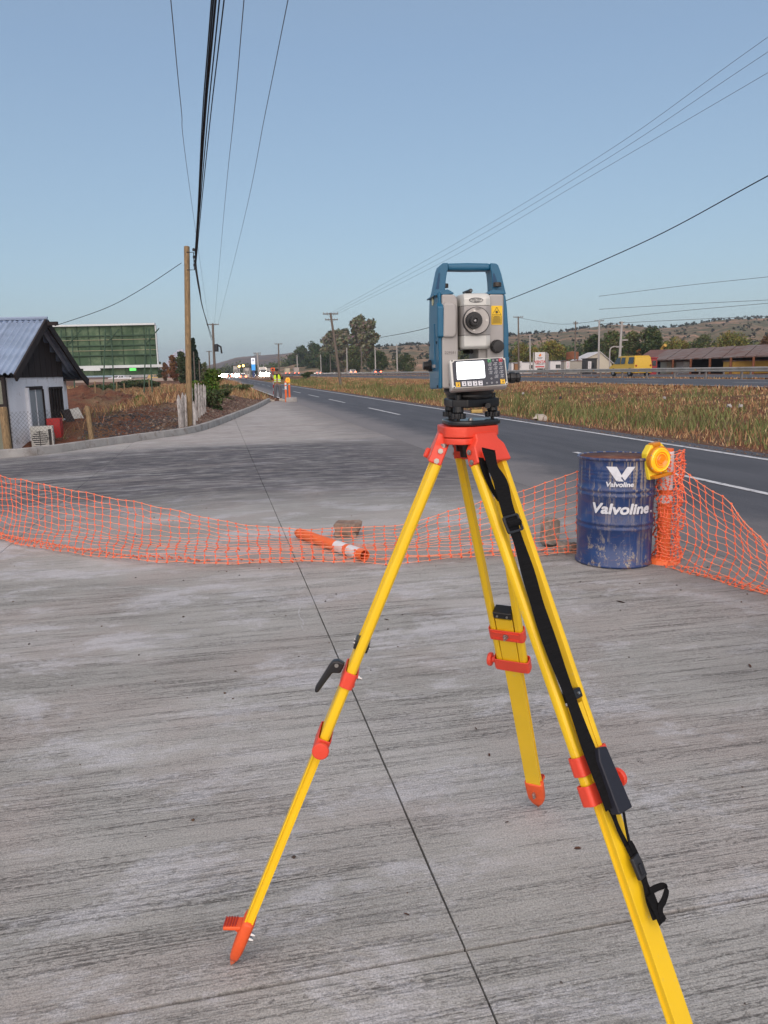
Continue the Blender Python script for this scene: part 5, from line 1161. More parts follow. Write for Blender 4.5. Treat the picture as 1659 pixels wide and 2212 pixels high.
# cloud behind the trees
M_CLOUD = mat('cloud_vapour', (.62, .56, .60), 1, var=.05, spec=0)
cl = MB(); 
for k in range(120):
    u = random.random(); x = 356+48*u; hh_ = 34*math.sin(min(1, u*1.25)*PI*.55)+4; y = 796-hh_*random.random()**.8; c = at(x, y, 5000); r = random.uniform(8, 15); 
    cl.lathe([(0.01, -r)]+[(r*math.cos(a), r*math.sin(a)) for a in np.linspace(-1.2, 1.2, 5)]+[(.01, r)], 10, c=c)
tag(cl.build('cloud', M_CLOUD, smooth=True), 'small pinkish white cloud low over the trees', kind='structure')

# ================================================================ SURVEYOR AND SITE POSTS
def skin_fig(name, verts, edges, radii, m, parent, sub=1, root=0):
    me = bpy.data.meshes.new(name); me.from_pydata([tuple(v) for v in verts], edges, []); o = bpy.data.objects.new(name, me); COL.objects.link(o)
    s = o.modifiers.new('skin', 'SKIN'); s.use_smooth_shade = True
    for i, r in enumerate(radii):
        rr = r if isinstance(r, tuple) else (r, r); me.skin_vertices[0].data[i].radius = rr; me.skin_vertices[0].data[i].use_root = (i == root)
    if sub: ss = o.modifiers.new('sub', 'SUBSURF'); ss.levels = sub; ss.render_levels = sub
    dg = bpy.context.evaluated_depsgraph_get(); me2 = bpy.data.meshes.new_from_object(o.evaluated_get(dg)); bpy.data.objects.remove(o); bpy.data.meshes.remove(me)
    o = bpy.data.objects.new(name, me2); COL.objects.link(o); me2.materials.clear(); me2.materials.append(m); o.parent = parent
    for p in me2.polygons: p.use_smooth = True
    return o
pp = gnd(600.5, 864.5); surv = thing('person', 'surveyor in a yellow safety vest holding a striped prism pole', 'person', (pp.x, pp.y, 0), math.radians(8))
M_SKIN = mat('skin', (.35, .19, .13), .6, var=.05); M_TROUS = mat('grey_trousers', (.115, .115, .125), .9, var=.15, scale=14, bump=.3, bscale=30); M_SHIRT = mat('dark_jacket', (.035, .026, .022), .9, var=.15, scale=14); M_VEST = mat('hi_vis_vest', (.62, .85, .03), .7, var=.08, emit=None); M_SILV = mat('reflective_tape', (.6, .62, .62), .3, var=0); M_BOOT = mat('brown_boots', (.16, .08, .05), .8)
# joints: faces the camera (local -y); left image side hand on the pole
J = [(0, 0, .93), (0, 0, 1.15), (0, .01, 1.38), (0, 0, 1.47), (0, -.01, 1.56), (0, -.01, 1.66),
     (-.19, 0, 1.38), (-.27, -.05, 1.14), (-.30, -.20, 1.28), (-.30, -.27, 1.33),
     (.19, 0, 1.38), (.30, -.02, 1.16), (.25, -.16, 1.36), (.17, -.2, 1.48),
     (-.10, 0, .88), (-.13, -.02, .48), (-.14, .01, .10), (-.15, -.12, .04), (.10, 0, .88), (.14, -.02, .48), (.16, .02, .10), (.18, -.11, .04)]
Ed = [(0, 1), (1, 2), (2, 3), (3, 4), (4, 5), (2, 6), (6, 7), (7, 8), (8, 9), (2, 10), (10, 11), (11, 12), (12, 13), (0, 14), (14, 15), (15, 16), (16, 17), (0, 18), (18, 19), (19, 20), (20, 21)]
Rr = [.15, .15, .16, .06, .085, .08, .075, .055, .042, .035, .075, .055, .042, .035, .10, .07, .05, .045, .10, .07, .05, .045]
skin_fig('body', J, Ed, Rr, M_SKIN, surv)
skin_fig('trousers', [(0, 0, .96), (0, 0, .90), (-.10, 0, .86), (-.135, -.02, .48), (-.145, .01, .09), (.10, 0, .86), (.145, -.02, .48), (.165, .02, .09)], [(0, 1), (1, 2), (2, 3), (3, 4), (1, 5), (5, 6), (6, 7)], [.165, .165, .115, .088, .078, .115, .088, .078], M_TROUS, surv)
skin_fig('jacket', [(0, 0, .92), (0, 0, 1.15), (0, .01, 1.38), (0, 0, 1.46), (-.19, 0, 1.38), (-.27, -.05, 1.14), (-.30, -.18, 1.26), (.19, 0, 1.38), (.30, -.02, 1.16), (.255, -.14, 1.34)], [(0, 1), (1, 2), (2, 3), (2, 4), (4, 5), (5, 6), (2, 7), (7, 8), (8, 9)], [(.19, .14), (.18, .14), (.19, .14), .075, .092, .068, .055, .092, .068, .055], M_SHIRT, surv)
for sg in (-1, 1):
    v = skin_fig('vest', [(sg*.115, -.075, .96), (sg*.12, -.08, 1.15), (sg*.115, -.06, 1.34), (sg*.10, -.0, 1.46)], [(0, 1), (1, 2), (2, 3)], [(.095, .085), (.10, .09), (.10, .09), (.07, .04)], M_VEST, surv)
    for z in (1.04, 1.14): MB().box((sg*.13, -.165, z), (.15, .02, .04)).build('reflective_band', M_SILV, v, world=False)
MB().lathe([(.10, 0), (.11, .02), (.10, .07), (.06, .12), (0, .13)], 12, c=(0, 0, 1.63)).build('cap', M_SHIRT, surv, world=False, smooth=True)
MB().box((0, -.12, 1.645), (.13, .12, .015)).build('cap_visor', M_SHIRT, surv, world=False)
MB().box((0, -.10, 1.585), (.028, .03, .05)).build('nose', M_SKIN, surv, world=False, bevel=.008)
for sg in (-1, 1): MB().box((sg*.035, -.09, 1.61), (.022, .012, .012)).build('eye', M_BLACK, surv, world=False); MB().box((sg*.09, 0, 1.59), (.02, .04, .055)).build('ear', M_SKIN, surv, world=False, bevel=.006); MB().box((sg*.155, -.09, .05), (.11, .29, .10), taper=.8).build('boot', M_BOOT, surv, world=False, bevel=.03)
for sg, hx in ((-1, (-.30, -.27, 1.33)), (1, (.16, -.21, 1.49))):
    for k in range(5): MB().tube([(hx[0]+.0, hx[1], hx[2]-.03+k*.016), (hx[0]+sg*.03, hx[1]-.045, hx[2]-.03+k*.016), (hx[0]-sg*.02, hx[1]-.055+(.02 if k == 4 else 0), hx[2]-.03+k*.016)], .008, 5).build('finger', M_SKIN, surv, world=False)
# prism pole
M_PR = mat('red_band', (.55, .02, .04), .5, var=0); M_PW = mat('white_band', (.7, .7, .7), .5, var=0); M_OR = mat('prism_orange', (.85, .13, .02), .5, var=0)
b_ = gnd(592, 864); b_.z = .155; tp = at(589.5, 802, 42.2); t = thing('prism_pole', 'red and white banded prism pole held by the surveyor', 'pole', b_)
L_ = (tp-b_)
for k in range(8): MB().tube([b_+L_*(k/8), b_+L_*((k+1)/8)], .028 if k else .018, 8).build('band', M_PR if k % 2 else M_PW, t)
c = tp+Vector((0, 0, .10)); MB().box((c.x, c.y, c.z), (.22, .05, .18)).build('target_plate', M_OR, t, bevel=.01); MB().lathe([(0, -.06), (.05, -.06), (.06, .03), (0, .03)], 12, c=(c.x, c.y-.03, c.z), axis='y').build('prism', M_GLASS, t)
# delineator posts and flasher beyond
M_DO = mat('delineator_orange', (.80, .15, .035), .55, var=.10, scale=6); M_DW = mat('reflector_sleeve', (.70, .68, .68), .35, var=.1, scale=10)
def delineator(label, base, h, r, bands=((.62, .78), (.84, .95)), tilt=(0, 0)):
    t = thing('delineator_post', label, 'post', base, 0, 'orange delineator posts by the surveyor'); b = Vector(base); top = b+Vector((tilt[0], tilt[1], h))
    MB().tube([b, top], r, 14).build('tube', M_DO, t); MB().tube([top, top+Vector((0, 0, .04))], [r*1.05, r*.5], 12).build('cap', M_DO, t)
    for a, c in bands: MB().tube([b.lerp(top, a), b.lerp(top, c)], r*1.06, 14).build('reflective_sleeve', M_DW, t)
    return t
g1 = gnd(618.5, 868.5); delineator('left orange delineator post with two white bands', g1, 1.05, .055)
g2 = gnd(626, 868); delineator('right orange delineator post under the amber flasher', g2, .95, .055, bands=((.93, 1.0),))
MB_ = MB().box((g2.x+.1, g2.y-.15, .11), (.55, .35, .24), R=Matrix.Rotation(.2, 3, 'Z')); tag(MB_.build('concrete_block', M_KERB, bevel=.02), 'grey concrete block at the foot of the delineator posts', 'block')
for k, (x, y, s) in enumerate([(607, 866, .16), (613, 867.5, .14), (584, 866.5, .15), (590, 867.3, .12)]):
    q = gnd(x, y); rock('stone', ['brown stone between surveyor and delineator posts', 'small stone at the left delineator post', 'brown stone left of the surveyor boots', 'small brown stone by the pole tip'][k], 'stone', (q.x, q.y, s*.35), (s*1.4, s, s*.8), M_STONE if False else M_BLOCK, 30+k)
random.seed(5)
M_AMBLENS = mat('amber_lens', (.85, .24, .006), .18, var=.12, scale=30, spec=.8, emit=(1, .30, .01), estr=.10); M_AMBRING = mat('amber_lens_bright', (.95, .42, .01), .15, var=.1, scale=20, spec=.8, emit=(1, .50, .02), estr=.25); M_YEL = mat('yellow_plastic', (.88, .66, .04), .4, var=.06); M_AMBFR = mat('amber_frame', (.60, .22, .01), .35, var=.1)
def flasher(label, c, s, rotz, tilt=0.0):
    t = thing('warning_light', label, 'warning light', c, rotz); r = .095*s
    MB().prism([(-.085*s, -.14*s), (.085*s, -.14*s), (.098*s, -.05*s), (.095*s, .06*s), (.05*s, .115*s), (-.05*s, .115*s), (-.095*s, .06*s), (-.098*s, -.05*s)], .015*s, .075*s).build('housing', M_YEL, t, world=False, bevel=.008*s)
    MB().lathe([(0, -.030), (r*.25, -.030), (r*.3, -.024), (r*.45, -.030), (r*.5, -.022), (r*.62, -.028), (r*.67, -.018), (r*.8, -.02)], 40, c=(0, 0, 0), axis='y').build('lens', M_AMBLENS, t, world=False)
    MB().lathe([(r*.8, -.024), (r*.86, -.028), (r*.93, -.020), (r*.97, -.01)], 40, axis='y').build('reflector_ring', M_AMBRING, t, world=False)
    MB().lathe([(r*.97, -.015), (r*1.06, -.012), (r*1.08, .02), (r*.9, .03), (0, .03)], 40, axis='y').build('lens_frame', M_AMBFR, t, world=False)
    for k in range(6): a = k*PI/3+.5; MB().lathe([(0, -.018), (.004*s, -.018), (.004*s, -.01)], 8, c=(r*1.01*math.cos(a), 0, r*1.01*math.sin(a)), axis='y').build('screw', M_RAIL, t, world=False)
    MB().box((0, .0, -.118*s), (.16*s, .07*s, .02*s)).build('lens_foot', M_AMBFR, t, world=False, bevel=.003)
    MB().box((0, .035*s, .112*s), (.07*s, .06*s, .03*s)).build('handle', M_AMBFR, t, world=False, bevel=.008*s)
    t.rotation_euler = (0, tilt, rotz); return t
flasher('amber warning light on a delineator post behind the surveyor', g2+Vector((-.05, -.05, 1.12)), 1.25, .1)

# ================================================================ DRUM
dr = gnd(1326, 1231); ax_d = Vector((dr.x+.08, dr.y+.29, 0)); DH = .885; DR = .286
M_DRUM = bpy.data.materials.new('navy_drum_paint'); M_DRUM.use_nodes = True
def drum_mat(m):
    nt = m.node_tree; N = nt.nodes; L = nt.links; b = N['Principled BSDF']; b.inputs['Roughness'].default_value = .38; b.inputs['Specular IOR Level'].default_value = .55
    tc = N.new('ShaderNodeTexCoord')
    def noise(sc, st, det=8, ro=.65, dist=0):
        mp = N.new('ShaderNodeMapping'); mp.inputs['Scale'].default_value = st; L.new(tc.outputs['Object'], mp.inputs[0]); n = N.new('ShaderNodeTexNoise'); n.inputs['Scale'].default_value = sc; n.inputs['Detail'].default_value = det; n.inputs['Roughness'].default_value = ro; n.inputs['Distortion'].default_value = dist; L.new(mp.outputs[0], n.inputs[0]); return n.outputs[0]
    def rg(s, a, b_, c, d):
        r = N.new('ShaderNodeMapRange'); r.interpolation_type = 'SMOOTHSTEP'; r.inputs['From Min'].default_value = a; r.inputs['From Max'].default_value = b_; r.inputs['To Min'].default_value = c; r.inputs['To Max'].default_value = d; L.new(s, r.inputs[0]); return r.outputs[0]
    def mul(a, b_, op='MULTIPLY'):
        n = N.new('ShaderNodeMath'); n.operation = op
        for i, q in enumerate((a, b_)):
            if isinstance(q, (int, float)): n.inputs[i].default_value = q
            else: L.new(q, n.inputs[i])
        return n.outputs[0]
    def mixc(f, a, b_):
        n = N.new('ShaderNodeMix'); n.data_type = 'RGBA'; L.new(f, n.inputs[0])
        for i, q in ((6, a), (7, b_)):
            if isinstance(q, tuple): n.inputs[i].default_value = (*q, 1)
            else: L.new(q, n.inputs[i])
        return n.outputs[2]
    sp = N.new('ShaderNodeSeparateXYZ'); L.new(tc.outputs['Object'], sp.inputs[0])
    c = mixc(rg(noise(3, (1, 1, 1)), .35, .65, 0, 1), (.012, .035, .125), (.018, .052, .17))
    runs = rg(noise(1, (34, 34, 1.1), 6, .7, .4), .51, .57, 0, 1); runm = rg(noise(1, (5, 5, 1.5), 4), .42, .56, 0, 1); top = rg(sp.outputs[2], .35, .85, .35, 1)
    c = mixc(mul(mul(runs, runm), mul(top, 1.0)), c, (.30, .25, .20))
    splat = rg(noise(1, (14, 14, 9), 10, .78, .3), .53, .59, 0, 1); low = rg(sp.outputs[2], .05, .40, 1, .22); c = mixc(mul(splat, mul(low, .95)), c, (.30, .26, .21))
    rustm = rg(noise(1, (6, 6, 22), 9, .75), .54, .60, 0, .8); c = mixc(mul(rustm, rg(sp.outputs[2], .0, .12, 1, .25)), c, (.16, .075, .04))
    L.new(c, b.inputs['Base Color']); L.new(rg(splat, 0, 1, .36, .8), b.inputs['Roughness'])
    dn = noise(2.2, (1, 1, 1), 3, .5); bp = N.new('ShaderNodeBump'); bp.inputs['Strength'].default_value = .5; bp.inputs['Distance'].default_value = .02; L.new(dn, bp.inputs['Height']); L.new(bp.outputs[0], b.inputs['Normal'])
drum_mat(M_DRUM)
M_RUSTIN = mat('rusty_inside', (.12, .04, .025), .85, var=.35, scale=7, dirt=((.20, .10, .06), .45, 9), bump=.4, bscale=25)
drum = thing('oil_drum', 'open navy blue oil drum with white lettering and mud splashes', 'drum', ax_d); drum.rotation_euler = (math.radians(-.4), math.radians(.4), 0); drum.scale = (1, 1, .935)
prof = [(DR*.97, .004), (DR*1.0, .0), (DR*1.02, .008), (DR*1.02, .022), (DR*.985, .028)]
for zc in (.20, .255): pass
def rib(z, a=.009): return [(DR*.985, z-.018), (DR*.985+a*.7, z-.009), (DR*.985+a, z), (DR*.985+a*.7, z+.009), (DR*.985, z+.018)]
prof += rib(.315)+rib(.36, .011)+rib(.585)+rib(.63, .011)
for z in (.70, .73, .76, .79): prof += [(DR*.985, z-.010), (DR*.985+.003, z), (DR*.985, z+.010)]
prof += [(DR*.985, .86), (DR*1.0, .868)]
body = MB().lathe(prof, 72, wob=lambda k: .0015*math.sin(k*.35)+.001*math.sin(k*.9+1)).build('body', M_DRUM, drum, world=False, smooth=True)
MB().lathe([(DR*1.0, .862), (DR*1.035, .868), (DR*1.04, .880), (DR*1.02, .888), (DR*.99, .884), (DR*.975, .868)], 72, wob=lambda k: .0015*math.sin(k*.35)+.001*math.sin(k*.9+1)).build('rim', M_DRUM, drum, world=False, smooth=True)
MB().lathe([(DR*.972, .880), (DR*.965, .55), (DR*.965, .06), (0, .055)], 48).build('inside', M_RUSTIN, drum, world=False, smooth=True)
M_WPRINT = mat('white_print', (.66, .67, .70), .45, var=.10, scale=25, dirt=((.10, .12, .2), .33, 30))
phi_c = math.atan2(CP.y-ax_d.y, CP.x-ax_d.x)          # towards the camera
def drum_pt(u, z, lift=.0035): a = phi_c+(u)/DR; r = DR*.985+lift; return (r*math.cos(a), r*math.sin(a), z)
def dtext(body_, u0, z0, size, sx=1.0, shear=.18, off=.0, lift=.0035):
    mb = MB(); add_text(mb, body_, lambda x, y: drum_pt(u0+x, z0+y, lift+len(mb.v)*3e-7), size=size, shear=shear, off=off, sx=sx); return mb.build('lettering', M_WPRINT, drum, world=False)
dtext('Valvoline', .048, .483, .114, 1.10, .16, .0048, .0050)
dtext('TM', .322, .450, .022, 1.0, 0, .001, .0050)
dtext('Valvoline', .025, .682, .052, 1.05, .16, .0022, .009)
def dpoly(pts, u0, z0, s, lift=.005, m=None, name='emblem'):
    mb = MB(); n = len(pts); 
    mb.add([drum_pt(u0+x*s, z0+y*s, lift) for x, y in pts], [tuple(range(n))]); return mb.build(name, m or M_WPRINT, drum, world=False)
# V emblem: two slanted bars meeting, with a fine dark seam
for xa in (0,):
    sL = [(-1.0, 1.0), (-.30, 1.0), (.02, .28), (-.24, -.02), (-.36, -.02)]; n_ = 6
    dpoly([(-1.0, .98), (-.28, .98), (-.02, .50), (.10, .24), (-.22, -.10), (-.30, -.06)], .030, .722, .104, .008)
    dpoly([(1.0, .98), (.42, .98), (.14, .50), (.04, .34), (.17, .10), (.30, -.06)], .030, .722, .104, .008)
    dpoly([(-.20, -.12), (.00, .18), (.22, -.12)], .030, .722, .104, .008)
# concrete chunks and stones near the drum, brown block beyond the tube
M_CHUNK = mat('broken_concrete', (.27, .23, .19), .95, var=.35, scale=12, bump=.8, bscale=25, dirt=((.45, .42, .38), .42, 18)); M_BRICK = mat('brown_rubble', (.24, .165, .125), .95, var=.35, scale=10, bump=.8, bscale=20, dirt=((.30, .26, .22), .40, 12))
q = gnd(1192, 1184); rock('concrete_chunk', 'upright broken concrete chunk left of the blue drum', 'rubble', (q.x-.0, q.y+.08, .125), (.155, .13, .25), M_CHUNK, 3, .25, rough=.07)
q = gnd(1222, 1193); rock('concrete_chunk', 'pale small concrete lump between chunk and drum', 'rubble', (q.x, q.y, .045), (.13, .11, .09), M_CHUNK, 8, .6, rough=.2)
q = gnd(1240, 1190); rock('concrete_chunk', 'brown small lump touching the drum foot', 'rubble', (q.x, q.y-.05, .04), (.10, .09, .08), M_BRICK, 9, .2, rough=.2)
q = gnd(750, 1163); rock('rubble_block', 'brown rubble block lying behind the netting', 'rubble', (q.x, q.y+.09, .065), (.25, .18, .13), M_BRICK, 14, -.15, rough=.25)
# fallen tube
random.seed(77)
a_ = gnd(650, 1165); b_ = gnd(788, 1214); a_.z = b_.z = .052; t = thing('fallen_delineator', 'orange plastic delineator tube with white bands lying on the concrete', 'tube', (a_+b_)/2)
d_ = (b_-a_).normalized(); L_ = (b_-a_).length
def open_tube(mb, p0, p1, ro, ri, n=24):
    d = (p1-p0).normalized(); u = d.orthogonal().normalized(); v = d.cross(u); vs = []; fs = []
    for (p, r) in ((p0, ro), (p1, ro), (p1, ri), (p0, ri)):
        for k in range(n): a = 2*PI*k/n; vs.append(p+(u*math.cos(a)+v*math.sin(a))*r)
    for i in range(4):
        for k in range(n): fs.append((i*n+k, i*n+(k+1) % n, ((i+1) % 4)*n+(k+1) % n, ((i+1) % 4)*n+k))
    return mb.add(vs, fs)
open_tube(MB(), a_, b_, .047, .041).build('tube', M_DO, t, smooth=False)
for (u0, u1) in ((.60, .74), (.79, .93)): open_tube(MB(), a_.lerp(b_, u0), a_.lerp(b_, u1), .0488, .046).build('reflective_sleeve', M_DW, t)
MB().tube([a_-d_*.02, a_-d_*.07], [.047, .030], 14).build('tip', M_DO, t)

# ================================================================ ORANGE NETTING
M_NET = mat('orange_net', (.88, .15, .06), .5, var=.12, scale=6); M_NET2 = mat('orange_net_stretched', (.92, .34, .19), .5, var=.15, scale=6)

def net(name, label, cols, rows_n, cell, seed, wave=.015, M=None, closed=None, st=.0046):
    """cols: list of cross sections (list of 3D pts bottom->top) along the run; resampled"""
    K = len(cols); cum = [0]
    def interp_curve(pts, t):
        d = [0]
        for i in range(1, len(pts)): d.append(d[-1]+(pts[i]-pts[i-1]).length)
        s = t*d[-1]
        for i in range(1, len(pts)):
            if s <= d[i] or i == len(pts)-1:
                f = (s-d[i-1])/max(1e-9, d[i]-d[i-1]); return pts[i-1].lerp(pts[i], f)
    cols = [smooth_path(c, 5) for c in cols]
    R_ = rows_n; grid0 = [[interp_curve(c, r/R_) for c in cols] for r in range(R_+1)]     # rows x K
    rowp = [smooth_path(r, 8) for r in grid0]
    ref = rowp[R_//2]; Lr = sum((ref[i]-ref[i-1]).length for i in range(1, len(ref))); nc = int(Lr/cell)
    cl_ = [0]
    for i in range(1, len(ref)): cl_.append(cl_[-1]+(ref[i]-ref[i-1]).length)
    fi_ = np.interp(np.linspace(0, cl_[-1], nc+1), cl_, range(len(cl_)))
    Gd = [[rp[int(min(f, len(rp)-1.001))].lerp(rp[int(min(f, len(rp)-1.001))+1], f-int(min(f, len(rp)-1.001))) for f in fi_] for rp in rowp]
    for r in range(R_+1):
        for c in range(nc+1):
            q = Gd[r][c]; o = Vector((mnoise.noise(Vector((c*.35, r*.5, seed))), mnoise.noise(Vector((c*.35, r*.5, seed+9))), mnoise.noise(Vector((c*.4, r*.45, seed+20)))))*wave*2
            j = Vector((random.uniform(-1, 1), random.uniform(-1, 1), random.uniform(-1, 1)))*.0022
            q = q+o+j; q.z = max(q.z, .004); Gd[r][c] = q
    mb = MB()
    def strand(a, b, r0, rm):
        m1, m2 = a.lerp(b, .22), a.lerp(b, .78); mb.tube([a, m1, m2, b], [r0, rm, rm, r0], 4, cap=False)
    for r in range(R_+1):
        for c in range(nc):
            edge = 1.5 if r in (0, R_) else 1; strand(Gd[r][c], Gd[r][c+1], st*1.2, st*.55*edge)
    nh = len(mb.f)
    for r in range(R_):
        for c in range(nc+1): strand(Gd[r][c], Gd[r+1][c], st*1.9, st*.8)
    for r in range(R_+1):
        for c in range(nc+1):
            q = Gd[r][c]; s = st*2.6; mb.add([q+Vector(p)*s for p in ((1.25, 0, 0), (-1.25, 0, 0), (0, 1, 0), (0, -1, 0), (0, 0, 1), (0, 0, -1))], [(0, 2, 4), (2, 1, 4), (1, 3, 4), (3, 0, 4), (2, 0, 5), (1, 2, 5), (3, 1, 5), (0, 3, 5)])
    o = mb.build(name, M or M_NET); o.data.materials.append(M_NET2)
    for k_ in range(nh): o.data.polygons[k_].material_index = 1
    return tag(o, label, 'netting')
def on_plane_h(x, y, yy):        # point seen at pixel (x,y) at world depth y=yy
    d = Fv + Rv*((x-829.5)/FPX) - Uv*((y-1106)/FPX); return CP+d*(yy/d.y)
# sections: px of bottom, mid, top with world y
secs = [(-260, 1075, 7.9, 988, 7.6), (-120, 1120, 7.5, 1005, 7.35), (0, 1168, 7.1, 1030, 7.15), (105, 1190, 6.65, 1050, 7.0), (209, 1206, 6.35, 1070, 6.95), (314, 1219, 6.05, 1091, 6.85), (434, 1224, 5.95, 1118, 6.75), (530, 1224, 5.92, 1134, 6.75), (627, 1222, 5.92, 1143, 6.80), (730, 1221, 5.9, 1149, 6.75), (858, 1219, 5.92, 1135, 6.6), (960, 1213, 5.98, 1108, 6.5), (1060, 1206, 6.03, 1078, 6.35), (1144, 1203, 6.06, 1056, 6.25), (1250, 1200, 6.05, 1020, 6.08), (1300, 1201, 6.05, 1012, 6.05)]
cols = []
for (x, yb, Yb, yt, Yt) in secs:
    b = gnd(x, yb, .01); tpt = on_plane_h(x+(10 if x < 500 else -4), yt, Yt); 
    if tpt.z < .12: tpt.z = .12
    arc = max(.0, 1.0-(tpt-b).length)
    m1 = b.lerp(tpt, .18)+Vector((0, -.02, .02)); m2 = b.lerp(tpt, .5)+Vector((0, .06, -.05*(tpt.z > .3)))
    fold = b+Vector((.02, .14, .035)); 
    cols.append([b+Vector((0, .20, .008)), b+Vector((0, .10, .035)), b+Vector((0, .0, .01)), b+Vector((.0, .05, .09)), m2, tpt])
net('safety_netting', 'sagging orange plastic netting run from the left edge to the drum', cols, 15, .086, 2.0, wave=.010, st=.0038)
# right hand run from the post
secs2 = [(1440, 1224, 1000, 5.55), (1478, 1236, 1030, 5.5), (1523, 1246, 1062, 5.3), (1561, 1256, 1090, 5.15), (1600, 1268, 1130, 5.0), (1659, 1284, 1184, 4.75), (1740, 1305, 1235, 4.5), (1860, 1340, 1280, 4.2)]
cols = []
for (x, yb, yt, Yt) in secs2:
    b = gnd(x, yb, .01); tpt = on_plane_h(x+14, yt, Yt+.05); cols.append([b+Vector((.03, .12, .01)), b, b.lerp(tpt, .35)+Vector((.04, -.06, -.02)), b.lerp(tpt, .7)+Vector((.03, -.03, 0)), tpt])
net('safety_netting', 'orange plastic netting sagging from the flasher post to the right edge', cols, 15, .070, 5.0, wave=.012, st=.0036)
# bunched netting round the post
pb = gnd(1432, 1214); post_top = on_plane_h(1429, 1000, pb.y)
cols = []; Rw = random.Random(4)
for k in range(13):
    a = -2.6+k*.42; r = .058+.03*Rw.random(); c = []
    for j in range(9):
        z = .01+.84*j/8; rr = r*(1+.5*Rw.random())+.01; c.append(Vector((pb.x+rr*math.cos(a)*1.1+.015, pb.y+rr*math.sin(a), z)))
    cols.append(c)
net('bunched_netting', 'crumpled orange netting bunched around the post beside the drum', cols, 30, .034, 8.0, wave=.016, st=.0036)
cols = []
for k, (x, y) in enumerate([(1450, 1002), (1462, 988), (1476, 985)]):
    b = on_plane_h(x, y+26-k*5, pb.y); tt = on_plane_h(x+3, y-2, pb.y); cols.append([b, b.lerp(tt, .5)+Vector((0, .02, .0)), tt])
net('loose_netting', 'torn corner of orange netting sticking up behind the warning light', cols, 3, .05, 3.0, wave=.02, st=.003)
t = thing('delineator_post', 'orange post with white reflective bands inside the bunched netting', 'post', (pb.x, pb.y, 0)); MB().tube([(pb.x, pb.y, 0), (pb.x-.01, pb.y, .88)], .05, 16).build('tube', M_DO, t)
for (z0, z1) in ((.47, .53), (.57, .68), (.71, .86)): MB().tube([(pb.x-.006, pb.y, z0), (pb.x-.008, pb.y, z1)], .0525, 16).build('reflective_sleeve', M_DW, t)
MB().lathe([(.12, 0), (.11, .03), (.06, .05), (0, .05)], 16, c=(pb.x, pb.y, 0)).build('base', M_DO, t)
fl = on_plane_h(1423.5, 993, pb.y-.16); flasher('amber warning light with yellow housing hung on the rim of the blue drum', fl, 1.0, math.radians(24), math.radians(-8))
# ================================================================ TRIPOD
M_TY = mat('yellow_fibreglass', (.88, .56, .014), .34, var=.05, scale=9, spec=.5, dirt=((.62, .50, .22), .30, 34)); M_TR = mat('red_casting', (.78, .070, .035), .42, var=.05, scale=20, bump=.08, bscale=160); M_TFOOT = mat('orange_red_casting', (.78, .105, .022), .5, var=.10, scale=25, bump=.1, bscale=160, dirt=((.45, .16, .08), .30, 45)); M_TPED = mat('dark_red_pad', (.40, .028, .018), .6, var=.1); M_STEEL = mat('bolt_steel', (.45, .44, .42), .3, .9, var=.1); M_TK = mat('black_lever', (.012, .012, .014), .38, var=.05); M_SCUFF = mat('scuffed_tip', (.62, .13, .05), .7, var=.25, scale=50, dirt=((.35, .25, .2), .40, 60))
HX, HY, HTOP = .194, 1.798, 1.372
IX = .202
trip = thing('tripod', 'yellow survey tripod with red head, clamps and pointed feet', 'tripod', (HX, HY, 0))
def hexbolt(mb, c, d, r=.006, h=.006):
    c, d = Vector(c), Vector(d).normalized(); mb.tube([c-d*.003, c+d*h*.5], r*1.35, 12); mb.tube([c, c+d*h], r, 6)
# head: rounded triangle plate
def head_poly(rc, cut):
    P_ = []
    for k, ang in enumerate((-115, 5, 125)):
        for da in (-24, -14, 0, 14, 24):
            a = math.radians(ang+da); rr = rc*(1.0 if abs(da) < 20 else .985) * (math.cos(math.radians(14))/math.cos(math.radians(max(0, abs(da)-14))) if abs(da) > 14 else 1); P_.append((rr*math.cos(a), rr*math.sin(a)))
    return P_
up_ = MB().at(Matrix.Translation((HX, HY, 0))); up_.prism(head_poly(.0755, 0), HTOP-.024, HTOP, 'z'); up_.build('head_plate', M_TR, trip, bevel=.0025)
lo_ = MB().at(Matrix.Translation((HX, HY, 0))); lo_.prism(head_poly(.0735, 0), HTOP-.040, HTOP-.0255, 'z'); lo_.build('head_lower', M_TR, trip, bevel=.0025)
MB().at(Matrix.Translation((HX, HY, 0))).lathe([(0, -.075), (.012, -.075), (.014, -.06), (.022, -.06), (.024, -.04), (0, -.04)], 16, c=(0, 0, HTOP)).build('centre_screw', M_TK, trip)
mb = MB(); hexbolt(mb, (HX-.055, HY-.045, HTOP-.041), (0, 0, -1), .006, .012); mb.build('bolt', M_STEEL, trip)
FEET = {'A': (-.419, 1.745), 'B': (.515, 2.443), 'C': (.634, 1.268)}
CL = {'A': (.534, .616, .795), 'B': (.576, .656, .779), 'C': (.600, .740, .800)}
legM = {}
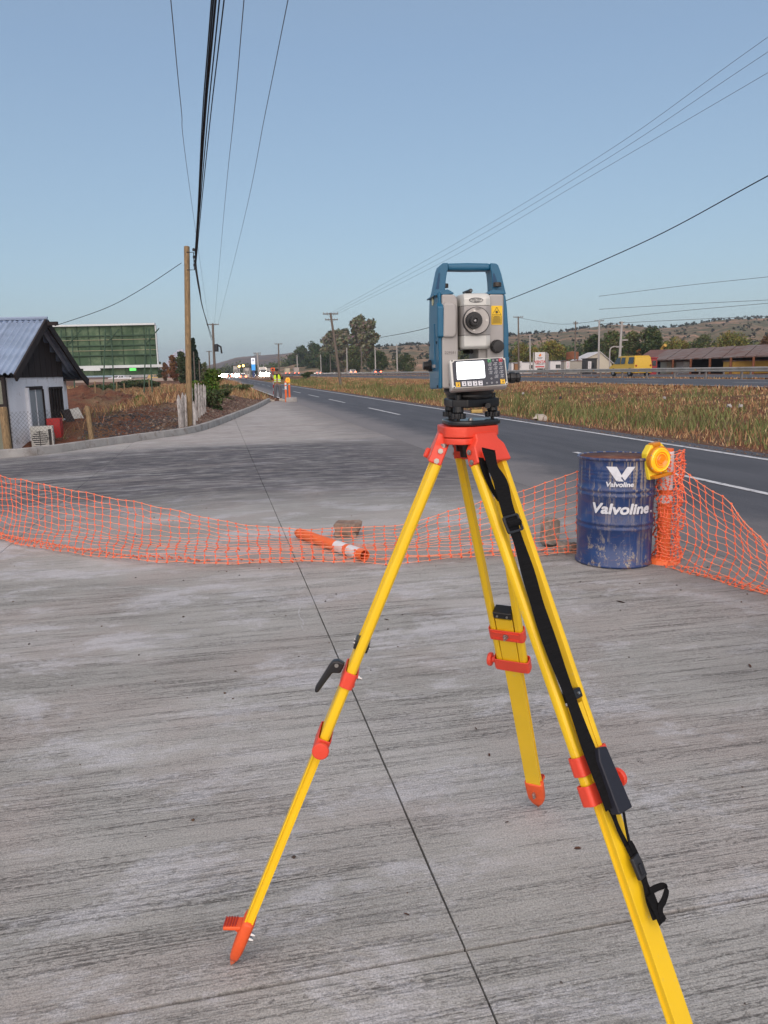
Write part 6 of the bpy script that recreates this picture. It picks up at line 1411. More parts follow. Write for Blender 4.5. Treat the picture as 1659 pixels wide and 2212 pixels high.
def leg(key):
    fx, fy = FEET[key]; rad = Vector((fx-HX, fy-HY, 0)).normalized(); H = Vector((HX, HY, HTOP-.030))+rad*.047; Ft = Vector((fx, fy, 0))
    ax = (Ft-H).normalized(); L = (Ft-H).length; wv = Vector((0, 0, 1)).cross(rad).normalized(); nv = (rad-ax*rad.dot(ax)).normalized()
    if key == 'A': rr_ = Matrix.Rotation(math.radians(6.5), 3, ax); wv = rr_ @ wv; nv = rr_ @ nv
    M = Matrix.Translation(H) @ Matrix((wv, nv, -ax)).transposed().to_4x4(); legM[key] = M
    tb, t1, t2 = CL[key]
    lg = MB().at(M)
    # bracket
    pts = [(-.033, .008), (.033, .008), (.036, -.008), (.050, -.022), (.056, -.062), (-.056, -.062), (-.050, -.022), (-.036, -.008)]
    lg.prism([(x, z) for x, z in pts], -.010, .022, 'y'); br = lg.build('leg_bracket', M_TR, trip, bevel=.004)
    # rails open below bracket: rounded D section tubes
    mb = MB().at(M)
    for sg in (-1, 1):
        z0, z1 = -.058, -(t2+.012); w0, w1 = .0425, .0345
        prof = [(-.0085, -.0115), (.004, -.012), (.0105, -.0075), (.012, 0), (.0105, .0075), (.004, .012), (-.0085, .0115)]; n = len(prof)
        m_ = MB().at(M); vs = [(sg*(w0+x), y, z0) for x, y in prof]+[(sg*(w1+x), y, z1) for x, y in prof]
        m_.add(vs, [(i, i+n, (i+1) % n+n, (i+1) % n) for i in range(n)]+[tuple(range(n)), tuple(range(2*n-1, n-1, -1))]); m_.build('rail', M_TY, trip, bevel=.0015)
    for sg in (-1, 1): hexbolt_ = None
    b = MB().at(M)
    for sg in (-1, 1):
        for z in (-.030, -.054): b.lathe([(0, 0), (.0065, 0), (.0065, .002), (.0045, .002), (.0045, .004), (0, .004)], 6, c=(sg*(.0535 if z > -.04 else .0560), .004, z), axis='x') if sg > 0 else b.lathe([(0, 0), (.0065, 0), (.0065, -.002), (.0045, -.002), (.0045, -.004), (0, -.004)], 6, c=(sg*(.0535 if z > -.04 else .0560), .004, z), axis='x')
    b.build('bolt', M_STEEL, br)
    MB().at(M).box((-.030, .026, -.048), (.013, .012, .024)).build('hook', M_TR, br, bevel=.004)
    # inner slider board: H section with pale channel
    z1 = -(L-.088)
    sl = MB().at(M); hw, th, ch = .0248, .0115, .004
    prof = [(-hw, -th), (hw, -th), (hw, -th+.004), (hw-ch, -th+.005), (hw-ch, th-.005), (hw, th-.004), (hw, th), (-hw, th), (-hw, th-.004), (-hw+ch, th-.005), (-hw+ch, -th+.005), (-hw, -th+.005)]
    n = len(prof); vs = [(x, y, -(tb+.02)) for x, y in prof]+[(x, y, z1) for x, y in prof]
    sl.add(vs, [(i, i+n, (i+1) % n+n, (i+1) % n) for i in range(n)]+[tuple(range(n)), tuple(range(2*n-1, n-1, -1))]); sl.build('slider', M_TY, trip, bevel=.0008)
    # black stop plate on the slider top
    wi = .027
    st = MB().at(M); st.prism([(-wi, -.012), (wi, -.012), (wi, .012), (-wi, .012)], -.0195, .0195, 'y'); 
    for i in range(len(st.v)): pass
    s2 = MB().at(M @ Matrix.Translation((0, 0, -tb))); s2.box((0, 0, 0), (2*wi, .036, .022)); s2.build('stop_plate', M_TK, trip, bevel=.003)
    b = MB().at(M @ Matrix.Translation((0, 0, -tb)))
    for x in (-.014, .014):
        for sg in (-1, 1): b.lathe([(0, 0), (.0035, 0), (.003, sg*.003), (0, sg*.003)], 8, c=(x, sg*.0182, 0), axis='y')
    b.build('screw', M_STEEL, trip)
    # clamp 1: red band with rib lines, bolt (inner side), black quick lever (outer side)
    def band(t, hwd, hth, hh, name):
        m_ = MB().at(M @ Matrix.Translation((0, 0, -t))); r_ = .010
        o_ = rrect(-hwd, -hth, hwd, hth, r_); i_ = rrect(-hwd+.003, -hth+.003, hwd-.003, hth-.003, r_-.003); n = len(o_)
        vs = [(x, y, -hh) for x, y in o_]+[(x, y, hh) for x, y in o_]+[(x, y, hh) for x, y in i_]+[(x, y, -hh) for x, y in i_]
        fs = []
        for a_, b_ in ((0, 1), (1, 2), (2, 3), (3, 0)):
            for i in range(n): fs.append((a_*n+i, a_*n+(i+1) % n, b_*n+(i+1) % n, b_*n+i))
        m_.add(vs, fs); return m_.build(name, M_TR, trip, bevel=.0012)
    c1 = band(t1, .052, .0165, .020, 'upper_clamp')
    MB().at(M @ Matrix.Translation((0, 0, -t1))).box((0, -.0175, .012), (.078, .003, .004)).build('clamp_rib', M_TR, c1); MB().at(M @ Matrix.Translation((0, 0, -t1))).box((0, -.0175, -.012), (.078, .003, .004)).build('clamp_rib', M_TR, c1)
    b = MB().at(M @ Matrix.Translation((0, -.016, -t1))); b.lathe([(0, 0), (.0085, 0), (.0085, -.003), (.0065, -.003), (.0065, -.009), (.0035, -.009), (.0035, -.016), (0, -.016)], 6, axis='y'); b.build('bolt', M_STEEL, c1)
    Ml = M @ Matrix.Translation((0, .020, -t1+.010)); lv = MB().at(Ml)
    k = 1.0
    lev = [(.0, .012), (.018, .014), (.030, .008), (.034, -.003), (.046, -.070), (.043, -.082), (.035, -.080), (.020, -.020), (.002, -.014)]
    # hub then handle pointing down and outwards
    lv.prism([(y, z) for y, z in lev], -.011 if key != 'C' else -.020, .011 if key != 'C' else .020, 'x');
    l_ = lv.build('quick_lever', M_TK, trip, bevel=.004, seg=3) if key != 'C' else None
    if l_: MB().at(Ml).lathe([(0, .0), (.005, .0), (.005, .0245), (0, .0245)], 10, c=(-.0122, .018, .002), axis='x').build('lever_pin', M_STEEL, l_)
    # clamp 2 at the rail ends with round knob on the +w side
    c2 = band(t2, .0535, .0175, .021, 'lower_clamp')
    MB().at(M @ Matrix.Translation((0, 0, -t2))).box((0, 0, -.0195), (.072, .034, .004)).build('clamp_floor', M_TR, c2)
    MB().at(M @ Matrix.Translation((.054, 0, -t2))).lathe([(0, 0), (.008, 0), (.009, .007), (.019, .009), (.0205, .012), (.0205, .018), (.018, .021), (0, .022)], 20, axis='x').build('knob', M_TR, c2, smooth=False)
    # foot: socket, pedal, point
    zf = -(L-.108)
    def lerp_sec(secs):
        m_ = MB().at(M); vs = []; fs = []
        n = 16
        for (z, rx, ry, oy) in secs:
            for q in range(n):
                a = 2*PI*(q+.5)/n; cx, sy = math.cos(a), math.sin(a); e = .55; vs.append((math.copysign(abs(cx)**e, cx)*rx, math.copysign(abs(sy)**e, sy)*ry+oy, z))
        for i in range(len(secs)-1):
            for q in range(n): fs.append((i*n+q, i*n+(q+1) % n, (i+1)*n+(q+1) % n, (i+1)*n+q))
        fs += [tuple(range(n-1, -1, -1)), tuple((len(secs)-1)*n+q for q in range(n))]; return m_.add(vs, fs)
    ft = lerp_sec([(zf+.036, .0305, .0150, 0), (zf+.030, .032, .0165, 0), (zf-.03, .0305, .0160, 0), (zf-.052, .0285, .0155, 0), (zf-.075, .020, .013, 0), (zf-.088, .012, .010, 0)]).build('foot', M_TFOOT, trip, smooth=True)
    lerp_sec([(zf-.086, .011, .0095, 0), (zf-.098, .0065, .006, 0), (-L, .0015, .0015, 0)]).build('spike', M_SCUFF, ft)
    b = MB().at(M)
    for z in (zf-.008, zf-.022): b.lathe([(0, 0), (.0055, 0), (.0055, -.008), (.0035, -.008), (.0035, -.012), (0, -.012)], 6, c=(0, -.016, z), axis='y')
    b.build('bolt', M_STEEL, ft)
    Mp = M @ Matrix.Translation((0, .016, zf+.010)) @ Matrix.Rotation(math.radians(-22), 4, 'X')
    MB().at(Mp).box((0, .020, 0), (.042, .046, .010)).build('pedal', M_TFOOT, ft, bevel=.003)
    for k in range(5): MB().at(Mp).box((0, .012+k*.007, .0065), (.036, .003, .0035)).build('pedal_rib', M_TPED, ft)
    MB().at(Mp).prism([(0, -.03), (.0, -.004), (.03, -.004)], -.004, .004, 'x').build('pedal_web', M_TFOOT, ft)
for key in 'ABC': leg(key)
# black tape on the top of the rear leg, carry strap on the near right leg
M_WEB = mat('black_webbing', (.012, .012, .013), .95, var=.2, scale=2, stretch=(1, 1, 260), bump=.6, bscale=6, spec=.15); M_SOFT = mat('black_pad', (.010, .011, .016), .7, var=.1)
MBl = MB().at(legM['B']); MBl.box((-.0425, 0, -.080), (.026, .028, .034)); MBl.build('tape', M_TK, trip, bevel=.003)
MC = legM['C']; wC = MC.to_3x3() @ Vector((1, 0, 0)); nC = MC.to_3x3() @ Vector((0, 1, 0)); aC = MC.to_3x3() @ Vector((0, 0, -1))
def onleg(px, py, off):
    """point seen at (px,py) on the outer plane of the near leg, lifted by off"""
    O = MC @ Vector((0, off, 0)); d = Fv + Rv*((px-829.5)/FPX) - Uv*((py-1106)/FPX); k = (O-CP).dot(nC)/d.dot(nC); return CP+d*k
strap = thing('carry_strap', 'black webbing carry strap with buckle hung along the near tripod leg', 'strap', onleg(1048, 980, .04))
sp_ = [(1055, 970, .036), (1058, 984, .037), (1066, 1012, .038), (1081, 1041, .038), (1090, 1077, .036), (1100, 1112, .036), (1107, 1132, .037), (1120, 1169, .034), (1137, 1224, .031), (1153, 1280, .029), (1170, 1335, .028), (1200, 1421, .030), (1233, 1509, .028), (1264, 1596, .032), (1298, 1683, .040), (1322, 1745, .042)]
pts = smooth_path([onleg(*q) for q in sp_], 5)
wd = [.0385+.003*math.sin(i*.5) for i in range(len(pts))]
def side_of(pts):
    out = []
    for i in range(len(pts)):
        if i < 2 and len(pts) > 60: out.append(wC*1.0-aC*-.45); continue
        t_ = (pts[min(i+1, len(pts)-1)]-pts[max(i-1, 0)]).normalized(); s_ = t_.cross(nC); s_.normalize(); tw = .12*math.sin(i*.23); out.append((s_*math.cos(tw)+nC*math.sin(tw)))
    return out
MB().ribbon(pts, side_of(pts), wd, .0022).build('webbing', M_WEB, strap, smooth=False)
# second layer behind and the loose loop cord
p2 = smooth_path([onleg(*q) for q in [(1044, 990, .022), (1046, 1010, .020), (1054, 1035, .016), (1066, 1062, .018), (1078, 1082, .024)]], 5); MB().ribbon(p2, side_of(p2), [.03-.026*i/len(p2) for i in range(len(p2))], .002).build('webbing_fold', M_WEB, strap)
p3 = smooth_path([onleg(*q) for q in [(1066, 1035, .02), (1072, 1050, .02), (1080, 1068, .02), (1090, 1078, .022), (1100, 1090, .026)]], 5); MB().tube(smooth_path([onleg(*q) for q in [(1056, 1036, .018), (1068, 1060, .020), (1072, 1072, .020), (1083, 1082, .024)]], 5), .0022, 6).build('cord', M_WEB, strap)
# buckle
cb = onleg(1108, 1131, .037); d_ = (onleg(1117, 1152, .037)-onleg(1101, 1110, .037)).normalized(); s_ = d_.cross(nC).normalized(); Mb = Matrix.Translation(cb) @ Matrix((s_, nC, d_)).transposed().to_4x4()
bk = MB().at(Mb); o_ = rrect(-.0255, -.020, .0255, .020, .006); i_ = rrect(-.0205, -.015, .0205, .015, .003); n = len(o_)
vs = [(x, -.003, z) for x, z in o_]+[(x, .003, z) for x, z in o_]+[(x, .003, z) for x, z in i_]+[(x, -.003, z) for x, z in i_]; fs = []
for a__, b__ in ((0, 1), (1, 2), (2, 3), (3, 0)):
    for i in range(n): fs.append((a__*n+i, a__*n+(i+1) % n, b__*n+(i+1) % n, b__*n+i))
bk.add(vs, fs).build('buckle', mat('buckle_plastic', (.022, .022, .025), .4, var=0), strap, bevel=.0012)
MB().at(Mb).tube([(-.02, .001, 0), (.02, .001, 0)], .008, 10).build('buckle_bar', M_WEB, strap)
# padded end and loose tail below the clamp
cpd = onleg(1318, 1690, .030)
# big black quick-lever box of the near leg
lvp = MB(); q0 = onleg(1290, 1618, .034); q1 = onleg(1344, 1752, .046)
dd = (q1-q0).normalized(); ss = dd.cross(nC).normalized(); Mq = Matrix.Translation((q0+q1)/2) @ Matrix((ss, nC, dd)).transposed().to_4x4(); Lq = (q1-q0).length
lvp.at(Mq).prism([(-.018, -Lq/2), (.008, -Lq/2-.004), (.019, -Lq/2+.02), (.024, Lq/2), (-.022, Lq/2)], -.010, .012, 'y'); lvp.build('lever_block', mat('dark_blue_black', (.012, .013, .022), .55, var=.05), trip, bevel=.003)
p4 = smooth_path([onleg(*q) for q in [(1318, 1735, .028), (1322, 1750, .026), (1336, 1790, .022), (1356, 1830, .018), (1372, 1862, .018)]], 5); MB().ribbon(p4, side_of(p4), [.034-.022*min(1, i/8) for i in range(len(p4))], .0022).build('webbing_loop', M_WEB, strap)
p5 = smooth_path([onleg(*q) for q in [(1334, 1732, .030), (1346, 1752, .030), (1352, 1785, .028), (1360, 1820, .026), (1374, 1852, .022)]], 5); MB().ribbon(p5, side_of(p5), .007, .0022).build('webbing_loop', M_WEB, strap)
p6 = smooth_path([onleg(*q) for q in [(1358, 1822, .022), (1372, 1852, .022), (1386, 1885, .022), (1396, 1915, .024), (1406, 1945, .026), (1420, 1985, .032)]], 5); MB().ribbon(p6, side_of(p6), [.022, .024, .026, .027, .028, .029, .030, .031, .032, .030, .026, .022, .018, .016, .015, .016, .018, .02, .022, .024, .026, .026, .026, .026, .026, .026][:len(p6)], .003).build('webbing_tail', M_WEB, strap)
cb2 = onleg(1379, 1873, .030); d2_ = (onleg(1390, 1900, .03)-onleg(1368, 1846, .03)).normalized(); s2_ = d2_.cross(nC).normalized(); Mb2 = Matrix.Translation(cb2) @ Matrix((s2_, nC, d2_)).transposed().to_4x4()
MB().at(Mb2).box((0, 0, 0), (.026, .010, .046)).build('side_release_buckle', mat('buckle_plastic', (.022, .022, .025), .4, var=0), strap, bevel=.003)
MB().at(Mb2).box((0, .004, .004), (.012, .010, .022)).build('buckle_tongue', M_SOFT, strap, bevel=.002)
p7 = smooth_path([onleg(*q) for q in [(1404, 1925, .030), (1418, 1918, .034), (1432, 1914, .040), (1440, 1922, .044), (1434, 1945, .042), (1426, 1962, .036), (1432, 1992, .036)]], 5); MB().ribbon(p7, [wC*.25+aC for _ in p7], .014, .002).build('webbing_end', M_WEB, strap)
p8 = smooth_path([onleg(*q) for q in [(1404, 1932, .03), (1414, 1955, .032), (1422, 1972, .034), (1432, 1992, .036)]], 5); MB().ribbon(p8, side_of(p8), .026, .002).build('webbing_end', M_WEB, strap)

# ================================================================ TOTAL STATION
YAW = math.radians(4.5); cY, sY = math.cos(YAW), math.sin(YAW)
DEP0 = 1.79
inst = thing('total_station', 'blue and grey total station with telescope and lit keypad screen on the tripod', 'survey instrument', (IX, HY, HTOP), YAW)
K0 = .2113e-3/1.79
def q(x, y, Y=0.0):
    """crop pixel -> local (X, Z) on the local plane Y"""
    d = Fv + Rv*((867.4+.1961*x-829.5)/FPX) - Uv*((542.1+.1961*y-1106)/FPX); k = d.x/d.y
    X = (k*(HY+cY*Y)+sY*Y-IX)/(cY-k*sY)
    return (X, CAM_H+d.z/d.y*(HY+sY*X+cY*Y)-HTOP)
def poly(pts, Y): return [q(x, y, Y) for x, y in pts]
M_BLUE = mat('instrument_blue', (.010, .108, .200), .42, var=.03, bump=.05, bscale=300); M_IG = mat('instrument_grey', (.36, .345, .33), .48, var=.02, bump=.06, bscale=400); M_IW = mat('instrument_white', (.60, .60, .56), .42, var=.02); M_IK = mat('instrument_black', (.010, .010, .011), .42, var=.05); M_SATIN = mat('satin_black', (.014, .014, .015), .3, var=0, spec=.6)
def I(mb, name, m, bevel=0, smooth=False, parent=None, seg=2): return mb.build(name, m, parent or inst, bevel=bevel, smooth=smooth, world=False, seg=seg)
# --- tribrach
def X(x, Y=0): return q(x, 1500, Y)[0]
def Z(y, Y=0): return q(745, y, Y)[1]
tri = [];
for ang in (-118, 2, 122):
    for da in (-26, -12, 12, 26): a = math.radians(ang+da); r_ = .072 if abs(da) < 20 else .068; tri.append((r_*math.cos(a), r_*math.sin(a)))
mb = MB(); mb.prism(tri, .0015, .0135, 'z'); I(mb, 'base_plate', M_SATIN, bevel=.003)
mb = MB(); mb.lathe([(0, 0), (.006, 0), (.006, .004), (0, .005)], 12, c=(-.003, -.035, .0135)); I(mb, 'bushing', M_STEEL)
scr = [(-.034-.0, -.050), (.056, .004), (-.036, .050)]
for (sx, sy) in scr:
    mb = MB(); n_ = 12; pl = []
    for k in range(48): a = 2*PI*k/48; r_ = .0165+.0014*math.cos(a*n_); pl.append((sx+r_*math.cos(a), sy+r_*math.sin(a)))
    mb.prism(pl, .018, .030, 'z'); sc_ = I(mb, 'levelling_screw', M_IK, bevel=.001)
    mb = MB(); mb.lathe([(.004, 0), (.0045, .018)], 12, c=(sx, sy, .0135)); mb.lathe([(.0105, .030), (.0125, .033), (.0115, .045)], 16, c=(sx, sy, 0)); I(mb, 'screw_stem', M_IK, smooth=False, parent=sc_)
    mb = MB(); mb.lathe([(0, .0135), (.0035, .0135), (.0035, .018), (0, .018)], 10, c=(sx, sy, 0)); I(mb, 'brass_tip', mat('brass', (.45, .32, .12), .35, .8, var=0), parent=sc_)
    mb = MB(); mb.lathe([(0, .060), (.0075, .060), (.0075, .071), (.006, .073), (0, .073)], 16, c=(sx, sy, 0)); I(mb, 'screw_cap', M_IK, parent=sc_)
tri2 = []
for ang in (-118, 2, 122):
    for da in (-24, -16, 16, 24): a = math.radians(ang+da); r_ = .070 if abs(da) < 20 else .058; tri2.append((r_*math.cos(a), r_*math.sin(a)))
mb = MB(); mb.prism(tri2, .042, .062, 'z'); I(mb, 'tribrach', M_IK, bevel=.004, seg=3)
mb = MB(); mb.box((.008, -.048, .034), (.026, .012, .009)); I(mb, 'round_level', mat('brass', (.45, .32, .12), .35, .8, var=0), bevel=.001)
mb = MB(); mb.lathe([(0, 0), (.006, 0), (.006, .02), (0, .02)], 12, c=(.034, -.052, .046), axis='y'); I(mb, 'lock_lever', M_IK)
mb = MB(); mb.lathe([(.050, .062), (.052, .066), (.052, .070), (.058, .078), (.058, .086), (.060, .0865), (.060, .092), (0, .092)], 56); I(mb, 'turning_base', M_IK)
# --- alidade
YF, YB_ = -.072, .072
bz = q(745, 1522, YF)[1]+.002
bot = MB(); a_, b_ = q(443, 1500, YF), q(1140, 1500, YF); bot.box(((a_[0]+b_[0])/2, 0, (bz+.030)/1-.015+.015), (b_[0]-a_[0], .140, .052)); I(bot, 'lower_body', M_IG, bevel=.004)
ls = poly([(443, 1515), (443, 478), (560, 478), (598, 488), (618, 540), (626, 1100), (626, 1515)], YF); mb = MB(); mb.prism(ls, YF, YB_, 'y'); I(mb, 'left_standard', M_IG, bevel=.004)
rs = poly([(945, 1515), (945, 560), (958, 490), (985, 476), (1128, 478), (1128, 1515)], YF); mb = MB(); mb.prism(rs, YF, YB_, 'y'); I(mb, 'right_standard', M_IG, bevel=.004)
mb = MB(); mb.prism(poly([(845, 1515), (845, 1060), (945, 1045), (945, 1515)], YF+.012), YF+.012, .05, 'y'); I(mb, 'inner_shoulder', M_IG, bevel=.003)
mb = MB(); mb.prism(poly([(452, 955), (452, 590), (475, 574), (560, 574), (592, 590), (606, 650), (608, 890), (595, 935), (560, 957)], YF), YF-.008, YF+.01, 'y'); I(mb, 'front_bulge', M_IG, bevel=.006, seg=3)
# blue side covers
bl = [(r[0], r[1]) for r in [(-.075, Z(1522)+.004), (.072, Z(1522)+.0), (.078, Z(1300)), (.080, Z(1000)), (.076, Z(700)), (.066, Z(490)), (-.066, Z(478)), (-.070, Z(620)), (-.0715, Z(1000))]]
xl = q(443, 1000, YF)[0]; mb = MB(); mb.prism(bl, xl-.007, xl+.001, 'x'); lc = I(mb, 'left_cover', M_BLUE, bevel=.004)
mb = MB(); mb.prism([(-.078, Z(955)), (-.070, Z(965)), (-.045, Z(930)), (-.040, Z(640)), (-.066, Z(590)), (-.080, Z(640))], xl-.010, xl+.004, 'x'); I(mb, 'cover_ridge', M_BLUE, bevel=.003, parent=lc)
mb = MB(); mb.prism([(-.02, Z(1290)), (.045, Z(1290)), (.045, Z(800)), (-.02, Z(800))], xl-.0095, xl-.004, 'x'); I(mb, 'cover_panel', M_BLUE, bevel=.0015, parent=lc)
mb = MB(); mb.box((xl-.0085, -.01, Z(1262)), (.004, .026, .007)); I(mb, 'cover_latch', M_IG, parent=lc, bevel=.001)
for (yy, zz) in ((-.055, 520), (-.045, 1010), (-.055, 1480), (.06, 1020)): mb = MB(); mb.lathe([(0, -.001), (.003, -.001), (.003, .003), (0, .003)], 8, c=(xl-.008, yy, Z(zz)), axis='x'); I(mb, 'cover_screw', M_IK, parent=lc)
mb = MB(); mb.lathe([(0, -.0015), (.009, -.0015), (.009, .001), (0, .001)], 20, c=(xl-.0075, -.015+.02, Z(548)), axis='x'); I(mb, 'centre_mark', mat('pale_yellow_sticker', (.65, .6, .35), .5, var=0), parent=lc)
xr = q(1128, 1000, YF)[0]
mb = MB(); rc = poly([(1126, 1500), (1126, 478), (1150, 482), (1168, 620), (1186, 900), (1186, 1180), (1172, 1330), (1150, 1420), (1150, 1500)], YF); mb.prism(rc, YF+.004, YB_+.004, 'y'); rcv = I(mb, 'right_cover', M_BLUE, bevel=.004)
mb = MB(); rc = poly([(1140, 1330), (1140, 1180), (1150, 1170), (1190, 1168), (1178, 1300), (1160, 1332)], YF); mb.prism(rc, YF+.001, YF+.02, 'y'); I(mb, 'battery_catch', M_BLUE, bevel=.002, parent=rcv)
# handle
YH = -.028; hf = MB()
def hpoly(pts): return poly(pts, YH)
outer = [(345, 498), (362, 440), (408, 205), (425, 158), (450, 136), (560, 131), (800, 130), (990, 136), (1040, 140), (1062, 158), (1095, 250), (1145, 468), (1145, 478), (935, 474), (935, 466), (975, 448), (1000, 425), (996, 330), (983, 225), (978, 212), (740, 216), (510, 212), (500, 218), (485, 330), (478, 415), (520, 432), (570, 462), (572, 470), (440, 478)]
mb = MB()
n_ = len(outer); A = hpoly(outer)
# concave outline: triangulate via three convex-ish pieces
left_leg = [(345, 498), (362, 440), (408, 205), (425, 158), (450, 136), (510, 133), (510, 212), (500, 222), (485, 330), (478, 415), (478, 478)]
right_leg = [(1145, 478), (1145, 466), (1095, 250), (1062, 158), (1040, 140), (975, 134), (975, 212), (985, 225), (996, 330), (1000, 425), (1000, 478)]
top_bar = [(500, 134), (740, 129), (985, 134), (985, 212), (740, 216), (500, 212)]
footL = [(440, 478), (440, 430), (500, 424), (520, 432), (570, 462), (572, 474)]; footR = [(935, 476), (937, 466), (975, 448), (1000, 425), (1060, 440), (1060, 478)]
hd = I(MB().prism(hpoly(top_bar), YH, YH+.034, 'y'), 'handle', M_BLUE, bevel=.006, seg=3)
I(MB().prism(hpoly(left_leg), YH-.004, YH+.052, 'y'), 'handle_leg', M_BLUE, bevel=.004, parent=hd, seg=3); I(MB().prism(hpoly(right_leg), YH-.004, YH+.052, 'y'), 'handle_leg', M_BLUE, bevel=.004, parent=hd, seg=3)
I(MB().prism(poly([(350, 496), (352, 480), (440, 440), (500, 424), (520, 432), (570, 462), (572, 474)], -.05), -.055, .06, 'y'), 'handle_foot', M_BLUE, bevel=.003, parent=hd); I(MB().prism(poly([(935, 477), (937, 466), (975, 448), (1000, 425), (1100, 440), (1145, 466), (1145, 478)], -.05), -.055, .06, 'y'), 'handle_foot', M_BLUE, bevel=.003, parent=hd)
M_BLUED = mat('recess_shade_blue', (.006, .05, .12), .6, var=0)  # darker blue for flat patches on the handle legs, recess shade put into the colour
I(MB().prism(hpoly([(375, 420), (405, 250), (412, 240), (422, 245), (408, 420)]), YH-.0046, YH-.002, 'y'), 'handle_recess_shade', M_BLUED, parent=hd)
I(MB().prism(hpoly([(1003, 250), (1018, 250), (1045, 330), (1055, 370), (1003, 370)]), YH-.0046, YH-.002, 'y'), 'handle_recess_shade', M_BLUED, parent=hd)
for (x0, x1, y0, y1) in ((474, 508, 366, 412), (972, 1058, 366, 414)):
    a_, b_ = q(x0, y1, -.01), q(x1, y0, -.01); xm = (a_[0]+b_[0])/2 if x0 > 600 else b_[0]-.009; mb = MB(); mb.lathe([(0, a_[1]), (.0085, a_[1]), (.0090, a_[1]+.001), (.0090, b_[1]-.001), (.008, b_[1]), (0, b_[1])], 24, c=(xm, -.045 if x0 > 600 else -.02, 0)); I(mb, 'handle_screw', mat('knurled_dark', (.05, .042, .035), .5, .3, var=.2, scale=300), parent=hd)
# --- telescope
def tel(z0p, z1p, name, m, top=False, bottom=False):
    mb = MB(); Yt = -.086
    xl_, xr_ = q(690, 700, Yt)[0], q(952, 700, Yt)[0]; xo = q(622, 700, -.05)[0]; xro = q(960, 700, -.06)[0]
    z0, z1 = q(745, z0p, Yt)[1], q(745, z1p, Yt)[1]
    pl = [(xo, .075), (xo, -.052), (xl_, Yt), (xr_-.004, Yt), (xro, -.078), (xro, .075)]; n = len(pl)
    def ring(z, s=1.0, yo=0): 
        cx = (xo+xro)/2; return [((x-cx)*s+cx, y+yo if y < 0 else y, z) for x, y in pl]
    rings = [ring(z0, .95 if bottom else 1, .008 if bottom else 0)]
    if bottom: rings.append(ring(z0+.006))
    if top: rings.append(ring(z1-.012)); rings.append(ring(z1-.003, .97, .010)); rings.append(ring(z1, .88, .018))
    else: rings.append(ring(z1))
    vs = [v for r in rings for v in r]; fs = [tuple(range(n-1, -1, -1)), tuple((len(rings)-1)*n+i for i in range(n))]
    for i in range(len(rings)-1):
        for k in range(n): fs.append((i*n+k, i*n+(k+1) % n, (i+1)*n+(k+1) % n, (i+1)*n+k))
    mb.add(vs, fs); return I(mb, name, m, bevel=.002)
tl = tel(930, 605, 'telescope', M_IG); tel(604, 458, 'telescope_top', M_IW, top=True); tel(1080, 931, 'telescope_bottom', M_IW, bottom=True)
mb = MB(); mb.lathe([(0, 0), (.022, 0), (.022, .10), (0, .10)], 20, c=(q(620, 800, 0)[0]-.01, 0, q(745, 765, -.086)[1]), axis='x'); I(mb, 'trunnion', M_IK)
ex, ez = q(828, 766, -.098); 
mb = MB(); mb.lathe([(0, -.0865), (.0290, -.0865), (.0290, -.097), (.0275, -.0975)], 56, c=(ex, 0, ez), axis='y'); eo = I(mb, 'eyepiece_rim', M_IK)
mb = MB(); mb.lathe([(.0275, -.0965), (.0272, -.0985), (0, -.0985)], 56, c=(ex, 0, ez), axis='y'); I(mb, 'eyepiece_plate', mat('plate_grey', (.38, .36, .34), .4, .3, var=0), parent=eo)
ex2, ez2 = q(803, 764, -.112); mb = MB(); pl = []
mb.lathe([(0, -.098), (.0172, -.099), (.0178, -.101), (.0178, -.110), (.0165, -.112), (.0098, -.112)], 56, c=(ex2, 0, ez2), axis='y', wob=lambda k: .012*math.cos(k*PI)); I(mb, 'focus_ring', M_IK, parent=eo)
ex3, ez3 = q(812, 766, -.128); mb = MB(); mb.lathe([(.0102, -.111), (.0102, -.120), (.0094, -.128), (.0088, -.1285), (.0060, -.1285), (.0035, -.124), (0, -.124)], 40, c=(ex3, 0, ez3), axis='y'); I(mb, 'eyepiece', M_IK, parent=eo)
mb = MB(); mb.lathe([(0, -.1262), (.0018, -.1255), (.0030, -.1245)], 16, c=(ex3+.0008, 0, ez3), axis='y'); I(mb, 'eyepiece_lens', mat('lens_glint', (.5, .5, .5), .08, .6, var=0), parent=eo)
for (x, y) in ((803, 656), (938, 763), (798, 872)):
    a_ = q(x, y, -.0985); mb = MB(); mb.lathe([(0, -.0995), (.0025, -.0995), (.0025, -.0985)], 12, c=(a_[0], 0, a_[1]), axis='y'); I(mb, 'plate_screw', M_STEEL, parent=eo)
a_ = [q(805, 640, -.1), q(825, 626, -.1), (q(880, 626, -.1)), q(878, 636, -.1), q(850, 646, -.1)]; mb = MB(); mb.prism(a_, -.0998, -.0985, 'y'); I(mb, 'grip_mark', mat('mark_grey', (.2, .19, .18), .5, var=0), parent=eo)
# sights
p0 = q(700, 450, -.02); p1 = q(768, 434, -.07); mb = MB(); mb.tube([(p0[0], -.0, p0[1]), (p1[0], -.065, p1[1])], [.0025, .0042], 14); mb.box((p0[0]+.004, -.025, p0[1]-.003), (.014, .03, .004)); sg_ = I(mb, 'collimator', M_IK)
mb = MB(); mb.lathe([(0, 0), (.0025, 0), (.0025, .001), (0, .001)], 12, c=(p1[0], -.0665, p1[1]), axis='y'); I(mb, 'sight_glass', M_GLASS, parent=sg_)
p0 = q(700, 1112, -.05); p1 = q(762, 1112, -.05); mb = MB(); mb.tube([(p0[0], -.04, p0[1]), (p1[0], -.062, p1[1])], [.0040, .0046], 14); mb.box(((p0[0]+p1[0])/2, -.03, p0[1]+.0055), (.022, .03, .005)); I(mb, 'lower_collimator', M_IK)
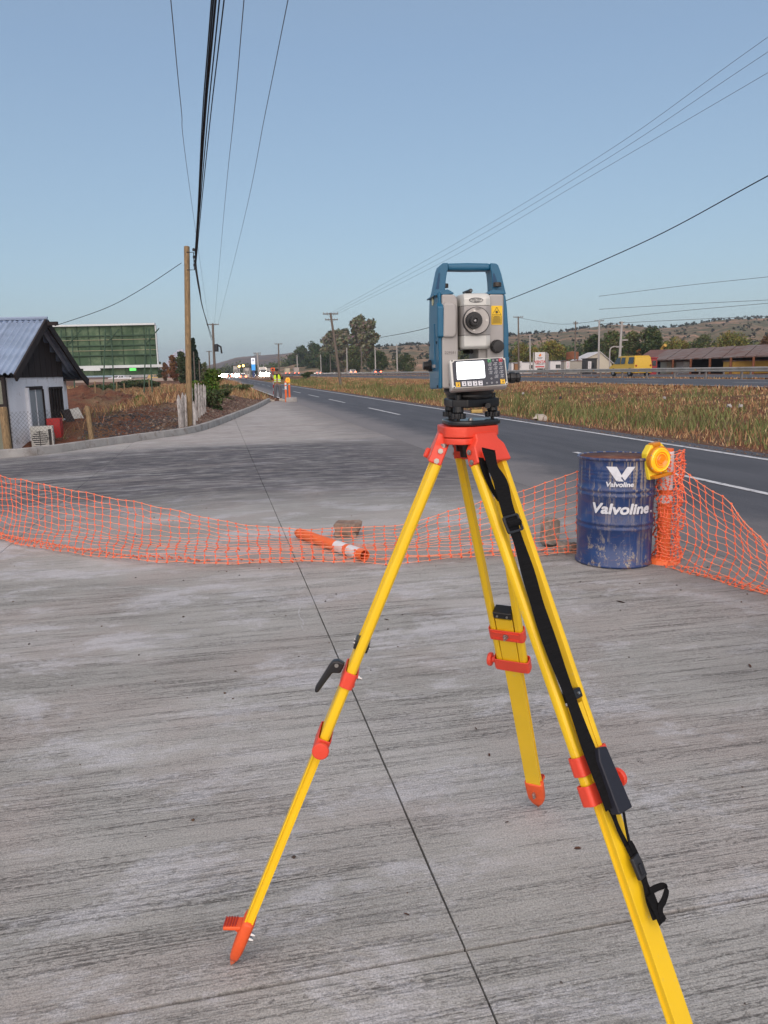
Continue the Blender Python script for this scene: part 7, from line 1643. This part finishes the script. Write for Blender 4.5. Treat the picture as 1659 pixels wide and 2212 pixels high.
# knobs
kx, kz = q(1055, 1050, -.09); mb = MB(); mb.lathe([(0, -.074), (.0140, -.074), (.0145, -.078), (.0145, -.084), (.0128, -.088), (.0128, -.097), (.0115, -.099), (0, -.0995)], 40, c=(kx+.001, 0, kz), axis='y', wob=lambda k: .01*math.cos(k*PI)); I(mb, 'vertical_knob', M_IK)
a_, b_ = q(1150, 1398, -.04), q(1302, 1398, -.04); L_ = b_[0]-a_[0]; mb = MB(); mb.lathe([(0, 0), (.0098, 0), (.0098, L_*.22), (.0125, L_*.26), (.0128, L_*.42), (.0120, L_*.62), (.0098, L_*.66), (.0098, L_*.70), (.0112, L_*.73), (.0112, L_*.92), (.0092, L_), (0, L_)], 32, c=(a_[0], -.04, a_[1]), axis='x', wob=lambda k: .012*math.cos(k*PI)); I(mb, 'horizontal_knob', M_IK)
a_, b_ = q(330, 1265, .03), q(236, 1262, .03); L_ = b_[0]-a_[0]; mb = MB(); mb.lathe([(0, 0), (.013, 0), (.0132, L_*.35), (.0105, L_*.42), (.0105, L_*.6), (.0092, L_*.65), (.0092, L_*.95), (.007, L_), (0, L_)], 32, c=(a_[0], .03, a_[1]), axis='x', wob=lambda k: .012*math.cos(k*PI)); I(mb, 'optical_plummet', M_IK)
# stickers
M_YSTICK = mat('yellow_sticker', (.80, .50, .01), .45, var=0); M_PRK = mat('black_print', (.015, .015, .015), .5, var=0)
def flat(pts, Y, th=.0006): return MB().prism(poly(pts, Y), Y-th, Y, 'y')
def rr(x0, y0, x1, y1, r): return rrect(x0, y0, x1, y1, r, 3)
YS = YF-.0003
stk = I(flat(rr(988, 603, 1110, 812, 10), YS), 'laser_sticker', M_YSTICK)
def frame(pin, pout, Y, m, name, par):
    A_, B_ = poly(pout, Y), poly(pin, Y); n = len(A_); I(MB().add([(x, Y, z) for x, z in A_]+[(x, Y, z) for x, z in B_], [(i, (i+1) % n, (i+1) % n+n, i+n) for i in range(n)]), name, m, parent=par)
frame([(1003, 700), (1049, 624), (1094, 700)], [(998, 704), (1049, 615), (1100, 704)], YS-.0011, M_PRK, 'warning_triangle', stk)
mb = MB(); c = (1048, 673)
for k in range(16):
    a = PI*2*k/16; rr_ = 20 if k % 2 else 24; w_ = .06; mb.prism(poly([(c[0]+9*math.cos(a-w_*2), c[1]+9*math.sin(a-w_*2)), (c[0]+rr_*math.cos(a), c[1]+rr_*math.sin(a)), (c[0]+9*math.cos(a+w_*2), c[1]+9*math.sin(a+w_*2))], YS), YS-.0011, YS-.0007, 'y')
mb.prism(poly([(c[0]+9*math.cos(a), c[1]+9*math.sin(a)) for a in np.linspace(0, 2*PI, 12, endpoint=False)], YS), YS-.0012, YS-.0007, 'y'); I(mb, 'laser_star', M_PRK, parent=stk)
frame([(999, 717), (1100, 717), (1100, 796), (999, 796)], [(996, 714), (1103, 714), (1103, 799), (996, 799)], YS-.0011, M_PRK, 'text_box', stk)
mb = MB()
for k in range(9): w_ = (30, 42, 46, 38, 46, 44, 47, 40, 46)[k]; mb.prism(poly([(1049-w_, 722+k*8.2), (1049+w_, 722+k*8.2), (1049+w_, 725+k*8.2), (1049-w_, 725+k*8.2)], YS), YS-.0011, YS-.0007, 'y')
I(mb, 'fine_print', M_PRK, parent=stk)
sr = I(flat([(487, 1102), (592, 1104), (592, 1140), (487, 1138)], YS), 'serial_label', mat('serial_grey', (.42, .40, .38), .5, var=0))
mb = MB(); s0 = q(539, 1121, YS); add_text(mb, '229581', lambda x, y: (s0[0]+x, YS-.0009, s0[1]+y), size=.0075, off=.00012, sx=1.1); I(mb, 'serial_number', mat('print_grey', (.12, .11, .11), .5, var=0), parent=sr)
# logo ellipse
YL = -.0868; c = (821, 541); M_LOGO = mat('logo_grey', (.07, .07, .075), .4, var=0)
def ell(rx, ry, dx=0, n=40): return [(c[0]+dx+rx*math.cos(2*PI*k/n), c[1]+ry*math.sin(2*PI*k/n)) for k in range(n)]
frame(ell(68, 20, 3), ell(78, 28), YL, M_LOGO, 'logo_ring', inst)
mb = MB(); s0 = q(822, 537, YL); add_text(mb, 'SPECTRA', lambda x, y: (s0[0]+x, YL-.0003, s0[1]+y), size=.0050, shear=.25, off=.00009, sx=1.05); s0b = q(828, 555, YL); add_text(mb, 'PRECISION', lambda x, y: (s0b[0]+x, YL-.0003, s0b[1]+y), size=.0024, shear=.25, off=.0001, sx=1.0); I(mb, 'logo_text', M_LOGO)
# --- keypad
pc = q(852, 1345, -.098); Mk = Matrix.Translation((pc[0], -.094, pc[1])) @ Matrix.Rotation(math.radians(-2.4), 4, 'Y') @ Matrix.Rotation(math.radians(-17), 4, 'X')
KW, KH = .1235, .0640
def kp(x, y):      # panel px in crop of the keypad zoom -> local panel coords ; using bilinear corners of the bezel
    return x, y
bezel = MB().at(Mk); bezel.prism(rrect(-KW/2, -KH/2, KW/2, KH/2, .004), -.004, .010, 'y'); kb = I(bezel, 'keypad_bezel', M_IW, bevel=.0022, seg=3)
bk2 = MB().at(Mk); bk2.prism(rrect(-KW/2-.0012, -KH/2-.0012, KW/2+.0012, KH/2+.0012, .004), .010, .028, 'y'); I(bk2, 'keypad_housing', M_IG, bevel=.003)
M_NAV = mat('keypad_navy', (.014, .018, .032), .4, var=0); M_KEYG = mat('key_grey', (.045, .055, .075), .45, var=0); M_KEYW = mat('key_white', (.62, .63, .66), .4, var=0); M_KEYY = mat('key_yellow', (.72, .42, .01), .4, var=0); M_KEYR = mat('key_red', (.55, .02, .04), .4, var=0); M_KEYN = mat('key_green', (.03, .30, .09), .4, var=0)
def U(px, py): # zoom8 coordinates: face quad from (150,150)-(1240,660) rectified
    # corners of bezel in zoom8: TL(95,155) TR(1235,130) BL(170,715?) BR(1300,690)
    v = (py-(155-25*(px-95)/1140))/(545.0); u = (px-(95+72*v))/(1135.0); return (-KW/2+u*KW, KH/2-v*KH)
def face(pts, y0, y1, m, name, par=None, bev=0): 
    mb = MB().at(Mk); mb.prism([U(*p) for p in pts], y0, y1, 'y'); return I(mb, name, m, parent=par or kb, bevel=bev)
face([(195, 176), (860, 160), (1160, 155), (1172, 168), (1195, 190), (1212, 192), (1268, 600), (1250, 612), (1232, 655), (820, 672), (240, 678), (225, 650), (200, 640), (152, 215), (175, 205), (188, 190)], -.0048, -.0038, M_NAV, 'keypad_face')
M_SCREEN = mat('lit_screen', (.8, .85, .9), .3, var=0, emit=(.95, .98, 1.0), estr=1.1)
face(rrect(228, 203, 815, 535, 14, 3) and [(232, 215), (245, 203), (780, 198), (793, 208), (828, 500), (820, 522), (278, 538), (262, 525)], -.0052, -.0046, M_SCREEN, 'screen')
def key(cx, cy, w_, h_, m, name='key', dot=None):
    k_ = face([(cx-w_/2-h_*.07, cy-h_/2), (cx+w_/2-h_*.07, cy-h_/2), (cx+w_/2+h_*.07, cy+h_/2), (cx-w_/2+h_*.07, cy+h_/2)], -.0058, -.0046, m, name, bev=.0002)
    a_ = U(cx+6, cy+h_*.12); mb = MB().at(Mk); mb.lathe([(0, -.0062), (.0016, -.0062), (.0016, -.0056)], 12, c=(a_[0], 0, a_[1]), axis='y'); I(mb, 'key_dome', M_IK, parent=kb)
    a_ = U(cx, cy-h_*.32); mb = MB().at(Mk); mb.box((a_[0], -.0060, a_[1]), (w_*.55/1135*KW, .0003, .0009)); I(mb, 'key_print', M_IK if m in (M_KEYW, M_KEYY) else M_KEYW, parent=kb)
    return k_
key(282, 630, 88, 92, M_KEYY)
for cx in (403, 515, 625, 736): key(cx, 620, 86, 88, M_KEYW)
key(1186, 604, 92, 88, M_KEYY); key(903, 200, 66, 60, M_KEYN); key(1130, 197, 68, 60, M_KEYR)
def ring(cx, cy, r=19):
    a_ = U(cx, cy); mb = MB().at(Mk); rr_ = r/1135*KW; mb.lathe([(rr_*.62, -.0064), (rr_, -.0064), (rr_, -.0056), (rr_*.62, -.0056), (rr_*.62, -.0064)], 18, c=(a_[0], 0, a_[1]), axis='y'); I(mb, 'key_ring', M_KEYW if False else mat('ring_grey', (.32, .33, .35), .4, var=0), parent=kb)
    mb = MB().at(Mk); mb.lathe([(0, -.0068), (rr_*.55, -.0062), (rr_*.6, -.0056)], 12, c=(a_[0], 0, a_[1]), axis='y'); I(mb, 'key_dome', M_IK, parent=kb)
ring(980, 202); ring(1060, 198)
dig = [('7', 923, 283), ('8', 1032, 280), ('9', 1140, 276), ('4', 933, 362), ('5', 1043, 358), ('6', 1152, 355), ('1', 943, 440), ('2', 1052, 437), ('3', 1160, 433), ('0', 1065, 516), ('.', 1172, 512)]
for (d, cx, cy) in dig:
    face([(cx-50, cy-44), (cx+38, cy-46), (cx+48, cy+28), (cx-40, cy+32)], -.0054, -.0046, M_KEYG, 'key'); ring(cx, cy)
    a_ = U(cx-36, cy+4); mb = MB().at(Mk); add_text(mb, d, lambda x, y: (a_[0]+x, -.0058, a_[1]+y), size=.0036, off=.0001); I(mb, 'key_digit', mat('print_pale', (.5, .5, .52), .5, var=0), parent=kb)
    a_ = U(cx, cy-34); mb = MB().at(Mk); mb.box((a_[0], -.0056, a_[1]), (.0066, .0003, .0008)); I(mb, 'key_print', mat('print_pale', (.5, .5, .52), .5, var=0), parent=kb)
for (cx, cy) in ((954, 544), (866, 627), (965, 624), (1066, 620)): ring(cx, cy)
for (cx, cy) in ((148, 174), (208, 680), (1203, 150), (1270, 646)):
    a_ = U(cx, cy); mb = MB().at(Mk); mb.lathe([(0, -.0044), (.0017, -.0044), (.0017, -.0036)], 12, c=(a_[0], 0, a_[1]), axis='y'); I(mb, 'bezel_screw', M_IK, parent=kb)
a_ = (-KW/2-.0013, .02, -.016); mb = MB().at(Mk); mb.lathe([(0, -.0006), (.0032, -.0006), (.0032, .001), (0, .001)], 12, c=a_, axis='x'); I(mb, 'housing_plug', mat('plug_brown', (.08, .05, .04), .6, var=0))

# ================================================================ AIR
M_AIR = bpy.data.materials.new('evening_haze'); M_AIR.use_nodes = True; nt = M_AIR.node_tree; nt.nodes.remove(nt.nodes['Principled BSDF'])
pv = nt.nodes.new('ShaderNodeVolumePrincipled'); pv.inputs['Color'].default_value = (.70, .83, .96, 1); pv.inputs['Density'].default_value = HAZE; pv.inputs['Anisotropy'].default_value = .2
nt.links.new(pv.outputs[0], nt.nodes['Material Output'].inputs['Volume'])
tag(MB().box((0, 400, 71), (9000, 9000, 150)).build('haze', M_AIR), 'thin evening haze over the plain', kind='stuff')
